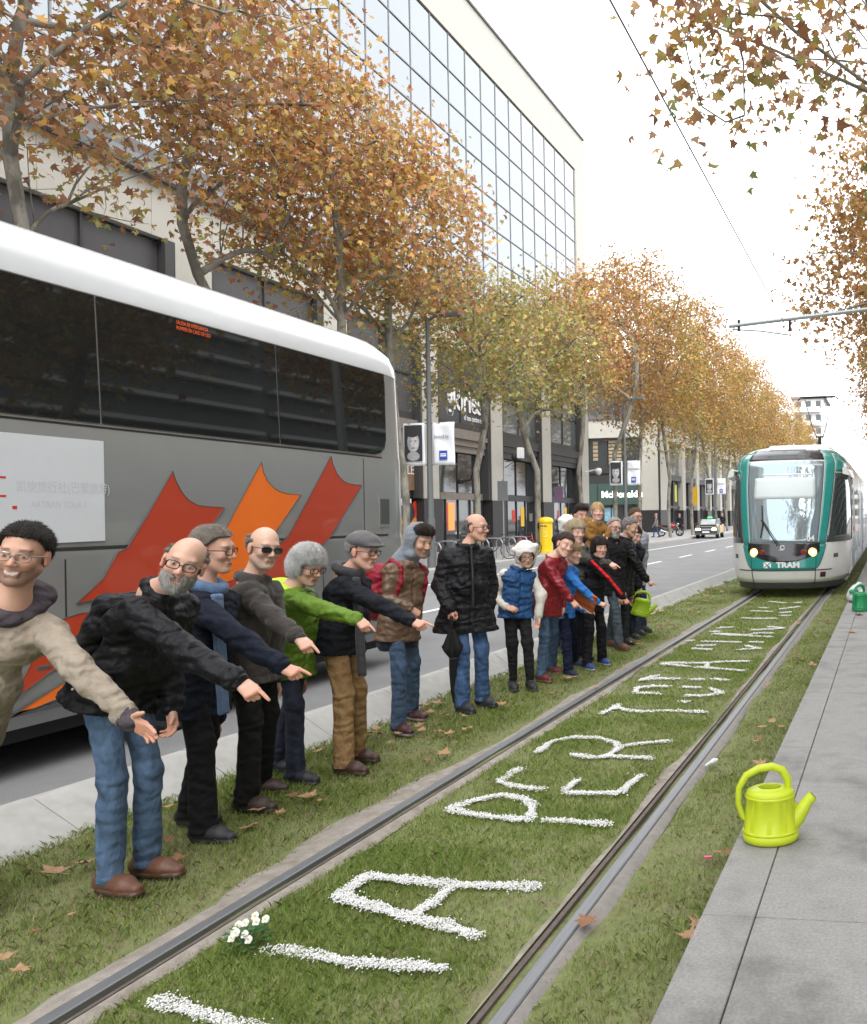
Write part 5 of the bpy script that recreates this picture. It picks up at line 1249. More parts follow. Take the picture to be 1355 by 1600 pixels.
PEOPLE = {'p1': {'head': [-3.526, 3.077, 1.552], 'neck': [-3.612, 3.095, 1.345], 'pelvis': [-3.88, 3.108, 0.915], 'rw': [-4.137, 3.09, 0.795], 're': [-4.172, 3.085, 1.039], 'rt': [-4.112, 3.094, 0.659], 'lw': [-2.964, 2.997, 0.907], 'le': [-3.184, 3.006, 1.084], 'lt': [-2.785, 2.982, 0.817], 'rh': [-4.099, 3.119, 0.0], 'ro': [-3.976, 2.889, 0.0], 'lh': [-3.922, 3.213, 0.0], 'lo': [-3.8, 2.983, 0.0], 'hem': [-3.982, 3.113, 0.752], 'yaw': 62, 'hy': 60, 'hp': 3, 'hr': 10, 'S': 1.0}, 'p2': {'head': [-3.23, 3.565, 1.483], 'neck': [-3.429, 3.617, 1.337], 'pelvis': [-3.614, 3.59, 0.915], 'rw': [-2.815, 3.403, 0.975], 're': [-3.066, 3.407, 1.096], 'rt': [-2.677, 3.382, 0.881], 'lw': [-3.446, 3.716, 0.778], 'le': [-3.508, 3.787, 1.007], 'lt': [-3.419, 3.699, 0.653], 'rh': [-3.651, 3.514, 0.0], 'ro': [-3.394, 3.471, 0.0], 'lh': [-3.641, 3.69, -0.0], 'lo': [-3.381, 3.696, -0.0], 'hem': [-3.649, 3.585, 0.835], 'yaw': 12, 'hy': 54, 'hp': 4, 'hr': 20, 'S': 1.0}, 'p3': {'head': [-3.657, 4.241, 1.524], 'neck': [-3.724, 4.241, 1.286], 'pelvis': [-3.757, 4.219, 0.915], 'rw': [-3.099, 4.038, 0.924], 're': [-3.335, 4.045, 1.064], 'rt': [-2.93, 4.022, 0.873], 'lw': [-3.809, 4.401, 0.575], 'le': [-3.861, 4.444, 0.857], 'lt': [-3.793, 4.403, 0.466], 'rh': [-3.709, 4.12, -0.0], 'ro': [-3.449, 4.11, -0.0], 'lh': [-3.997, 4.346, -0.0], 'lo': [-3.737, 4.348, -0.0], 'hem': [-3.781, 4.203, 0.639], 'yaw': 2, 'hy': -12, 'hp': 6, 'hr': -4, 'S': 1.0}, 'p4': {'head': [-3.713, 4.697, 1.516], 'neck': [-3.811, 4.703, 1.305], 'pelvis': [-3.801, 4.692, 0.934], 'rw': [-3.324, 4.471, 1.009], 're': [-3.508, 4.525, 1.111], 'rt': [-3.207, 4.427, 0.933], 'lw': [-3.818, 4.905, 0.697], 'le': [-3.855, 4.93, 0.933], 'lt': [-3.786, 4.889, 0.6], 'rh': [-3.832, 4.578, 0.0], 'ro': [-3.567, 4.571, 0.0], 'lh': [-4.009, 4.895, 0.0], 'lo': [-3.744, 4.906, 0.0], 'hem': [-3.795, 4.686, 0.719], 'yaw': 5, 'hy': 26, 'hp': 8, 'hr': 6, 'S': 1.02}, 'p5': {'head': [-3.8, 5.21, 1.382], 'neck': [-3.921, 5.213, 1.222], 'pelvis': [-3.931, 5.199, 0.879], 'rw': [-3.321, 5.017, 1.051], 're': [-3.551, 5.044, 1.1], 'rt': [-3.203, 4.973, 0.973], 'lw': [-3.998, 5.384, 0.626], 'le': [-4.007, 5.403, 0.863], 'lt': [-3.978, 5.387, 0.538], 'rh': [-3.902, 5.109, -0.0], 'ro': [-3.655, 5.074, -0.0], 'lh': [-4.225, 5.342, 0.0], 'lo': [-3.976, 5.322, -0.0], 'hem': [-3.938, 5.19, 0.649], 'yaw': 0, 'hy': 14, 'hp': 22, 'hr': 0, 'S': 0.96}, 'p6': {'head': [-3.59, 5.493, 1.46], 'neck': [-3.727, 5.494, 1.284], 'pelvis': [-3.762, 5.474, 0.915], 'rw': [-3.15, 5.334, 0.999], 're': [-3.374, 5.322, 1.116], 'rt': [-2.979, 5.319, 0.955], 'lw': [-3.826, 5.661, 0.735], 'le': [-3.857, 5.677, 0.984], 'lt': [-3.805, 5.664, 0.643], 'rh': [-3.715, 5.336, 0.0], 'ro': [-3.458, 5.298, 0.0], 'lh': [-3.819, 5.623, 0.0], 'lo': [-3.561, 5.586, 0.0], 'hem': [-3.776, 5.466, 0.766], 'yaw': 5, 'hy': 8, 'hp': 8, 'hr': 0, 'S': 1.0}, 'p7': {'head': [-3.765, 6.529, 1.493], 'neck': [-3.897, 6.53, 1.312], 'pelvis': [-3.937, 6.511, 0.915], 'rw': [-3.769, 6.377, 0.975], 're': [-3.942, 6.342, 1.055], 'rt': [-3.716, 6.435, 0.907], 'lw': [-3.892, 6.662, 0.918], 'le': [-3.955, 6.724, 1.045], 'lt': [-3.814, 6.623, 0.869], 'rh': [-3.944, 6.402, 0.0], 'ro': [-3.718, 6.273, 0.0], 'lh': [-4.119, 6.874, 0.0], 'lo': [-3.884, 6.764, 0.0], 'hem': [-3.958, 6.501, 0.703], 'yaw': 18, 'hy': 24, 'hp': 14, 'hr': 0, 'S': 1.0}, 'p8': {'head': [-3.681, 7.329, 1.591], 'neck': [-3.769, 7.316, 1.403], 'pelvis': [-3.785, 7.314, 0.934], 'rw': [-3.776, 7.012, 0.9], 're': [-3.942, 7.15, 1.089], 'rt': [-3.747, 6.976, 0.75], 'lw': [-3.621, 7.418, 0.873], 'le': [-3.634, 7.477, 1.06], 'lt': [-3.61, 7.39, 0.748], 'rh': [-3.808, 7.174, 0.0], 'ro': [-3.586, 7.029, 0.0], 'lh': [-3.741, 7.407, 0.0], 'lo': [-3.503, 7.289, 0.0], 'hem': [-3.794, 7.313, 0.671], 'yaw': 48, 'hy': 4, 'hp': 2, 'hr': 0, 'S': 1.02}, 'p9': {'head': [-3.596, 8.19, 1.3], 'neck': [-3.687, 8.207, 1.153], 'pelvis': [-3.703, 8.183, 0.805], 'rw': [-3.733, 8.029, 0.801], 're': [-3.898, 8.126, 0.899], 'rt': [-3.627, 7.984, 0.787], 'lw': [-3.507, 8.253, 0.673], 'le': [-3.491, 8.306, 0.893], 'lt': [-3.508, 8.233, 0.547], 'rh': [-3.761, 8.174, 0.0], 'ro': [-3.635, 7.983, -0.0], 'lh': [-3.586, 8.175, 0.0], 'lo': [-3.435, 8.003, 0.0], 'hem': [-3.708, 8.174, 0.676], 'yaw': 48, 'hy': 55, 'hp': 14, 'hr': -8, 'S': 0.88}, 'p10': {'head': [-3.358, 8.629, 1.383], 'neck': [-3.507, 8.627, 1.237], 'pelvis': [-3.547, 8.608, 0.86], 'rw': [-3.247, 8.493, 0.821], 're': [-3.364, 8.466, 0.995], 'rt': [-3.158, 8.506, 0.721], 'lw': [-3.434, 8.739, 0.716], 'le': [-3.487, 8.812, 0.947], 'lt': [-3.461, 8.695, 0.62], 'rh': [-3.665, 8.574, -0.0], 'ro': [-3.455, 8.449, -0.0], 'lh': [-3.734, 9.023, 0.0], 'lo': [-3.524, 8.899, 0.0], 'hem': [-3.569, 8.598, 0.651], 'yaw': 28, 'hy': 42, 'hp': 10, 'hr': 18, 'S': 0.94}, 'p11': {'head': [-3.375, 8.909, 1.29], 'neck': [-3.453, 8.918, 1.138], 'pelvis': [-3.492, 8.899, 0.769], 'rw': [-3.078, 8.831, 0.76], 're': [-3.22, 8.78, 0.901], 'rt': [-2.991, 8.843, 0.731], 'lw': [-3.291, 9.022, 0.65], 'le': [-3.491, 9.074, 0.75], 'lt': [-3.202, 9.035, 0.648], 'rh': [-3.467, 8.845, 0.0], 'ro': [-3.282, 8.73, 0.0], 'lh': [-3.624, 9.416, 0.0], 'lo': [-3.433, 9.309, 0.0], 'hem': [-3.51, 8.89, 0.596], 'yaw': 15, 'hy': 18, 'hp': 10, 'hr': 0, 'S': 0.84}, 'p12': {'head': [-3.534, 9.442, 1.5], 'neck': [-3.512, 9.475, 1.309], 'pelvis': [-3.529, 9.486, 0.869], 'rw': [-3.081, 9.244, 1.157], 're': [-3.264, 9.43, 1.148], 'rt': [-2.952, 9.182, 1.096], 'lw': [-3.478, 9.551, 0.959], 'le': [-3.458, 9.604, 0.992], 'lt': [-3.41, 9.51, 0.939], 'rh': [-3.662, 9.522, 0.0], 'ro': [-3.442, 9.409, 0.0], 'lh': [-3.691, 9.873, 0.0], 'lo': [-3.474, 9.754, 0.0], 'hem': [-3.538, 9.492, 0.634], 'yaw': 30, 'hy': 40, 'hp': 6, 'hr': 0, 'S': 0.95}, 'p13': {'head': [-3.746, 10.169, 1.691], 'neck': [-3.803, 10.181, 1.487], 'pelvis': [-3.881, 10.195, 0.915], 'rw': [-3.602, 10.068, 1.331], 're': [-3.783, 10.113, 1.191], 'rt': [-3.501, 10.083, 1.361], 'lw': [-3.598, 10.241, 1.325], 'le': [-3.753, 10.32, 1.165], 'lt': [-3.504, 10.254, 1.339], 'rh': [-4.222, 10.323, 0.0], 'ro': [-4.016, 10.164, 0.0], 'lh': [-4.168, 10.542, -0.0], 'lo': [-3.948, 10.404, -0.0], 'hem': [-3.896, 10.198, 0.809], 'yaw': 40, 'hy': 42, 'hp': 4, 'hr': 0, 'S': 1.0}, 'p14': {'head': [-3.476, 10.006, 1.733], 'neck': [-3.5, 10.023, 1.602], 'pelvis': [-3.536, 10.017, 1.325], 'rw': [-3.493, 9.902, 1.413], 're': [-3.585, 9.94, 1.459], 'rt': [-3.449, 9.909, 1.381], 'lw': [-3.381, 10.04, 1.438], 'le': [-3.369, 10.102, 1.483], 'lt': [-3.39, 10.018, 1.385], 'hem': [-3.536, 10.017, 1.295], 'yaw': 40, 'hy': 62, 'hp': 0, 'hr': 0, 'S': 0.56, 'carried': 1}, 'p15': {'head': [-3.247, 9.412, 1.323], 'neck': [-3.306, 9.424, 1.192], 'pelvis': [-3.345, 9.404, 0.769], 'rw': [-2.955, 9.333, 0.764], 're': [-3.098, 9.283, 0.963], 'rt': [-2.893, 9.342, 0.677], 'lw': [-3.393, 9.513, 0.668], 'le': [-3.381, 9.555, 0.884], 'lt': [-3.351, 9.498, 0.559], 'rh': [-3.408, 9.254, 0.0], 'ro': [-3.232, 9.125, 0.0], 'lh': [-3.343, 9.587, 0.0], 'lo': [-3.169, 9.455, 0.0], 'hem': [-3.36, 9.396, 0.608], 'yaw': 28, 'hy': 50, 'hp': 4, 'hr': 0, 'S': 0.84}, 'p16': {'head': [-3.518, 10.758, 1.527], 'neck': [-3.547, 10.784, 1.353], 'pelvis': [-3.564, 10.761, 0.897], 'rw': [-3.436, 10.668, 0.668], 're': [-3.512, 10.657, 0.956], 'rt': [-3.422, 10.67, 0.545], 'lw': [-3.446, 10.889, 0.689], 'le': [-3.484, 10.944, 0.978], 'lt': [-3.434, 10.871, 0.566], 'rh': [-3.484, 10.641, 0.0], 'ro': [-3.269, 10.504, 0.0], 'lh': [-3.74, 10.98, 0.0], 'lo': [-3.523, 10.847, 0.0], 'hem': [-3.574, 10.75, 0.661], 'yaw': 32, 'hy': 38, 'hp': 6, 'hr': 10, 'S': 0.98}, 'p17': {'head': [-3.447, 11.222, 1.527], 'neck': [-3.533, 11.23, 1.338], 'pelvis': [-3.557, 11.215, 0.915], 'rw': [-3.205, 11.136, 0.819], 're': [-3.33, 11.098, 1.035], 'rt': [-3.088, 11.153, 0.74], 'lw': [-3.507, 11.365, 0.646], 'le': [-3.56, 11.408, 0.948], 'lt': [-3.483, 11.369, 0.532], 'rh': [-3.562, 11.082, 0.0], 'ro': [-3.323, 10.979, 0.0], 'lh': [-3.719, 11.435, 0.0], 'lo': [-3.488, 11.316, 0.0], 'hem': [-3.573, 11.204, 0.618], 'yaw': 12, 'hy': 2, 'hp': 16, 'hr': 0, 'S': 1.0}, 'p18': {'head': [-3.55, 11.763, 1.393], 'neck': [-3.579, 11.789, 1.239], 'pelvis': [-3.608, 11.767, 0.86], 'rw': [-3.472, 11.674, 0.68], 're': [-3.547, 11.663, 0.931], 'rt': [-3.456, 11.676, 0.573], 'lw': [-3.543, 11.886, 0.69], 'le': [-3.565, 11.913, 0.961], 'lt': [-3.522, 11.868, 0.573], 'rh': [-3.599, 11.565, 0.0], 'ro': [-3.393, 11.433, 0.0], 'lh': [-3.777, 11.958, 0.0], 'lo': [-3.555, 11.855, 0.0], 'hem': [-3.626, 11.752, 0.611], 'yaw': 32, 'hy': 34, 'hp': 14, 'hr': 8, 'S': 0.94}, 'p19': {'head': [-3.658, 12.202, 1.662], 'neck': [-3.671, 12.231, 1.447], 'pelvis': [-3.698, 12.207, 0.934], 'rw': [-3.632, 12.257, 0.799], 're': [-3.599, 12.261, 1.08], 'rt': [-3.625, 12.258, 0.659], 'lw': [-3.615, 12.33, 0.813], 'le': [-3.599, 12.393, 1.073], 'lt': [-3.602, 12.312, 0.682], 'rh': [-3.651, 11.955, 0.0], 'ro': [-3.437, 11.798, 0.0], 'lh': [-3.672, 12.359, 0.0], 'lo': [-3.461, 12.199, 0.0], 'hem': [-3.713, 12.195, 0.665], 'yaw': 35, 'hy': 34, 'hp': 2, 'hr': 0, 'S': 1.02}, 'p20': {'head': [-4.059, 10.528, 1.564], 'neck': [-4.092, 10.543, 1.434], 'pelvis': [-4.128, 10.518, 0.807], 'rw': [-4.091, 10.422, 0.815], 're': [-4.153, 10.464, 1.056], 'rt': [-4.076, 10.424, 0.71], 'lw': [-4.068, 10.628, 0.823], 'le': [-4.066, 10.678, 1.041], 'lt': [-4.061, 10.629, 0.716], 'rh': [-4.301, 10.616, 0.0], 'ro': [-4.127, 10.476, 0.0], 'lh': [-4.364, 10.961, 0.0], 'lo': [-4.182, 10.83, 0.0], 'hem': [-4.128, 10.518, 0.807], 'yaw': 35, 'hy': 45, 'hp': 5, 'hr': 0, 'S': 0.86}, 'f1': {'head': [-16.63, 27.909, 1.672], 'neck': [-16.645, 27.935, 1.516], 'pelvis': [-16.645, 27.935, 0.989], 'hem': [-16.645, 27.935, 0.872], 'rh': [-16.753, 27.942, 0.12], 'ro': [-16.631, 27.712, 0.12], 're': [-16.861, 27.81, 1.173], 'rw': [-16.811, 27.724, 0.939], 'rt': [-16.786, 27.68, 0.789], 'lh': [-16.597, 28.032, 0.12], 'lo': [-16.458, 27.812, 0.12], 'le': [-16.428, 28.06, 1.173], 'lw': [-16.378, 27.974, 0.939], 'lt': [-16.353, 27.93, 0.789], 'yaw': 60, 'hy': 60, 'hp': 3, 'hr': 0, 'S': 0.95, 'g': 0.12}, 'f2': {'head': [-17.124, 62.191, 1.76], 'neck': [-17.095, 62.199, 1.59], 'pelvis': [-17.095, 62.199, 1.035], 'hem': [-17.095, 62.199, 0.912], 'rh': [-17.273, 62.244, 0.12], 'ro': [-17.527, 62.186, 0.12], 're': [-17.075, 62.463, 1.229], 'rw': [-17.107, 62.454, 0.982], 'rt': [-17.156, 62.441, 0.832], 'lh': [-16.801, 62.184, 0.12], 'lo': [-17.05, 62.107, 0.12], 'le': [-17.115, 61.934, 1.229], 'lw': [-17.276, 61.891, 0.982], 'lt': [-17.324, 61.878, 0.832], 'yaw': 165, 'hy': 165, 'hp': 3, 'hr': 0, 'S': 1.0, 'g': 0.12}, 'f3': {'head': [-16.112, 65.368, 1.76], 'neck': [-16.122, 65.396, 1.59], 'pelvis': [-16.122, 65.396, 1.035], 'hem': [-16.122, 65.396, 0.912], 'rh': [-16.227, 65.422, 0.12], 'ro': [-16.148, 65.174, 0.12], 're': [-16.357, 65.311, 1.229], 'rw': [-16.323, 65.217, 0.982], 'rt': [-16.306, 65.17, 0.832], 'lh': [-16.058, 65.483, 0.12], 'lo': [-15.96, 65.243, 0.12], 'le': [-15.887, 65.482, 1.229], 'lw': [-15.853, 65.388, 0.982], 'lt': [-15.836, 65.341, 0.832], 'yaw': 70, 'hy': 70, 'hp': 3, 'hr': 0, 'S': 1.0, 'g': 0.12}, 'f4': {'head': [-14.738, 75.67, 1.76], 'neck': [-14.743, 75.7, 1.59], 'pelvis': [-14.743, 75.7, 1.035], 'hem': [-14.743, 75.7, 0.912], 'rh': [-14.842, 75.743, 0.12], 'ro': [-14.807, 75.486, 0.12], 're': [-14.99, 75.656, 1.229], 'rw': [-14.972, 75.558, 0.982], 'rt': [-14.963, 75.509, 0.832], 'lh': [-14.665, 75.775, 0.12], 'lo': [-14.61, 75.52, 0.12], 'le': [-14.497, 75.743, 1.229], 'lw': [-14.48, 75.645, 0.982], 'lt': [-14.471, 75.596, 0.832], 'yaw': 80, 'hy': 80, 'hp': 3, 'hr': 0, 'S': 1.0, 'g': 0.12}}
# ================================================================= people
A3 = lambda v: np.array(v, float)
def skin_mat():
    m = mat('skin', (0.6, 0.4, 0.3), 0.48, attr='Col', var=0.05, scale=40, spec=0.4, bump=0.06, bscale=300, bdist=.002)
    b = m.node_tree.nodes['Principled BSDF']
    b.inputs['Subsurface Weight'].default_value = 0.08; b.inputs['Subsurface Radius'].default_value = (.012, .005, .003); b.inputs['Subsurface Scale'].default_value = 1.0
    return m
M_skin = skin_mat()
def cloth(key, col, kind='cotton'):
    k = 'cloth_%s_%s' % (key, kind)
    if k in MATS: return MATS[k]
    col = tuple(col)
    if kind == 'denim': m = mat(k, col, .85, var=.25, scale=9, bump=.5, bscale=45, bdist=.022, stretch=(1, 1, .55), col2=tuple(c * 1.6 + .01 for c in col), thr=(.48, .8))
    elif kind == 'leather': m = mat(k, col, .38, var=.18, scale=9, bump=.5, bscale=38, bdist=.016, spec=.45)
    elif kind == 'nylon': m = mat(k, col, .52, var=.14, scale=8, bump=.55, bscale=26, bdist=.022, spec=.2)
    elif kind == 'fleece': m = mat(k, col, .95, var=.14, scale=14, bump=.6, bscale=140, bdist=.006, sheen=.15, spec=.2)
    else: m = mat(k, col, .85, var=.14, scale=10, bump=.55, bscale=30, bdist=.020, spec=.2)
    # creases: two crossed sets of warped bands feeding the same bump
    nt = m.node_tree; L = nt.links.new
    bp = next(n for n in nt.nodes if n.type == 'BUMP'); src = bp.inputs['Height'].links[0].from_socket
    tc = next(n for n in nt.nodes if n.type == 'TEX_COORD')
    acc = src
    for dr, sc, amt in (('Z', 5.0, .35 if kind == 'denim' else .6), ('DIAGONAL', 3.6, .8)):
        w = nt.nodes.new('ShaderNodeTexWave'); w.wave_type = 'BANDS'; w.bands_direction = 'Z' if dr == 'Z' else 'DIAGONAL'; w.wave_profile = 'SIN'
        w.inputs['Scale'].default_value = sc; w.inputs['Distortion'].default_value = 9; w.inputs['Detail'].default_value = 2.5; w.inputs['Detail Scale'].default_value = 1.2; w.inputs['Detail Roughness'].default_value = .55
        L(tc.outputs['Object'], w.inputs['Vector'])
        ma = nt.nodes.new('ShaderNodeMath'); ma.operation = 'MULTIPLY_ADD'; ma.inputs[1].default_value = amt; L(w.outputs['Fac'], ma.inputs[0]); L(acc, ma.inputs[2]); acc = ma.outputs[0]
    L(acc, bp.inputs['Height'])
    return m
M_shoe = mat('shoe_leather', (.1, .06, .04), .5, attr='Col', var=.12, scale=20, bump=.15, bscale=60)
M_hair = mat('hair', (.1, .08, .06), .6, attr='Col', var=.3, scale=60, bump=.9, bscale=150, bdist=.012, stretch=(1, 1, .25), spec=.3)
M_glassfr = mat('spectacle_frame', (.02, .018, .018), .3)
M_lens = mat('dark_lens', (.02, .018, .016), .05, spec=.8)
CUR = {'bands': [(62, 80, 50), (68, 85, 50), (70, 85, 50)]}
POSE = {
 'point': [(5, 8, 6), (62, 82, 48), (70, 85, 50), (72, 85, 50)],
 'open': [(6, 7, 5), (4, 6, 5), (7, 8, 6), (12, 10, 8)],
 'relax': [(22, 30, 20), (28, 36, 24), (32, 38, 26), (36, 40, 26)],
 'grip': [(62, 78, 45), (66, 80, 48), (68, 80, 48), (70, 80, 48)]}
THUMB = {'point': [(.022, .022, -.008), (.052, .036, -.022), (.080, .024, -.032)], 'open': [(.02, .025, -.004), (.046, .058, -.008), (.072, .080, -.008)],
         'relax': [(.02, .024, -.01), (.05, .042, -.022), (.078, .042, -.034)], 'grip': [(.025, .024, -.015), (.055, .032, -.036), (.078, .014, -.05)]}
def hand_prims(w, u, n, side, pose, S):
    """side +1 right hand (thumb on +ey), -1 left hand"""
    ex = nrm(u); n = A3(n); ez = nrm(n - (n @ ex) * ex); ey = np.cross(ez, ex) * side
    T = lambda p: w + S * (p[0] * ex + p[1] * ey + p[2] * ez)
    out = []
    ys = (.0275, .0095, -.0095, -.027); L = (.076, .084, .078, .060); rr = (.0098, .0102, .0096, .0085)
    for i in range(4):
        b = np.array([.088 - .006 * (i == 3) - .002 * (i == 0), ys[i], 0.0])
        out.append(rc(T((.008, ys[i] * .55, -.004)), T(b), .0165 * S, .0125 * S, k=.014 * S))
        a = 0; p = b
        for q, fr in enumerate((.46, .30, .24)):
            a += math.radians(POSE[pose][i][q])
            sp = (ys[i] * 1.2 if pose == 'open' else ys[i] * .15)
            d = np.array([math.cos(a), sp, -math.sin(a)]); d /= np.linalg.norm(d)
            e = p + d * L[i] * fr
            out.append(rc(T(p), T(e), rr[i] * (1 - .08 * q) * S, rr[i] * (.92 - .08 * q) * S, k=.004 * S)); p = e
    t = THUMB[pose]
    out.append(rc(T(t[0]), T(t[1]), .015 * S, .0115 * S, k=.012 * S)); out.append(rc(T(t[1]), T(t[2]), .0112 * S, .0092 * S, k=.004 * S))
    return out
def head_prims(H, M, S, jaw=1.0):
    """M rows: forward, left, up (head frame)"""
    T = lambda p: H + S * (np.array(p) @ M)
    E = lambda c, r, k: el(T(c), np.array(r) * S, M, k * S)
    Cc = lambda a, b, ra, rb, k: rc(T(a), T(b), ra * S, rb * S, k * S)
    o = [E((-.012, 0, .035), (.098, .073, .092), .02), E((.028, 0, -.030), (.060, .056 * jaw, .083), .03),
         Cc((-.005, .05 * jaw, -.055), (.055, .018, -.100), .022, .018, .03), Cc((-.005, -.05 * jaw, -.055), (.055, -.018, -.100), .022, .018, .03),
         E((.070, 0, -.100), (.020, .022, .018), .02),
         Cc((.075, -.034, .030), (.075, .034, .030), .013, .013, .02),
         E((.060, .040, -.022), (.026, .022, .022), .02), E((.060, -.040, -.022), (.026, .022, .022), .02),
         sub(E((.098, .032, .006), (.016, .017, .012), .01), .014 * S), sub(E((.098, -.032, .006), (.016, .017, .012), .01), .014 * S),
         E((.0755, .032, .005), (.0135, .0135, .0125), .003), E((.0755, -.032, .005), (.0135, .0135, .0125), .003),
         Cc((.082, 0, .018), (.108, 0, -.026), .0085, .0125, .010), E((.099, .012, -.031), (.011, .009, .008), .006), E((.099, -.012, -.031), (.011, .009, .008), .006),
         Cc((.083, -.020, -.061), (.083, .020, -.061), .0075, .0075, .006), Cc((.081, -.016, -.073), (.081, .016, -.073), .0085, .0085, .006)]
    for s in (1, -1):
        o.append(E((-.008, s * .080, .002), (.021, .010, .033), .006)); o.append(E((-.002, s * .081, -.024), (.012, .008, .012), .006))
    return o
def head_color(V, H, M, S, tone, brow=(.08, .06, .05), stub=None, smile=False):
    L = (V - H) @ M.T / S
    c = np.tile(np.array(tone, float), (len(V), 1))
    x, y, z = L.T; ay = np.abs(y)
    inh = (z > -.16) & (z < .15) & (np.abs(x) < .14) & (ay < .11)
    def blend(m, col, a=1.0): c[m] = c[m] * (1 - a) + np.array(col) * a
    red = np.array(tone) * np.array([1.02, .72, .68])
    blend(inh & (x > .045) & (ay > .02) & (ay < .058) & (z > -.045) & (z < -.005), red, .35)
    blend(inh & (x > .09) & (ay < .02) & (z > -.045) & (z < -.01), red, .4)
    blend(inh & (ay > .072) & (np.abs(z) < .04), red, .5)
    if stub is not None:
        w_ = np.clip((-.026 - z - .35 * np.clip(.05 - x, 0, .05)) / .022, 0, 1) * np.clip((x + .005) / .02, 0, 1) * np.clip((z + .14) / .02, 0, 1) * inh * stub[3] * np.clip(1 - 1.4 * np.clip(ay / .035, 0, 1) * (z > -.05) * (x > .06), .25, 1)
        c = c * (1 - w_[:, None]) + np.array(stub[:3]) * w_[:, None]
    zb = .0315 - 5.5 * (ay - .033) ** 2
    blend(inh & (x > .055) & (np.abs(z - zb) < .0042) & (ay > .015) & (ay < .052), brow, .62)
    zm = -.067 + (14 if smile else 2) * y ** 2
    blend(inh & (x > .07) & (ay < (.027 if smile else .023)) & (np.abs(z - zm) < (.0115 if smile else .010) * np.sqrt(np.maximum(1 - (ay / .028) ** 2, 0))), np.array(tone) * np.array([.88, .58, .55]), .7)
    blend(inh & (x > .076) & (ay < (.022 if smile else .021)) & (np.abs(z - zm) < (.0050 if smile else .0022)), (.66, .62, .56) if smile else np.array(tone) * np.array([.35, .2, .2]), .85)
    for s in (1, -1):
        e = np.sqrt(((L - np.array([.0755, s * .032, .005])) ** 2).sum(1)); on = inh & (e < .0150) & (x > .079)
        lid = np.abs(z - .0045) < .0052 * np.sqrt(np.maximum(1 - ((y - s * .032) / .0145) ** 2, 0))
        blend(on & lid, (.42, .37, .33), .85)
        blend(on & lid & (np.abs(y - s * .032) < .0058), (.05, .035, .025), .92)
        blend(inh & (x > .068) & (np.abs(y - s * .032) < .015) & (np.abs(z - .0115) < .0022), np.array(tone) * .30, .7)
        blend(inh & (x > .06) & (np.abs(y - s * .033) < .017) & (z > -.016) & (z < -.006), np.array(tone) * np.array([.85, .75, .75]), .35)
    return c
def strands(V, Q, H, M, S, seed, per, length):
    """add thin hair blades lying along the shell, combed back and down"""
    r = np.random.default_rng(seed)
    n = np.cross(V[Q[:, 2]] - V[Q[:, 0]], V[Q[:, 3]] - V[Q[:, 1]]); n /= np.linalg.norm(n, axis=1)[:, None] + 1e-9
    ctr = V[Q].mean(1)
    idx = r.integers(0, len(Q), len(Q) * per)
    nn, p = n[idx], ctr[idx] + (V[Q[idx, 0]] - ctr[idx]) * r.uniform(-1, 1, (len(idx), 1))
    L = (p - H) @ M.T / S
    flow = -.9 * M[0][None] * np.clip((L[:, 2:3] - .01) / .05, 0, 1) - M[2][None] * np.clip(.9 - 14 * L[:, 2:3], .0, 1.2) + M[1][None] * np.sign(L[:, 1:2]) * .35
    d = flow - (flow * nn).sum(1)[:, None] * nn; d /= np.linalg.norm(d, axis=1)[:, None] + 1e-9
    d = d + nn * r.uniform(.05, .5, (len(idx), 1)) + r.normal(size=d.shape) * .22; d /= np.linalg.norm(d, axis=1)[:, None]
    ln = length * S * r.uniform(.5, 1.3, (len(idx), 1)); w = np.cross(d, nn) * r.uniform(.0007, .0016, (len(idx), 1))
    P = np.stack([p - w - nn * .001, p + w - nn * .001, p + d * ln * .6 + w * .7, p + d * ln], 1)
    base = len(V)
    return np.concatenate([V, P.reshape(-1, 3)]), np.concatenate([Q, base + np.arange(len(idx) * 4).reshape(-1, 4)])
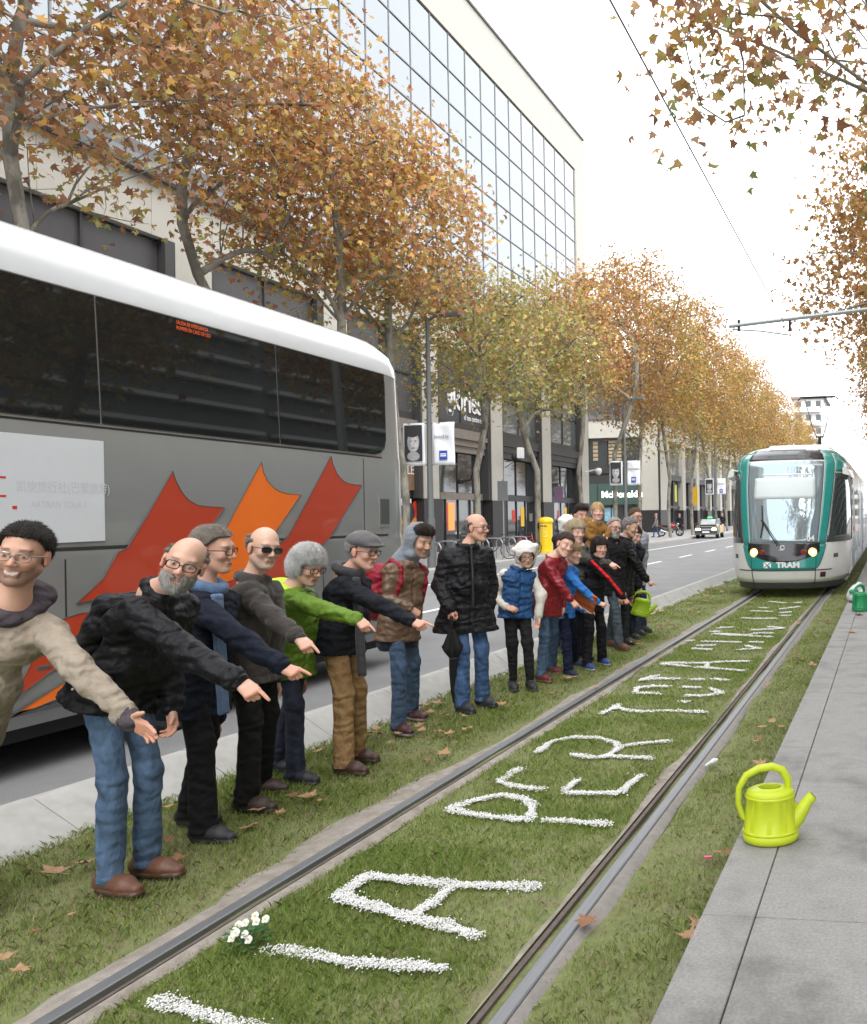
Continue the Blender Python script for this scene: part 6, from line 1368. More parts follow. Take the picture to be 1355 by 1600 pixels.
def hairs(H, M, S, style, col, seed, parent, vox):
    T = lambda p: H + S * (np.array(p) @ M)
    E = lambda c, r, k=.02: el(T(c), np.array(r) * S, M, k * S)
    loc = lambda X: (X - H.astype(np.float32)) @ M.T.astype(np.float32) / S
    pr = [E((-.014, 0, .038), (.110, .090, .102))]
    if style in ('bob', 'long', 'bouffant'):
        pr = [E((-.018, 0, .040), (.116, .098, .106)), E((-.05, 0, -.02), (.085, .098, .10 if style != 'long' else .15), .04)]
        if style == 'bouffant': pr = [E((-.02, 0, .045), (.125, .108, .112)), E((-.06, 0, -.01), (.085, .10, .085), .04)]
    if style == 'bun': pr.append(E((-.12, 0, .06), (.03, .03, .03), .02))
    if style == 'quiff': pr.append(E((.035, 0, .105), (.075, .072, .045), .04))
    low = {'short': -.06, 'quiff': -.055, 'fringe': -.07, 'bald': -.055, 'bob': -.085, 'long': -.15, 'bouffant': -.075, 'bun': -.06, 'receding': -.06}[style]
    def post(X, d):
        L = loc(X); x, y, z = L[:, 0], L[:, 1], L[:, 2]
        w = wav(L, 70, seed, 4) * .004 + wav(L * np.array([1, 1, .4], np.float32), 190, seed + 1, 4) * .003
        d = d / S + w
        # hairline: above a line rising from behind the ear to the forehead, or behind the ears
        fh = {'short': .082, 'quiff': .078, 'fringe': .035, 'bald': .2, 'bob': .04, 'long': .07, 'bouffant': .062, 'bun': .074, 'receding': .10}[style]
        dA = -((z - (fh - .0)) - np.minimum(0, (x - .05)) * 1.0) * .7 if style not in ('bald',) else np.full(len(x), .3, np.float32)
        dB = np.maximum(x + (.018 if style not in ('bob', 'long', 'bouffant') else -.035), (low - z))
        if style in ('fringe',): dB = np.maximum(x - .0, low - z)
        cut = np.minimum(dA, dB)
        if style == 'bald': cut = np.maximum(dB - .02, z - .050 - .02 * (x < -.05))
        ear = np.sqrt((x + .004) ** 2 + (np.abs(y) - .085) ** 2 * .6 + z ** 2) - .036
        if style not in ('bob', 'long', 'bouffant'): cut = np.maximum(cut, -ear)
        return np.maximum(d, cut) * S
    V, Q = surface(pr, vox, post)
    if len(V): 
        V, Q = strands(V, Q, H, M, S, seed, 3 if vox < .0065 else 2, {'short': .018, 'quiff': .022, 'fringe': .02, 'bald': .012, 'bob': .026, 'long': .03, 'bouffant': .03, 'bun': .014, 'receding': .016}[style])
        cc = np.tile(np.array(col), (len(V), 1)) * (1 + .18 * wav(V.astype(np.float32), 160, seed + 5, 3)[:, None])
        mesh_np('hair', V - parent['o'], Q, M_hair, parent['e'], smooth=True, col=cc)
def beard(H, M, S, col, seed, parent, vox):
    T = lambda p: H + S * (np.array(p) @ M)
    pr = [el(T((.030, 0, -.055)), np.array((.072, .071, .078)) * S, M, .02), el(T((.062, 0, -.105)), np.array((.035, .034, .028)) * S, M, .02)]
    def post(X, d):
        L = (X - H.astype(np.float32)) @ M.T.astype(np.float32) / S; x, y, z = L.T
        d = d / S + wav(L, 120, seed, 4) * .004
        cut = np.maximum(z + .038 + .35 * np.maximum(.05 - x, -.03) * 0, -x - .0)
        mouth = np.maximum(np.sqrt((y / 1.5) ** 2 + (z + .067) ** 2) - .013, .06 - x)
        nose = np.maximum(np.sqrt(y ** 2 + (z + .03) ** 2) - .022, .06 - x)
        return np.maximum(np.maximum(np.maximum(d, cut), -mouth), -nose) * S
    V, Q = surface(pr, vox, post)
    if len(V):
        V, Q = strands(V, Q, H, M, S, seed + 3, 2, .012)
        mesh_np('beard', V - parent['o'], Q, M_hair, parent['e'], smooth=True, col=np.tile(np.array(col), (len(V), 1)) * (1 + .25 * wav(V.astype(np.float32), 200, seed, 3)[:, None]))
def glasses(H, M, S, parent, dark=False, thin=False, r=.0022):
    T = lambda p: tuple(H + S * (np.array(p) @ M) - parent['o'])
    m = MB()
    for s in (1, -1):
        pts = [T((.104 - .010 * abs(math.cos(t * PI / 8)) * (s * math.cos(t * PI / 8) > 0), s * .033 + .026 * math.copysign(abs(math.cos(t * PI / 8)) ** .6, math.cos(t * PI / 8)), .003 + .0175 * math.copysign(abs(math.sin(t * PI / 8)) ** .6, math.sin(t * PI / 8)))) for t in range(17)]
        m.tube(pts, r * S, 5)
        m.tube([T((.095, s * .056, .010)), T((.05, s * .078, .010)), T((-.015, s * .084, .006))], r * S, 5)
        if dark: MB().add(pts[:16], [list(range(16))]).build('lens', M_lens, parent['e'])
    m.tube([T((.106, .010, .006)), T((.109, 0, .009)), T((.106, -.010, .006))], r * S, 5)
    m.build('spectacles', mat('thin_metal', (.25, .24, .23), .3, metal=.6) if thin else M_glassfr, parent['e'])
def person(key, label, group, tone=(.60, .36, .25), hair=('short', (.1, .08, .06)), top=None, pants=None, shoes=((.03, .03, .03), (.02, .02, .02)),
           rp='point', lp='relax', rn=(0, -.55, .83), ln=(.2, .9, .3), far=0, specs=None, brd=None, stub=None, hat=None, smile=False, extras=(), jaw=1.0, nogrp=False):
    tone = tuple(np.array(tone) * np.array([.95, .93, .93]))
    D = PEOPLE[key]; S = D['S']; g = D.get('g', -.018)
    J = {k: A3(v) for k, v in D.items() if isinstance(v, list)}
    seed = sum(ord(ch) * (i + 3) for i, ch in enumerate(key)) % 997
    up = np.array([0, 0, 1.])
    ph = math.radians(D['yaw']); fw = np.array([math.cos(ph), -math.sin(ph), 0]); rt = np.array([-math.sin(ph), -math.cos(ph), 0])
    N, Pv, hem = J['neck'], J['pelvis'], J['hem']
    carried = D.get('carried')
    base = np.array([(J['rh'][0] + J['lh'][0]) / 2, (J['rh'][1] + J['lh'][1]) / 2, g]) if not carried else Pv - up * .25
    e = empty('person', base, label=label, cat='person', group=group)
    par = {'e': e, 'o': base}
    ax = nrm(N - Pv)
    rt_t = nrm(rt - (rt @ ax) * ax); fw_t = np.cross(ax, rt_t) * 1.0
    if fw_t @ fw < 0: fw_t = -fw_t
    sw = .150 * S; rch = D.get('reach', .09 if rp == 'point' else 0.0) * S; lch = D.get('lreach', 0.0) * S
    SR = N + rt_t * (sw - rch * .25) - ax * .055 * S + fw_t * rch; SL = N - rt_t * (sw - lch * .2) - ax * .055 * S + fw_t * lch
    hr = .072 * S; HR = Pv + rt * hr - up * .03 * S; HL = Pv - rt * hr - up * .03 * S
    h1, h2, h3 = math.radians(D['hy']), math.radians(D['hp']), math.radians(D['hr'])
    f0 = np.array([math.cos(h1), -math.sin(h1), 0]); f = math.cos(h2) * f0 - math.sin(h2) * up; u = math.cos(h2) * up + math.sin(h2) * f0; l = np.cross(u, f)
    u2 = math.cos(h3) * u + math.sin(h3) * l; l2 = np.cross(u2, f); M = np.stack([f, l2, u2])
    Hd = J['head']; Sh = (1.0 if S > .9 else .93 if S > .7 else .86)
    vox = (.0045, .006, .008, .016)[far]; cv = (.0085, .0105, .013, .022)[far]
    ua, uf = nrm(J['rw'] - J['re']), nrm(J['lw'] - J['le'])
    # ---- body (one mesh)
    B = head_prims(Hd, M, Sh, jaw)
    B.append(rc(Hd + Sh * (np.array([-.028, 0, -.06]) @ M), N + up * .01, .049 * Sh, .055 * Sh, k=.03))
    B += [rc(N, Pv, .07 * S, .07 * S, k=.04), rc(SR, SL, .04 * S, k=.04)]
    for (s, w, el_, t) in ((SR, 'rw', 're', 'rt'), (SL, 'lw', 'le', 'lt')):
        B += [rc(s, J[el_], .035 * S, .030 * S, k=.02), rc(J[el_], J[w], .030 * S, .0255 * S, k=.02)]
    if not carried:
        for a, h, o in ((HR, 'rh', 'ro'), (HL, 'lh', 'lo')):
            ank = J[h] * [1, 1, 0] + nrm((J[o] - J[h]) * [1, 1, 0]) * .07 * S + up * (g + .09 * S)
            J[h + 'a'] = ank
            d0 = nrm((J[o] - J[h]) * [1, 1, 0])
            J[h + 'k'] = (a + ank) / 2 + d0 * .045 * S + up * .02
            B += [rc(a, J[h + 'k'], .045 * S, .035 * S, k=.02), rc(J[h + 'k'], ank, .035 * S, .03 * S, k=.02)]
    else:
        for q, nm in ((1, 'r'), (-1, 'l')):
            J[nm + 'hk'] = Pv + fw * .2 * S + rt * q * .16 * S - up * .06 * S; J[nm + 'ha'] = J[nm + 'hk'] - up * .34 * S + rt * q * .02
            B += [rc(Pv + rt * q * hr, J[nm + 'hk'], .05 * S, .04 * S), rc(J[nm + 'hk'], J[nm + 'ha'], .04 * S, .03 * S)]
    if rp: B += hand_prims(J['rw'], J['rt'] - J['rw'], rn, 1, rp, S * .92 if S > .6 else S * 1.05)
    if lp: B += hand_prims(J['lw'], J['lt'] - J['lw'], ln, -1, lp, S * .92 if S > .6 else S * 1.05)
    V, Q = surface(B, vox)
    c = head_color(V, Hd, M, Sh, tone, tuple(np.array(hair[1]) * .8) if hair else (.3, .25, .2), stub, smile)
    # hands: redder knuckles and fingertips
    for wk, tk in (('rw', 'rt'), ('lw', 'lt')):
        dd = np.linalg.norm(V - (J[wk] + nrm(J[tk] - J[wk]) * .12 * S), axis=1); m = dd < .08
        c[m] *= np.array([1.03, .88, .85])
    mesh_np('body', V - base, Q, M_skin, e, smooth=True, col=c)
    # ---- top garment
    t = top; th = t.get('t', .022) * .68 * (S ** .5); k = .07 * S
    Cc = N + (Pv - N) * .30 + fw_t * .02 * S; Wt = N + (Pv - N) * .70 + fw_t * t.get('belly', .02) * S
    G = [rc(SR, SL, .046 * S + th, k=k), rc(Cc - rt_t * .078 * S, Cc + rt_t * .078 * S, .084 * S + th, k=k),
         rc(Wt - rt_t * .062 * S, Wt + rt_t * .062 * S, .090 * S + th, k=k), rc(Pv - rt * .066 * S, Pv + rt * .066 * S, .098 * S + th, k=k),
         rc(N - ax * .03, N + ax * .012 * S + fw_t * .01, .062 * S, .046 * S, k=.03 * S)]
    dirn = nrm(hem - Pv) if np.linalg.norm(hem - Pv) > .04 else -up
    Hm = hem + dirn * .05
    fl = t.get('flare', .0)
    for q_ in (.35, .68): G.append(rc(Pv + (Hm - Pv) * q_ - rt * (.068 + fl * q_) * S, Pv + (Hm - Pv) * q_ + rt * (.068 + fl * q_) * S, .100 * S + th + fl * .5 * q_, k=k * .6))
    G.append(rc(Hm - rt * (.072 + fl) * S, Hm + rt * (.072 + fl) * S, .103 * S + th + fl * .5, k=k))
    arms = []
    slv = t.get('sleeve', 1)
    for s_, w, el_ in ((SR, 'rw', 're'), (SL, 'lw', 'le')):
        sh = J[w] - nrm(J[w] - J[el_]) * (.012 * S)
        arms += [rc(s_, J[el_], .047 * S + th, .040 * S + th * .9, k=.028 * S), rc(J[el_], sh, .040 * S + th * .9, .030 * S + th * .7, k=.014 * S)]
    if slv: G += arms
    if t.get('collar'):
        cr = t['collar']; cc = N + ax * (.035 + cr[1]) * S + fw_t * .015
        ring = [cc + .066 * S * (math.cos(q * PI / 5) * fw_t + math.sin(q * PI / 5) * rt_t) + ax * (.02 * -math.cos(q * PI / 5)) for q in range(11)]
        G += [rc(ring[i], ring[i + 1], cr[0] * S, k=.02) for i in range(10)]
    hq, sp, fa = t.get('quilt'), t.get('sp', .075), t.get('fold', .0065)
    hb = hem + dirn * .0
    def post(X, d):
        wf = np.abs(wav(X * np.array([1, 1, .7], np.float32), 26, seed, 2)); d = d + fa * 1.5 * (wf - .45) + fa * .7 * wav(X, 48, seed + 3, 3) + fa * .4 * np.abs(wav(X, 85, seed + 6, 2))
        da = np.full(len(X), 9., np.float32); ta = np.zeros(len(X), np.float32)
        for p in arms:
            ba = (p[2] - p[1]).astype(np.float32); pa = X - p[1].astype(np.float32); L = float(np.linalg.norm(ba)); q = np.clip(pa @ ba / L ** 2, 0, 1)
            dd = np.linalg.norm(pa - q[:, None] * ba, axis=1); m = dd < da; da[m] = dd[m]; ta[m] = q[m] * L + (0.3 if p is arms[1] or p is arms[3] else 0)
        arm = da < .085 * S + th
        # creases across the sleeves at the elbow
        d = d + np.where(arm, fa * .55 * np.sin(ta * 68 + 4 * wav(X, 18, seed + 9, 2)) * np.clip(wav(X, 20, seed + 12, 2) + .35, 0, 1), 0)
        # centre placket, shoulder seams, cuff and hem bands
        lat = (X - N.astype(np.float32)) @ rt_t.astype(np.float32); fr = (X - Pv.astype(np.float32)) @ fw_t.astype(np.float32)
        d = d + np.where(~arm & (fr > .03), .006 * np.exp(-(lat / .009) ** 2) - .003 * np.exp(-((np.abs(lat) - .024) / .012) ** 2), 0)
        up_ = np.zeros(len(X), np.float32); lo_ = np.full(len(X), 9., np.float32)
        for q in (0, 2):
            pa = X - arms[q][1].astype(np.float32); ba = arms[q][2] - arms[q][1]; L = np.linalg.norm(ba); tq = pa @ (ba / L).astype(np.float32); near = np.linalg.norm(pa - tq[:, None] * (ba / L).astype(np.float32), axis=1) < .11
            up_ += np.where(near, .005 * np.exp(-((tq - .035) / .009) ** 2), 0)
            pb = X - arms[q + 1][2].astype(np.float32); bb = nrm(arms[q + 1][2] - arms[q + 1][1]).astype(np.float32); tb = pb @ bb; nb_ = np.linalg.norm(pb - tb[:, None] * bb, axis=1) < .085
            lo_ = np.minimum(lo_, np.where(nb_, np.abs(tb + .022), 9.))
        d = d + up_ - .004 * (lo_ < .024) + .006 * np.exp(-((lo_ - .027) / .007) ** 2)
        hd = (hb - X).astype(np.float32) @ dirn.astype(np.float32)
        d = d + np.where(~arm, .005 * np.exp(-((hd - .045) / .008) ** 2), 0)
        if hq:
            tt = np.where(arm, ta, (X - Pv.astype(np.float32)) @ ax.astype(np.float32))
            d = d - hq * (np.abs(np.sin(PI * (tt + .012 * wav(X, 30, seed + 31, 2)) / sp)) ** .45 - .6) * (.75 + .25 * wav(X, 28, seed + 33, 2))
        cut = (X - hb.astype(np.float32)) @ dirn.astype(np.float32) + .006 * wav(X, 14, seed + 4, 2)
        cut = np.where(arm & (da < .05 * S + th), -9., cut)
        return np.maximum(d, cut)
    V, Q = surface(G, cv, post, extra=.012)
    tm = cloth(t['key'], t['col'], t.get('kind', 'cotton'))
    mesh_np(t.get('name', 'jacket'), V - base, Q, tm, e, smooth=True)
    if t.get('sleevecol') is not None:
        pass
    # ---- trousers
    p = pants; pr_ = p.get('r', 1.0)
    T_ = [rc(Pv - rt * .062 * S, Pv + rt * .062 * S, .096 * S, k=.05)]
    for a, h in ((HR, 'rh'), (HL, 'lh')):
        T_ += [rc(a, J[h + 'k'], .074 * S * pr_, .055 * S * pr_, k=.035), rc(J[h + 'k'], J[h + 'a'] - up * .03 * S, .057 * S * pr_, p.get('hem', .066) * .86 * S, k=.03)]
    fz = p.get('fold', .0055)
    def postp(X, d):
        z = X[:, 2] - g
        kn = np.exp(-((z - .47 * S) / (.12 * S)) ** 2) + np.exp(-((z - .10 * S) / (.12 * S)) ** 2) + .7 * np.exp(-((z - .82 * S) / (.10 * S)) ** 2)
        d = d + fz * 1.3 * (np.abs(wav(X * np.array([1, 1, .45], np.float32), 30, seed + 20, 2)) - .45) + fz * .5 * wav(X, 60, seed + 25, 3) + fz * .8 * (np.abs(np.sin(z * 34 + 2.2 * wav(X, 16, seed + 22, 2))) - .5) * kn
        for a_, k_ in (('rh', HR), ('lh', HL)):
            kk = J[a_ + 'k']; an = J[a_ + 'a']; cxy = kk[None, :2] + (an - kk)[None, :2] * np.clip((kk[2] - X[:, 2:3]) / (kk[2] - an[2] + 1e-6), -1, 1)
            q_ = X[:, :2] - cxy; s_ = 1 if a_ == 'rh' else -1
            out = (q_ @ rt[:2].astype(np.float32)) * s_; fo = q_ @ fw[:2].astype(np.float32)
            d = d + np.where((out > .02) & (np.abs(fo) < .03), .005 * np.exp(-(fo / .007) ** 2), 0)
        d = d + .005 * np.exp(-((z - .085 * S) / .007) ** 2)
        return np.maximum(d, (.042 * S if not carried else -9) - z)
    V, Q = surface(T_, cv, postp, extra=.01)
    mesh_np('trousers', V - base, Q, cloth(p['key'], p['col'], p.get('kind', 'cotton')), e, smooth=True)
    # ---- shoes
    for h, o in (('rh', 'ro'), ('lh', 'lo')):
        if carried:
            a = J[h + 'a']; tip = a + fw * .1 * S; hb_ = a.copy(); gg = a[2] - .05
        else:
            hb_ = J[h] * [1, 1, 0] + up * g; tip = J[o] * [1, 1, 0] + up * g; gg = g
        d0 = nrm((tip - hb_) * [1, 1, 0]); L = np.linalg.norm((tip - hb_) * [1, 1, 0])
        Pn = lambda fr, z: hb_ * [1, 1, 0] + d0 * L * fr + up * (gg + z * S)
        sp_ = [rc(Pn(.10, .04), Pn(.62, .036), .038 * S, .044 * S, k=.03), rc(Pn(.62, .036), Pn(.90, .030), .044 * S, .030 * S, k=.02), rc(Pn(.12, .05), Pn(.22, .11), .04 * S, .042 * S, k=.03), rc(Pn(.3, .06), Pn(.6, .05), .035 * S, .03 * S, k=.03)]
        def shoe_post(X, d, a=Pn(.15, 0), b_=Pn(.86, 0), gg=gg):
            ba = (b_ - a)[:2].astype(np.float32); pa = X[:, :2] - a[:2].astype(np.float32); t_ = np.clip(pa @ ba / float(ba @ ba), 0, 1)
            sole = np.linalg.norm(pa - t_[:, None] * ba, axis=1) - (.041 + .006 * np.sin(t_ * 3.1)) * S
            z_ = X[:, 2] - gg
            d = np.minimum(d + .003 * np.exp(-((z_ - .026 * S) / .004) ** 2) + .0025 * np.abs(np.sin(t_ * 40)) * ((t_ > .42) & (t_ < .72) & (z_ > .06 * S)), np.maximum(sole, z_ - .020 * S))
            return np.maximum(d, .002 - z_)
        V, Q = surface(sp_, max(vox * 1.2, .0062), shoe_post)
        c = np.where((V[:, 2] < gg + .020 * S)[:, None], np.array(shoes[1]), np.array(shoes[0]))
        mesh_np('shoe', V - base, Q, M_shoe, e, smooth=True, col=c)
    if hair: hairs(Hd, M, Sh, hair[0], hair[1], seed, par, max(vox, .006))
    if brd: beard(Hd, M, Sh, brd, seed, par, max(vox, .006))
    if specs: glasses(Hd, M, Sh, par, dark=specs == 'dark', thin=specs == 'thin', r=(.0024, .0026, .003, .004)[far])
    ctx = dict(J=J, S=S, N=N, Pv=Pv, ax=ax, rt=rt_t, fw=fw_t, Hd=Hd, M=M, Sh=Sh, base=base, e=e, SR=SR, SL=SL, th=th, seed=seed, vox=vox, cv=cv, par=par, hem=hem, up=up, g=g)
    for ex in extras: ex(ctx)
    return e
def part(ctx, name, prims, m, vox, post=None, extra=0.0, col=None):
    V, Q = surface(prims, vox, post, extra)
    return mesh_np(name, V - ctx['base'], Q, m, ctx['e'], smooth=True, col=None if col is None else np.tile(np.array(col), (len(V), 1)))
def chain(pts, r, k=.01): return [rc(pts[i], pts[i + 1], r if not hasattr(r, '__len__') else r[i], r if not hasattr(r, '__len__') else r[i + 1], k=k) for i in range(len(pts) - 1)]
# ---- extras
def backpack(col, key, w=.13, hgt=.36, dep=.075, straps=True):
    def f(c):
        S, ax, fw, rt = c['S'], c['ax'], c['fw'], c['rt']
        ctr = c['N'] - ax * .24 * S - fw * (.105 * S + c['th'] + dep * .8)
        P = [rc(ctr - rt * w * .5 + ax * hgt * .32, ctr + rt * w * .5 + ax * hgt * .32, dep, k=.05), rc(ctr - rt * w * .55 - ax * hgt * .3, ctr + rt * w * .55 - ax * hgt * .3, dep * 1.12, k=.08), rc(ctr - rt * w * .5, ctr + rt * w * .5, dep * 1.1, k=.06), rc(ctr - fw * dep - ax * .12 - rt * .06, ctr - fw * dep - ax * .12 + rt * .06, .05, k=.03)]
        o = part(c, 'backpack', P, cloth(key, col, 'nylon'), .011, lambda X, d: d + .004 * wav(X, 30, 5, 3))
        for s in (1, -1) if straps else ():
            sh = c['SR'] if s > 0 else c['SL']
            a = c['N'] + rt * s * .115 * S; t0 = .05 * S + c['th']
            pts = [ctr + ax * hgt * .42 + rt * s * .07 + fw * .02, a + ax * (.018 * S + c['th'] * .8) - fw * .03, a - ax * (.02) + fw * (t0 + .012), a - ax * .14 + fw * (t0 + .045) + rt * s * .01, a - ax * .30 + fw * .06 + rt * s * .03, ctr - ax * hgt * .38 + rt * s * .09]
            V, Q = surface(chain(pts, .020), .009); mesh_np('strap', V - c['base'], Q, cloth(key, col, 'nylon'), c['e'], smooth=True)
    return f
def hood(col, key, kind='cotton', upon=False):
    def f(c):
        S, ax, fw, rt = c['S'], c['ax'], c['fw'], c['rt']
        if upon:
            H, M, Sh = c['Hd'], c['M'], c['Sh']; T = lambda p: H + Sh * (np.array(p) @ M)
            P = [el(T((-.030, 0, .040)), np.array((.118, .108, .118)) * Sh, M, .03), rc(T((-.06, 0, -.06)), c['N'] - fw * .05, .09 * Sh, .095 * S, k=.06), rc(T((.0, .075, -.10)), T((.0, -.075, -.10)), .03, k=.04)]
            def post(X, d):
                L = (X - H.astype(np.float32)) @ M.T.astype(np.float32) / Sh
                d = d + .004 * wav(X, 40, 3, 3)
                face = np.sqrt((L[:, 1] / .082) ** 2 + ((L[:, 2] + .0) / .112) ** 2) - 1
                opening = np.maximum(face * .08, .030 - L[:, 0])
                inner = np.sqrt(((L[:, 0] + .012) / .108) ** 2 + (L[:, 1] / .087) ** 2 + ((L[:, 2] - .03) / .104) ** 2) - 1
                return np.maximum(np.maximum(d, -opening), -inner * .08)
            part(c, 'hood', P, cloth(key, col, kind), .008, post)
        else:
            cc = c['N'] + ax * .035 * S - fw * .015; R = .076 * S
            ring = [cc + R * (math.cos(q * PI / 6) * fw * 1.1 + math.sin(q * PI / 6) * rt) - ax * .03 * (1 + math.cos(q * PI / 6)) for q in range(13)]
            P = [rc(ring[i], ring[i + 1], .038 * S if 3 < i < 9 else .027 * S, k=.03) for i in range(12)] + [rc(cc - fw * .12 - ax * .02 - rt * .06, cc - fw * .12 - ax * .02 + rt * .06, .05, k=.05)]
            part(c, 'hood', P, cloth(key, col, kind), .009, lambda X, d: d + .005 * wav(X, 32, 8, 3))
    return f
def scarf(col, key, length=.0, near=True, wrap=True):
    def f(c):
        S, ax, fw, rt, up = c['S'], c['ax'], c['fw'], c['rt'], c['up']
        P = []
        cc = c['N'] + ax * .055 * S + fw * .012
        R = .078 * S
        if wrap: P += [rc(cc + R * (math.cos(q * PI / 6) * fw + math.sin(q * PI / 6) * rt) - ax * .025 * math.cos(q * PI / 6), cc + R * (math.cos((q + 1) * PI / 6) * fw + math.sin((q + 1) * PI / 6) * rt) - ax * .025 * math.cos((q + 1) * PI / 6), .030, k=.02) for q in range(12)]
        if length:
            a = c['N'] + fw * (.115 * S + c['th']) + rt * (.06 if near else -.03)
            b_ = a - ax * .2 + fw * .03; e_ = np.array([b_[0] + .03, b_[1], b_[2] - length])
            for o in (-.025, 0, .025): P += [rc(a + rt * o, b_ + rt * o + fw * .01, .014, k=.012), rc(b_ + rt * o + fw * .01, e_ + rt * o, .013, k=.012)]
        part(c, 'scarf', P, cloth(key, col, 'fleece'), .009, lambda X, d: d + .004 * wav(X, 45, 6, 3))
    return f
def flatcap(col):
    def f(c):
        H, M, Sh = c['Hd'], c['M'], c['Sh']; T = lambda p: H + Sh * (np.array(p) @ M)
        P = [el(T((-.005, 0, .075)), np.array((.125, .100, .060)) * Sh, M, .03), el(T((.085, 0, .058)), np.array((.065, .075, .014)) * Sh, M, .025)]
        def post(X, d):
            L = (X - H.astype(np.float32)) @ M.T.astype(np.float32) / Sh
            return np.maximum(d, (.040 - .0 * L[:, 0] - L[:, 2]) * Sh) + .002 * wav(X, 60, 2, 2)
        part(c, 'flat_cap', P, cloth('capgrey', col, 'fleece'), .007, post)
    return f
def bearhat(col):
    def f(c):
        H, M, Sh = c['Hd'], c['M'], c['Sh']; T = lambda p: H + Sh * (np.array(p) @ M)
        P = [el(T((-.018, 0, .048)), np.array((.128, .115, .115)) * Sh, M, .03), el(T((-.03, 0, -.03)), np.array((.10, .112, .10)) * Sh, M, .03)] + [el(T((-.0, s * .105, .085)), np.array((.028, .040, .036)) * Sh, M, .012) for s in (1, -1)]
        def post(X, d):
            L = (X - H.astype(np.float32)) @ M.T.astype(np.float32) / Sh
            cut = np.maximum(.030 - L[:, 0], np.sqrt((L[:, 1] / .085) ** 2 + ((L[:, 2] + .025) / .09) ** 2) * .08 - .08)
            return np.maximum(d, -cut) + .004 * wav(X, 90, 2, 3)
        part(c, 'bear_hat', P, cloth('hatwhite', col, 'fleece'), .008, post)
    return f
def stripe(col, col2=None):
    """sporty stripe down the near sleeve"""
    def f(c):
        J = c['J']; off = np.array([.1, -.75, .45]); off = nrm(off) * (.05 * c['S'] + c['th'] + .004)
        pts = [c['SR'] + off, J['re'] + off * .95, J['rw'] - nrm(J['rw'] - J['re']) * .03 + off * .8]
        part(c, 'sleeve_stripe', chain(pts, .017), cloth('stripe', col), .008)
    return f
def sleeves(col, key, kind='fleece'):
    def f(c):
        J, S = c['J'], c['S']
        for s_, w, el_ in ((c['SR'], 'rw', 're'), (c['SL'], 'lw', 'le')):
            sh = J[w] - nrm(J[w] - J[el_]) * .02
            part(c, 'sleeve', [rc(s_, J[el_], .064 * S, .056 * S, k=.04), rc(J[el_], sh, .056 * S, .046 * S, k=.04)], cloth(key, col, kind), c['cv'], lambda X, d: d + .006 * wav(X, 32, 4, 3))
    return f
def pocket(c):
    """flap pocket with two buttons on the near hip"""
    S = c['S']; n = nrm(c['rt'] * .75 + c['fw'] * .65); u = nrm(np.cross(np.array([0, 0, 1.]), n)); v = np.cross(n, u); ctr = c['Pv'] + c['rt'] * .07 * S + n * (.124 * S + c['th']) + np.array([0, 0, .075])
    V, Q = surface([rc(ctr - u * .075, ctr + u * .075, .016, k=.02), rc(ctr - u * .075 - v * .03, ctr + u * .075 - v * .03, .016, k=.02)], .007); mesh_np('pocket_flap', V - c['base'], Q, cloth('p2coat', (.008, .008, .0095), 'nylon'), c['e'], smooth=True)
    for s in (-1, 1):
        V, Q = surface([el(ctr + u * s * .06 - v * .03 + n * .017, (.008, .008, .008))], .004); mesh_np('button', V - c['base'], Q, M_rim, c['e'], smooth=True)
GP = 'people lined up along the track'
BLK = (.008, .008, .0095)
JEAN = (.045, .085, .16); JEAND = (.018, .028, .06)
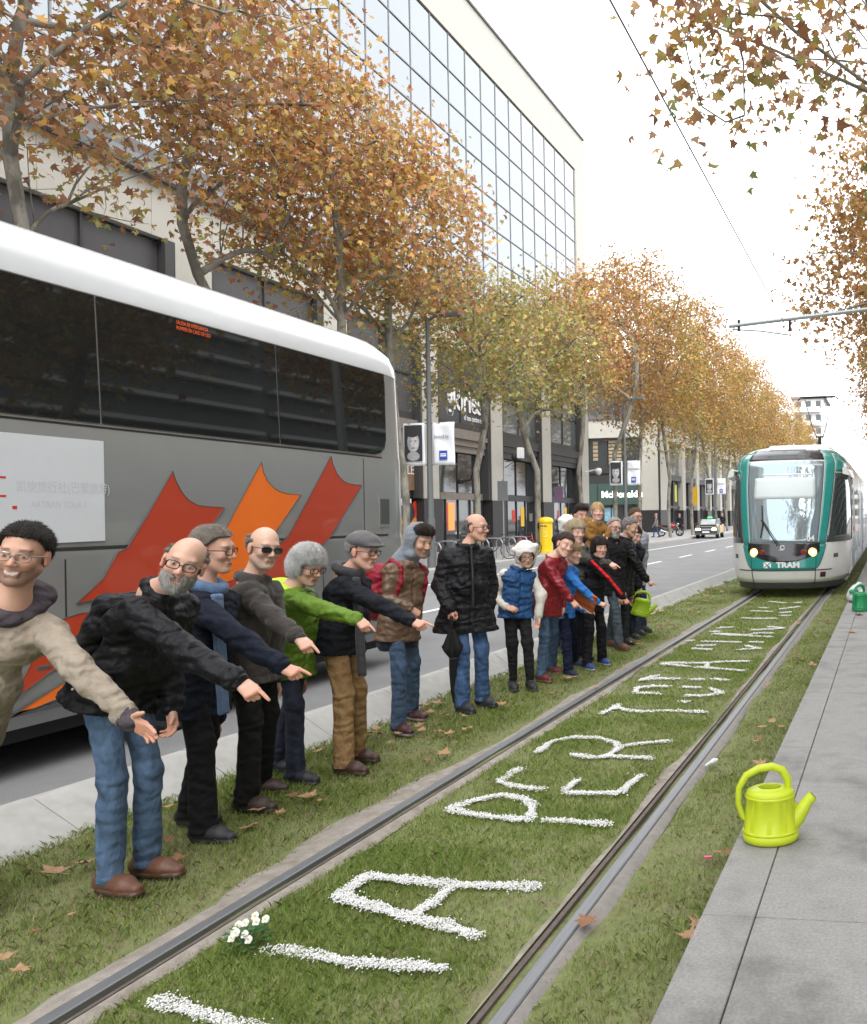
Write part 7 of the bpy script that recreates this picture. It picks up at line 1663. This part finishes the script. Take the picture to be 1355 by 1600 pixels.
def crowd():
    person('p1', 'smiling man in a beige jacket at the left edge holding out an open palm', GP, tone=(.56, .33, .23), hair=('short', (.018, .014, .012)), stub=(.07, .05, .045, .55), specs='thin', smile=True,
           top=dict(key='beige', col=(.30, .25, .195), t=.024), pants=dict(key='p1j', col=JEAN, kind='denim'), lp='open', rp='relax', ln=(0.1, 1, .25), rn=(-.3, -.9, .2),
           extras=(hood((.075, .062, .072), 'plumhood'), lambda c: part(c, 'cuff', [rc(c['J']['lw'] - nrm(c['J']['lw'] - c['J']['le']) * .03, c['J']['lw'] + nrm(c['J']['lw'] - c['J']['le']) * .014, .045, .041, k=.01)], cloth('plumhood', (.075, .062, .072)), .008, lambda X, d: d + .002 * np.sin(X[:, 0] * 300))))
    person('p2', 'bald man with grey beard and glasses in a black jacket and blue jeans pointing down', GP, tone=(.60, .37, .27), hair=('bald', (.16, .145, .13)), brd=(.30, .28, .26), specs=True,
           top=dict(key='p2coat', col=BLK, kind='nylon', t=.034, collar=(.022, 0), belly=.04, flare=.01), pants=dict(key='p2jean', col=(.06, .105, .175), kind='denim', r=1.0), shoes=((.13, .055, .03), (.05, .03, .02)), rp='point', lp='relax',
           extras=(backpack((.014, .014, .016), 'p2pack', w=.12, hgt=.34, dep=.06, straps=False), pocket))
    person('p3', 'grey-haired man in a navy coat and blue scarf seen from behind in profile pointing down', GP, tone=(.60, .36, .26), hair=('short', (.22, .19, .16)), specs=True,
           top=dict(key='navy', col=(.010, .013, .024), kind='cotton', t=.034, collar=(.02, 0), belly=.05, flare=.015), pants=dict(key='p3tr', col=(.010, .010, .011), r=1.08, hem=.075), shoes=((.02, .02, .024), (.012, .012, .012)),
           extras=(scarf((.10, .16, .27), 'bluescarf', .42, True, True),))
    person('p4', 'balding man in dark glasses and a brown fleece pointing down', GP, tone=(.62, .40, .30), hair=('bald', (.20, .17, .14)), stub=(.42, .34, .28, .45), specs='dark',
           top=dict(key='brownfl', col=(.052, .045, .040), kind='fleece', t=.026, collar=(.026, .0), belly=.055), pants=dict(key='p4tr', col=(.011, .0105, .011), r=1.08, hem=.078), shoes=((.05, .03, .024), (.02, .015, .012)))
    person('p5', 'white-haired woman in a lime green quilted jacket bending and pointing', GP, tone=(.62, .38, .28), hair=('bob', (.52, .52, .51)), specs=True,
           top=dict(key='greenpuff', col=(.12, .21, .025), kind='nylon', t=.028, quilt=.010, sp=.055, belly=.03, fold=.004), pants=dict(key='p5tr', col=(.012, .016, .032), kind='denim'), shoes=((.02, .02, .025), (.01, .01, .01)),
           extras=(hood((.48, .70, .03), 'limehood', 'nylon'),), far=1)
    person('p6', 'man in a grey flat cap, dark jacket and tan trousers pointing down', GP, tone=(.62, .36, .27), hair=('short', (.25, .23, .21)), specs=True,
           top=dict(key='p6coat', col=(.012, .013, .018), kind='cotton', t=.028, collar=(.022, 0), belly=.05), pants=dict(key='tan', col=(.27, .165, .075), r=1.08, hem=.078), shoes=((.06, .03, .02), (.03, .02, .015)),
           extras=(flatcap((.10, .095, .10)), scarf((.05, .05, .055), 'greyscarf', .45, True)), far=1)
    person('p7', 'bearded young man in a grey hood and brown leather jacket with a red backpack', GP, tone=(.56, .34, .24), hair=('quiff', (.03, .02, .016)), stub=(.10, .07, .055, .6),
           top=dict(key='brownlea', col=(.125, .075, .045), kind='leather', t=.020, collar=(.02, -.02)), pants=dict(key='p7jean', col=(.045, .08, .14), kind='denim', r=.98), shoes=((.05, .015, .016), (.22, .20, .18)), rp='grip', lp='grip',
           extras=(hood((.20, .22, .25), 'greyhood', 'fleece', True), backpack((.22, .012, .025), 'redpack', w=.15, hgt=.42, dep=.10),
                   lambda c: part(c, 'jumper', [rc(c['hem'] - c['rt'] * .07 - c['up'] * .01, c['hem'] + c['rt'] * .07 - c['up'] * .01, .104, k=.04)], cloth('navyj', (.012, .014, .03), 'fleece'), .012, lambda X, d: np.maximum(d + .004 * wav(X, 30, 3), c['hem'][2] - .075 - X[:, 2]))), far=1)
    person('p8', 'balding man in a long black puffer coat holding a furled umbrella', GP, tone=(.60, .36, .26), hair=('bald', (.16, .15, .14)), specs=True,
           top=dict(key='p8puff', col=(.011, .011, .013), kind='nylon', t=.052, quilt=.012, sp=.105, collar=(.028, .0), belly=.04, flare=.05, fold=.006, name='coat'), pants=dict(key='p8jean', col=(.035, .078, .17), kind='denim', r=1.06, hem=.075), shoes=((.025, .028, .035), (.02, .02, .02)),
           rp='grip', lp=None, rn=(-.35, -.9, .1), far=1,
           extras=(lambda c: part(c, 'zip_line', chain([c['N'] + c['fw'] * .135 + c['ax'] * .02, c['N'] - c['ax'] * .25 + c['fw'] * .205, c['N'] - c['ax'] * .5 + c['fw'] * .225], .012), M_black, .009),))
    person('p9', 'girl in a white bear hat and blue quilted waistcoat with cream sleeves', GP, tone=(.66, .42, .32), hair=('long', (.09, .05, .03)), specs=True,
           top=dict(key='bluevest', col=(.018, .065, .17), kind='nylon', t=.026, quilt=.009, sp=.07, collar=(.02, 0), name='waistcoat', sleeve=0), pants=dict(key='p9tr', col=(.014, .014, .015), r=1.1, hem=.05), shoes=((.025, .025, .028), (.06, .06, .06)), rp='relax', lp='relax', rn=(.3, -.8, .5),
           extras=(bearhat((.72, .70, .66)), sleeves((.60, .57, .50), 'cream')), far=1)
    person('p10', 'laughing woman in a red leather jacket leaning forward and pointing', GP, tone=(.66, .41, .31), hair=('bun', (.045, .028, .022)), smile=True,
           top=dict(key='redlea', col=(.21, .010, .016), kind='leather', t=.020, collar=(.02, -.01)), pants=dict(key='p10jean', col=(.06, .11, .19), kind='denim', r=.98), shoes=((.13, .03, .025), (.25, .15, .1)), far=2)
    person('p11', 'fair-haired boy in a bright blue sweatshirt pointing with a folder under his arm', GP, tone=(.68, .44, .34), hair=('fringe', (.30, .20, .11)),
           top=dict(key='bluesw', col=(.035, .17, .50), t=.022, collar=(.016, -.02), name='sweatshirt'), pants=dict(key='p11tr', col=(.010, .014, .035), r=1.12, hem=.075), shoes=((.015, .022, .05), (.35, .35, .35)), lp='relax', ln=(.3, .2, .9), far=2)
    person('p12', 'ash-blonde woman in a grey-green coat pointing behind the boys', GP, tone=(.68, .44, .35), hair=('bouffant', (.42, .34, .22)),
           top=dict(key='greygreen', col=(.075, .075, .062), t=.03, collar=(.024, 0)), pants=dict(key='p12tr', col=(.02, .022, .028)), far=2)
    person('p13', 'dark-haired bearded man standing tall behind the row carrying a toddler', GP, tone=(.58, .35, .26), hair=('quiff', (.03, .02, .016)), stub=(.09, .06, .05, .65),
           top=dict(key='p13', col=(.03, .03, .034), t=.022, collar=(.018, 0)), pants=dict(key='p13j', col=JEAND, kind='denim'), rp='relax', lp='relax', far=2)
    person('p14', 'blond toddler in a mustard brown coat carried in the man\'s arms', GP, tone=(.70, .46, .37), hair=('fringe', (.50, .33, .16)),
           top=dict(key='mustard', col=(.26, .13, .03), t=.032, kind='fleece', collar=(.03, -.02), flare=.03), pants=dict(key='p14', col=(.03, .03, .05)), shoes=((.05, .03, .02), (.05, .03, .02)), rp='relax', lp='relax', far=2, extras=(hood((.26, .13, .03), 'mustard', 'fleece'),))
    person('p15', 'dark-haired boy in a black tracksuit with a red sleeve stripe pointing down', GP, tone=(.60, .37, .27), hair=('bob', (.022, .014, .012)),
           top=dict(key='track', col=(.010, .010, .012), t=.024, collar=(.02, 0)), pants=dict(key='p15tr', col=(.010, .010, .012), r=1.15, hem=.078), shoes=((.03, .06, .20), (.5, .5, .5)), extras=(stripe((.62, .02, .025)),), far=2)
    person('p16', 'grey-bearded man with glasses in a dark coat peering between the others', GP, tone=(.60, .37, .28), hair=('receding', (.34, .33, .32)), brd=(.42, .41, .40), specs=True,
           top=dict(key='p16', col=(.014, .014, .015), t=.03, collar=(.022, 0), flare=.01), pants=dict(key='p16j', col=(.05, .07, .085), kind='denim', r=1.08), shoes=((.12, .05, .03), (.1, .06, .04)), rp='relax', lp='relax', far=2)
    person('p17', 'grey-haired man in a black padded jacket at the far end pointing down', GP, tone=(.60, .38, .28), hair=('short', (.24, .23, .22)),
           top=dict(key='p17', col=(.012, .012, .013), kind='nylon', t=.036, quilt=.009, sp=.09, collar=(.026, 0)), pants=dict(key='p17t', col=(.02, .02, .022)), far=2)
    person('p18', 'dark-haired woman in a thick navy scarf holding a green watering can', GP, tone=(.66, .42, .33), hair=('long', (.022, .014, .012)), rp='grip', lp='relax',
           top=dict(key='p18', col=(.014, .015, .02), t=.028, collar=(.02, 0)), pants=dict(key='p18t', col=(.018, .02, .03)), extras=(scarf((.020, .020, .055), 'navyscarf', 0),), far=2)
    person('p19', 'tall man with glasses and a pale grey jacket last in the row', GP, tone=(.62, .38, .29), hair=('short', (.13, .08, .05)), specs=True, rp='relax', lp='relax',
           top=dict(key='p19', col=(.30, .32, .36), kind='nylon', t=.028, collar=(.022, 0)), pants=dict(key='p19j', col=JEAND, kind='denim'), shoes=((.03, .03, .03), (.03, .03, .03)), far=2)
    person('p20', 'person in a white woolly hat almost hidden behind the ash-blonde woman', GP, tone=(.62, .40, .30), hair=None, rp='relax', lp='relax',
           top=dict(key='p20', col=(.02, .02, .03), t=.03, collar=(.022, 0)), pants=dict(key='p20t', col=(.02, .02, .025)), extras=(bearhat((.72, .70, .66)),), far=2)
    GF = 'passers-by on the far pavement'
    person('f1', 'woman in a dark coat and pale scarf on the pavement behind the coach rear', GF, hair=('long', (.09, .04, .025)), rp='relax', lp='relax', top=dict(key='f1', col=(.014, .016, .022), t=.03), pants=dict(key='f1t', col=(.02, .02, .03)), extras=(scarf((.5, .5, .5), 'palescarf', 0),), far=3)
    person('f2', 'man in a grey top and blue jeans walking left on the far pavement', GF, hair=('short', (.4, .38, .35)), rp='relax', lp='relax', top=dict(key='f2', col=(.22, .22, .20), t=.025), pants=dict(key='f2t', col=(.05, .09, .2)), far=3)
    person('f3', 'person in dark clothes standing behind the red motorcycle', GF, hair=('short', (.05, .04, .03)), rp='relax', lp='relax', top=dict(key='f3', col=(.02, .02, .025), t=.025), pants=dict(key='f3t', col=(.02, .02, .03)), far=3)
    person('f4', 'person in dark clothes standing far off behind the taxi', GF, hair=('short', (.05, .04, .03)), rp='relax', lp='relax', top=dict(key='f4', col=(.018, .018, .02), t=.025), pants=dict(key='f4t', col=(.02, .02, .03)), far=3)
crowd()
# ================================================================= small things
def watering_can(loc, rz, col, key, label, tilt=0.0, sc=1.0):
    b = empty('watering_can', loc, rz, label=label, cat='watering can', group='plastic watering cans')
    b.rotation_euler = (0, tilt, rz); b.scale = (sc, sc, sc)
    m = mat('can_' + key, col, .38, var=.04, scale=5, spec=.4, bump=.05, bscale=60)
    n = 60
    def ring(r, z, rib=0.0): return [((r + rib * (.5 + .5 * math.copysign(abs(math.cos(9 * a)) ** .4, math.cos(9 * a))) - rib) * 1.08 * math.cos(a), (r + rib * (.5 + .5 * math.copysign(abs(math.cos(9 * a)) ** .4, math.cos(9 * a))) - rib) * .9 * math.sin(a), z) for a in [2 * PI * i / n for i in range(n)]]
    rings = [ring(.100, 0), ring(.112, .006), ring(.116, .02), ring(.116, .036), ring(.112, .04), ring(.1155, .044), ring(.1155, .050), ring(.113, .054, .005), ring(.108, .12, .005), ring(.102, .188, .005), ring(.104, .194), ring(.104, .200), ring(.100, .204), ring(.101, .21), ring(.092, .222), ring(.075, .230)]
    rings += [[(.02 + .052 * math.cos(a) - .02, .040 * math.sin(a), .234) for a in [2 * PI * i / n for i in range(n)]], [(.02 + .048 * math.cos(a) - .02, .036 * math.sin(a), .215) for a in [2 * PI * i / n for i in range(n)]], [(.09 * math.cos(a), .075 * math.sin(a), .05) for a in [2 * PI * i / n for i in range(n)]]]
    MB().loft(rings, True, True).build('body', m, b, auto=50)
    t = lambda P, r, nm, k=12: MB().tube(P, r, k).build(nm, m, b, auto=50)
    hp = [Vector(p) for p in ((-.100, 0, .085), (-.125, 0, .11), (-.142, 0, .17), (-.138, 0, .235), (-.105, 0, .288), (-.05, 0, .315), (.01, 0, .322), (.055, 0, .305), (.078, 0, .265), (.085, 0, .215))]
    t(hp, [.010, .013, .0135, .0145, .016, .017, .018, .019, .019, .015], 'handle')
    sp = [(.085, 0, .075), (.115, 0, .095), (.145, 0, .13), (.172, 0, .165), (.192, 0, .185)]
    o = MB().tube(sp, [.050, .042, .030, .024, .0245], 14).build('spout', m, b, auto=50)
    MB().tube([(.1925, 0, .1855), (.1935, 0, .1865)], .019, 12).build('spout_opening', mat('can_inside_' + key, tuple(c * .45 for c in col), .6), o)
LIME = (.48, .57, .022)
watering_can((-.555, 3.86, .2005), .25, LIME, 'lime', 'lime yellow watering can standing on the platform edge', sc=1.02)
watering_can((-3.44, 11.55, .30), .35, (.32, .50, .015), 'lime2', 'lime green watering can held above the grass by the woman in the navy scarf', .25, 1.05)
watering_can((-.45, 13.0, .2005), 1.0, (.015, .24, .085), 'green', 'dark green watering can on the platform at the right edge near the tram', sc=1.2)
def bag():
    b = empty('carrier_bag', (-.62, 14.3, .2005), label='white and green plastic carrier bag slumped on the platform behind the green can', cat='bag')
    mw = mat('bag_white', (.62, .66, .64), .4, var=.1, bump=.8, bscale=20, bdist=.03)
    def post(X, d): return d + .018 * (np.abs(wav(X, 30, 4, 3)) - .4)
    V, Q = surface([rc((0, 0, .1), (.12, .03, .1), .11, k=.05), rc((.03, 0, .2), (.1, .02, .28), .08, .05, k=.05)], .014, lambda X, d: np.maximum(post(X, d), .001 - X[:, 2]), .02); mesh_np('bag_body', V, Q, mw, b, smooth=True)
    V, Q = surface([rc((-.02, -.1, .18), (.06, -.11, .19), .035, k=.03)], .012, post, .02); mesh_np('green_print', V, Q, mat('bag_green', (.03, .25, .14), .5), b, smooth=True)
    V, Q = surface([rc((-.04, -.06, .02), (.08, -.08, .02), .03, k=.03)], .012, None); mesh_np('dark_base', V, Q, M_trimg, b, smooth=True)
bag()
def umbrella():
    top, tip = Vector(PEOPLE['p8']['rt']) , Vector(UMB_TIP)
    b = empty('umbrella', tip, label='furled black umbrella held upright by the man in the puffer coat', cat='umbrella')
    d = (top - tip); L = d.length; u = d.normalized(); q = u.to_track_quat('Z', 'Y').to_matrix()
    def lathe(prof, nm, m, n=18, pleat=0.0):
        rings = [[tuple(q @ Vector(((r * (1 + pleat * math.cos(8 * a))) * math.cos(a), (r * (1 + pleat * math.cos(8 * a))) * math.sin(a), z * L))) for a in [2 * PI * i / 48 for i in range(48)]] for r, z in prof]
        MB().loft(rings, True, True).build(nm, m, b, auto=50)
    fab = mat('umbrella_cloth', (.012, .012, .013), .7, bump=.3, bscale=40)
    lathe([(.006, 0), (.010, .02), (.010, .06)], 'ferrule', mat('umbrella_tip', (.16, .09, .05), .5))
    lathe([(.016, .06), (.028, .2), (.034, .4), (.033, .52), (.030, .60), (.030, .615)], 'canopy', fab, pleat=.10)
    lathe([(.031, .616), (.034, .62), (.034, .635), (.031, .64)], 'strap', M_trimg)
    lathe([(.034, .641), (.06, .70), (.075, .76), (.06, .80), (.030, .92), (.018, .96)], 'loose_canopy', fab, pleat=.22)
    lathe([(.010, .961), (.010, 1.0), (.014, 1.01), (.014, 1.12), (.006, 1.13)], 'handle', M_black)
UMB_TIP = (-3.856, 7.214, 0)
umbrella()
b = empty('folder', (-3.22, 8.83, .80), label='orange-brown leather folder under the arm of the boy in blue', cat='folder')
b.rotation_euler = (math.radians(12), math.radians(28), math.radians(-14))
MB().cbox(-.14, .14, -.012, .012, -.10, .10, .006).build('cover', cloth('folder', (.30, .075, .02), 'leather'), b, bevel=.004)
MB().box(-.135, .135, -.009, .009, -.108, -.1005).build('pages', M_white, b)
def flower():
    b = empty('pansy_plant', (-2.55, 3.10, -.02), label='small clump of white pansies planted in the grass beside the left rail', cat='flower')
    r = np.random.default_rng(3); V, Fc = [], []
    for i in range(70):
        a = r.uniform(0, 6.28); R = r.uniform(.0, .062); z = r.uniform(.02, .085); d = np.array([math.cos(a), math.sin(a), r.uniform(-.2, .7)]); d /= np.linalg.norm(d); s = np.array([-math.sin(a), math.cos(a), 0]); L = r.uniform(.028, .045); c = np.array([math.cos(a) * R, math.sin(a) * R, z]); n = len(V)
        V += [c, c + d * L * .5 + s * L * .3, c + d * L, c + d * L * .5 - s * L * .3]; Fc.append([n, n + 1, n + 2, n + 3])
    mesh_np('foliage', V, Fc, mat('pansy_leaf', (.045, .13, .03), .6, var=.3, scale=30), b)
    mp = mat('pansy_white', (.82, .82, .78), .6); my = mat('pansy_eye', (.7, .5, .04), .6)
    for (x, y, z) in ((-.045, -.02, .075), (-.02, .01, .095), (.01, -.03, .07), (.025, .015, .10), (-.06, .02, .08), (.07, .01, .115), (.0, .04, .11), (-.035, -.045, .06), (.035, -.04, .055), (-.01, -.05, .085)):
        m = MB(); nrmv = Vector((.2, -.85, .45)).normalized(); ux = nrmv.cross(Vector((0, 0, 1))).normalized(); uz = ux.cross(nrmv)
        for k in range(5):
            a = k * 2 * PI / 5 + .3; c = Vector((x, y, z)) + (ux * math.cos(a) + uz * math.sin(a)) * .0075
            m.add([tuple(c + (ux * math.cos(t) + uz * math.sin(t)) * .0085 + nrmv * (.003 * math.sin(t * 2 + k) + .0015 * k)) for t in [q * 2 * PI / 8 for q in range(8)]], [list(range(8))])
        o = m.build('flower', mp, b)
        MB().tube([tuple(Vector((x, y, z)) + nrmv * .006), tuple(Vector((x, y, z)) + nrmv * .010)], .004, 6).build('eye', my, o)
        MB().tube([(x * .5, y * .5, .03), (x, y + .006, z - .004)], .0015, 4).build('stem', mat('pansy_stem', (.06, .14, .04), .6), o)
flower()
# fallen leaves
M_dry = mat('dry_leaf', (.36, .20, .10), .8, var=.3, scale=18, bump=.4, bscale=60, col2=(.46, .30, .17), thr=(.4, .7))
M_dry2 = mat('dry_leaf_dark', (.22, .10, .05), .8, var=.3, scale=18, bump=.4, bscale=60, col2=(.34, .17, .08), thr=(.4, .7))
leafm = []
for v in range(6):
    r = np.random.default_rng(40 + v); pts = []
    cx_, cy_ = 0, .4
    V = [(0, .42, .0)]; curl = r.uniform(.15, .5)
    for i, (x, y) in enumerate(LEAF):
        x, y = x * r.uniform(.85, 1.15), y * r.uniform(.9, 1.1)
        d2 = x * x + (y - .42) ** 2; V.append((x, y, curl * d2 + r.uniform(-.05, .06)))
    nF = [[0, i + 1, (i + 1) % len(LEAF) + 1] for i in range(len(LEAF))]
    o = mesh_np('fallen_leaf', V, nF, (M_dry, M_dry2)[v % 3 == 2]); me = o.data; bpy.data.objects.remove(o)
    V2 = []
    st = MB().tube([(0, .42, .01), (0, 0, .03), (.03, -.35, .06)], .014, 4)
    n0 = len(V); full = V + st.v; ff = nF + [[i + n0 for i in f_] for f_ in st.f]
    me2 = bpy.data.meshes.new('fallen_leaf'); me2.from_pydata([tuple(p) for p in full], [], ff); me2.materials.append((M_dry, M_dry2)[v % 3 == 2]); leafm.append(me2)
FL = [(-3.93,3.58,.11),(-3.93,3.68,.08),(-3.91,4.13,.07),(-3.48,3.21,.03),(-3.46,4.27,.09),(-3.57,4.76,.07),(-3.46,4.78,.11),(-3.45,4.44,.06),(-4.04,6.2,.09),(-3.13,5.66,.09),(-4.16,7.2,.12),(-3.93,6.89,.08),(-4.02,7.28,.12),(-3.4,7.25,.09),(-3.95,8.29,.06),(-3.36,2.86,.07),(-3.22,2.77,.06),(-1.25,3.41,.09),(-0.80,3.44,.11),(-0.84,5.62,.09),(-0.83,4.15,.06),(-0.86,4.13,.05),(-0.85,9.34,.1),(-0.9,9.66,.1),(-0.45,10.6,.11),(-0.42,12.4,.12),(-0.92,13.26,.14),(-1.36,12.88,.11),(-3.1,11.63,.1),(-3.46,12.64,.13),(-3.96,14.29,.15),(-4.06,13.66,.1),(-3.8,12.28,.09),(-2.85,8.12,.06),(-3.58,10.49,.08),(-3.75,18.46,.16),(-3.72,17.31,.13),(-3.77,15.83,.12),(-3.6,16.44,.12),(-2.69,9.1,.07),(-3.15,7.81,.07),(-4.2,5.17,.06),(-4.3,4.77,.07),(-3.72,5.31,.06),(-4.02,5.92,.06),(-3.72,5.95,.05),(-4.1,5.74,.07),(-4.14,8.04,.07),(-0.84,6.64,.06),(-1.22,8.25,.07),(-1.19,10.82,.08),(-2.08,11.97,.07),(-1.69,5.34,.04),(-2.1,4.99,.04),(-2.63,3.22,.03),(-.82,3.33,.08),(-3.8,3.95,.06),(-3.62,4.55,.08),(-1.0,8.6,.06),(-.95,7.4,.06)]
lr = random.Random(5)
for _ in range(45): FL.append((lr.uniform(-4.3, -3.2), lr.uniform(8, 22), lr.uniform(.06, .13)))
for _ in range(26): FL.append((lr.uniform(-4.35, -3.15), lr.uniform(2.9, 8), lr.uniform(.05, .09)))
for _ in range(22): FL.append((lr.uniform(-1.15, -.76), lr.uniform(3.2, 14), lr.uniform(.04, .08)))
for i, (x, y, s) in enumerate(FL):
    o = bpy.data.objects.new('fallen_leaf', leafm[i % 6]); COL.objects.link(o)
    on = x > -.71
    o.location = (x, y, .205 if on else .02); o.scale = (s * 1.12,) * 3; o.rotation_euler = (lr.uniform(-.25, .25), lr.uniform(-.25, .25), lr.uniform(0, 6.28))
    zone = ('dry brown plane leaf lying on the platform slabs', 'leaves on the platform') if on else ('dry brown plane leaf on the verge between the people and the road kerb', 'leaves on the left verge') if x < -2.9 else ('dry plane leaf lying on the grass between the two rails', 'leaves between the rails') if x < -1.35 else ('dry plane leaf on the narrow strip between right rail and platform', 'leaves beside the platform')
    props(o, zone[0], 'leaf', zone[1])
b = empty('paper_litter', (-1.21, 5.66, .0), label='crumpled white paper lying beside the right rail', cat='litter')
V, Q = surface([rc((-.02, -.05, .01), (.01, .04, .012), .014, .012, k=.02), rc((0, .03, .01), (.03, .06, .02), .01, k=.02)], .005, lambda X, d: d + .006 * wav(X, 90, 3, 3), .01); mesh_np('crumpled_sheet', V, Q, mat('paper', (.66, .66, .68), .6, var=.15), b, smooth=False)
o = MB().box(-.02, .02, -.008, .008, 0, .006).build('sweet_wrapper', mat('wrapper_pink', (.6, .08, .15), .4)); o.location = (-.90, 4.1, .01); o.rotation_euler = (.2, .1, .6)
props(o, 'tiny pink sweet wrapper on the grass beside the platform edge', 'litter')
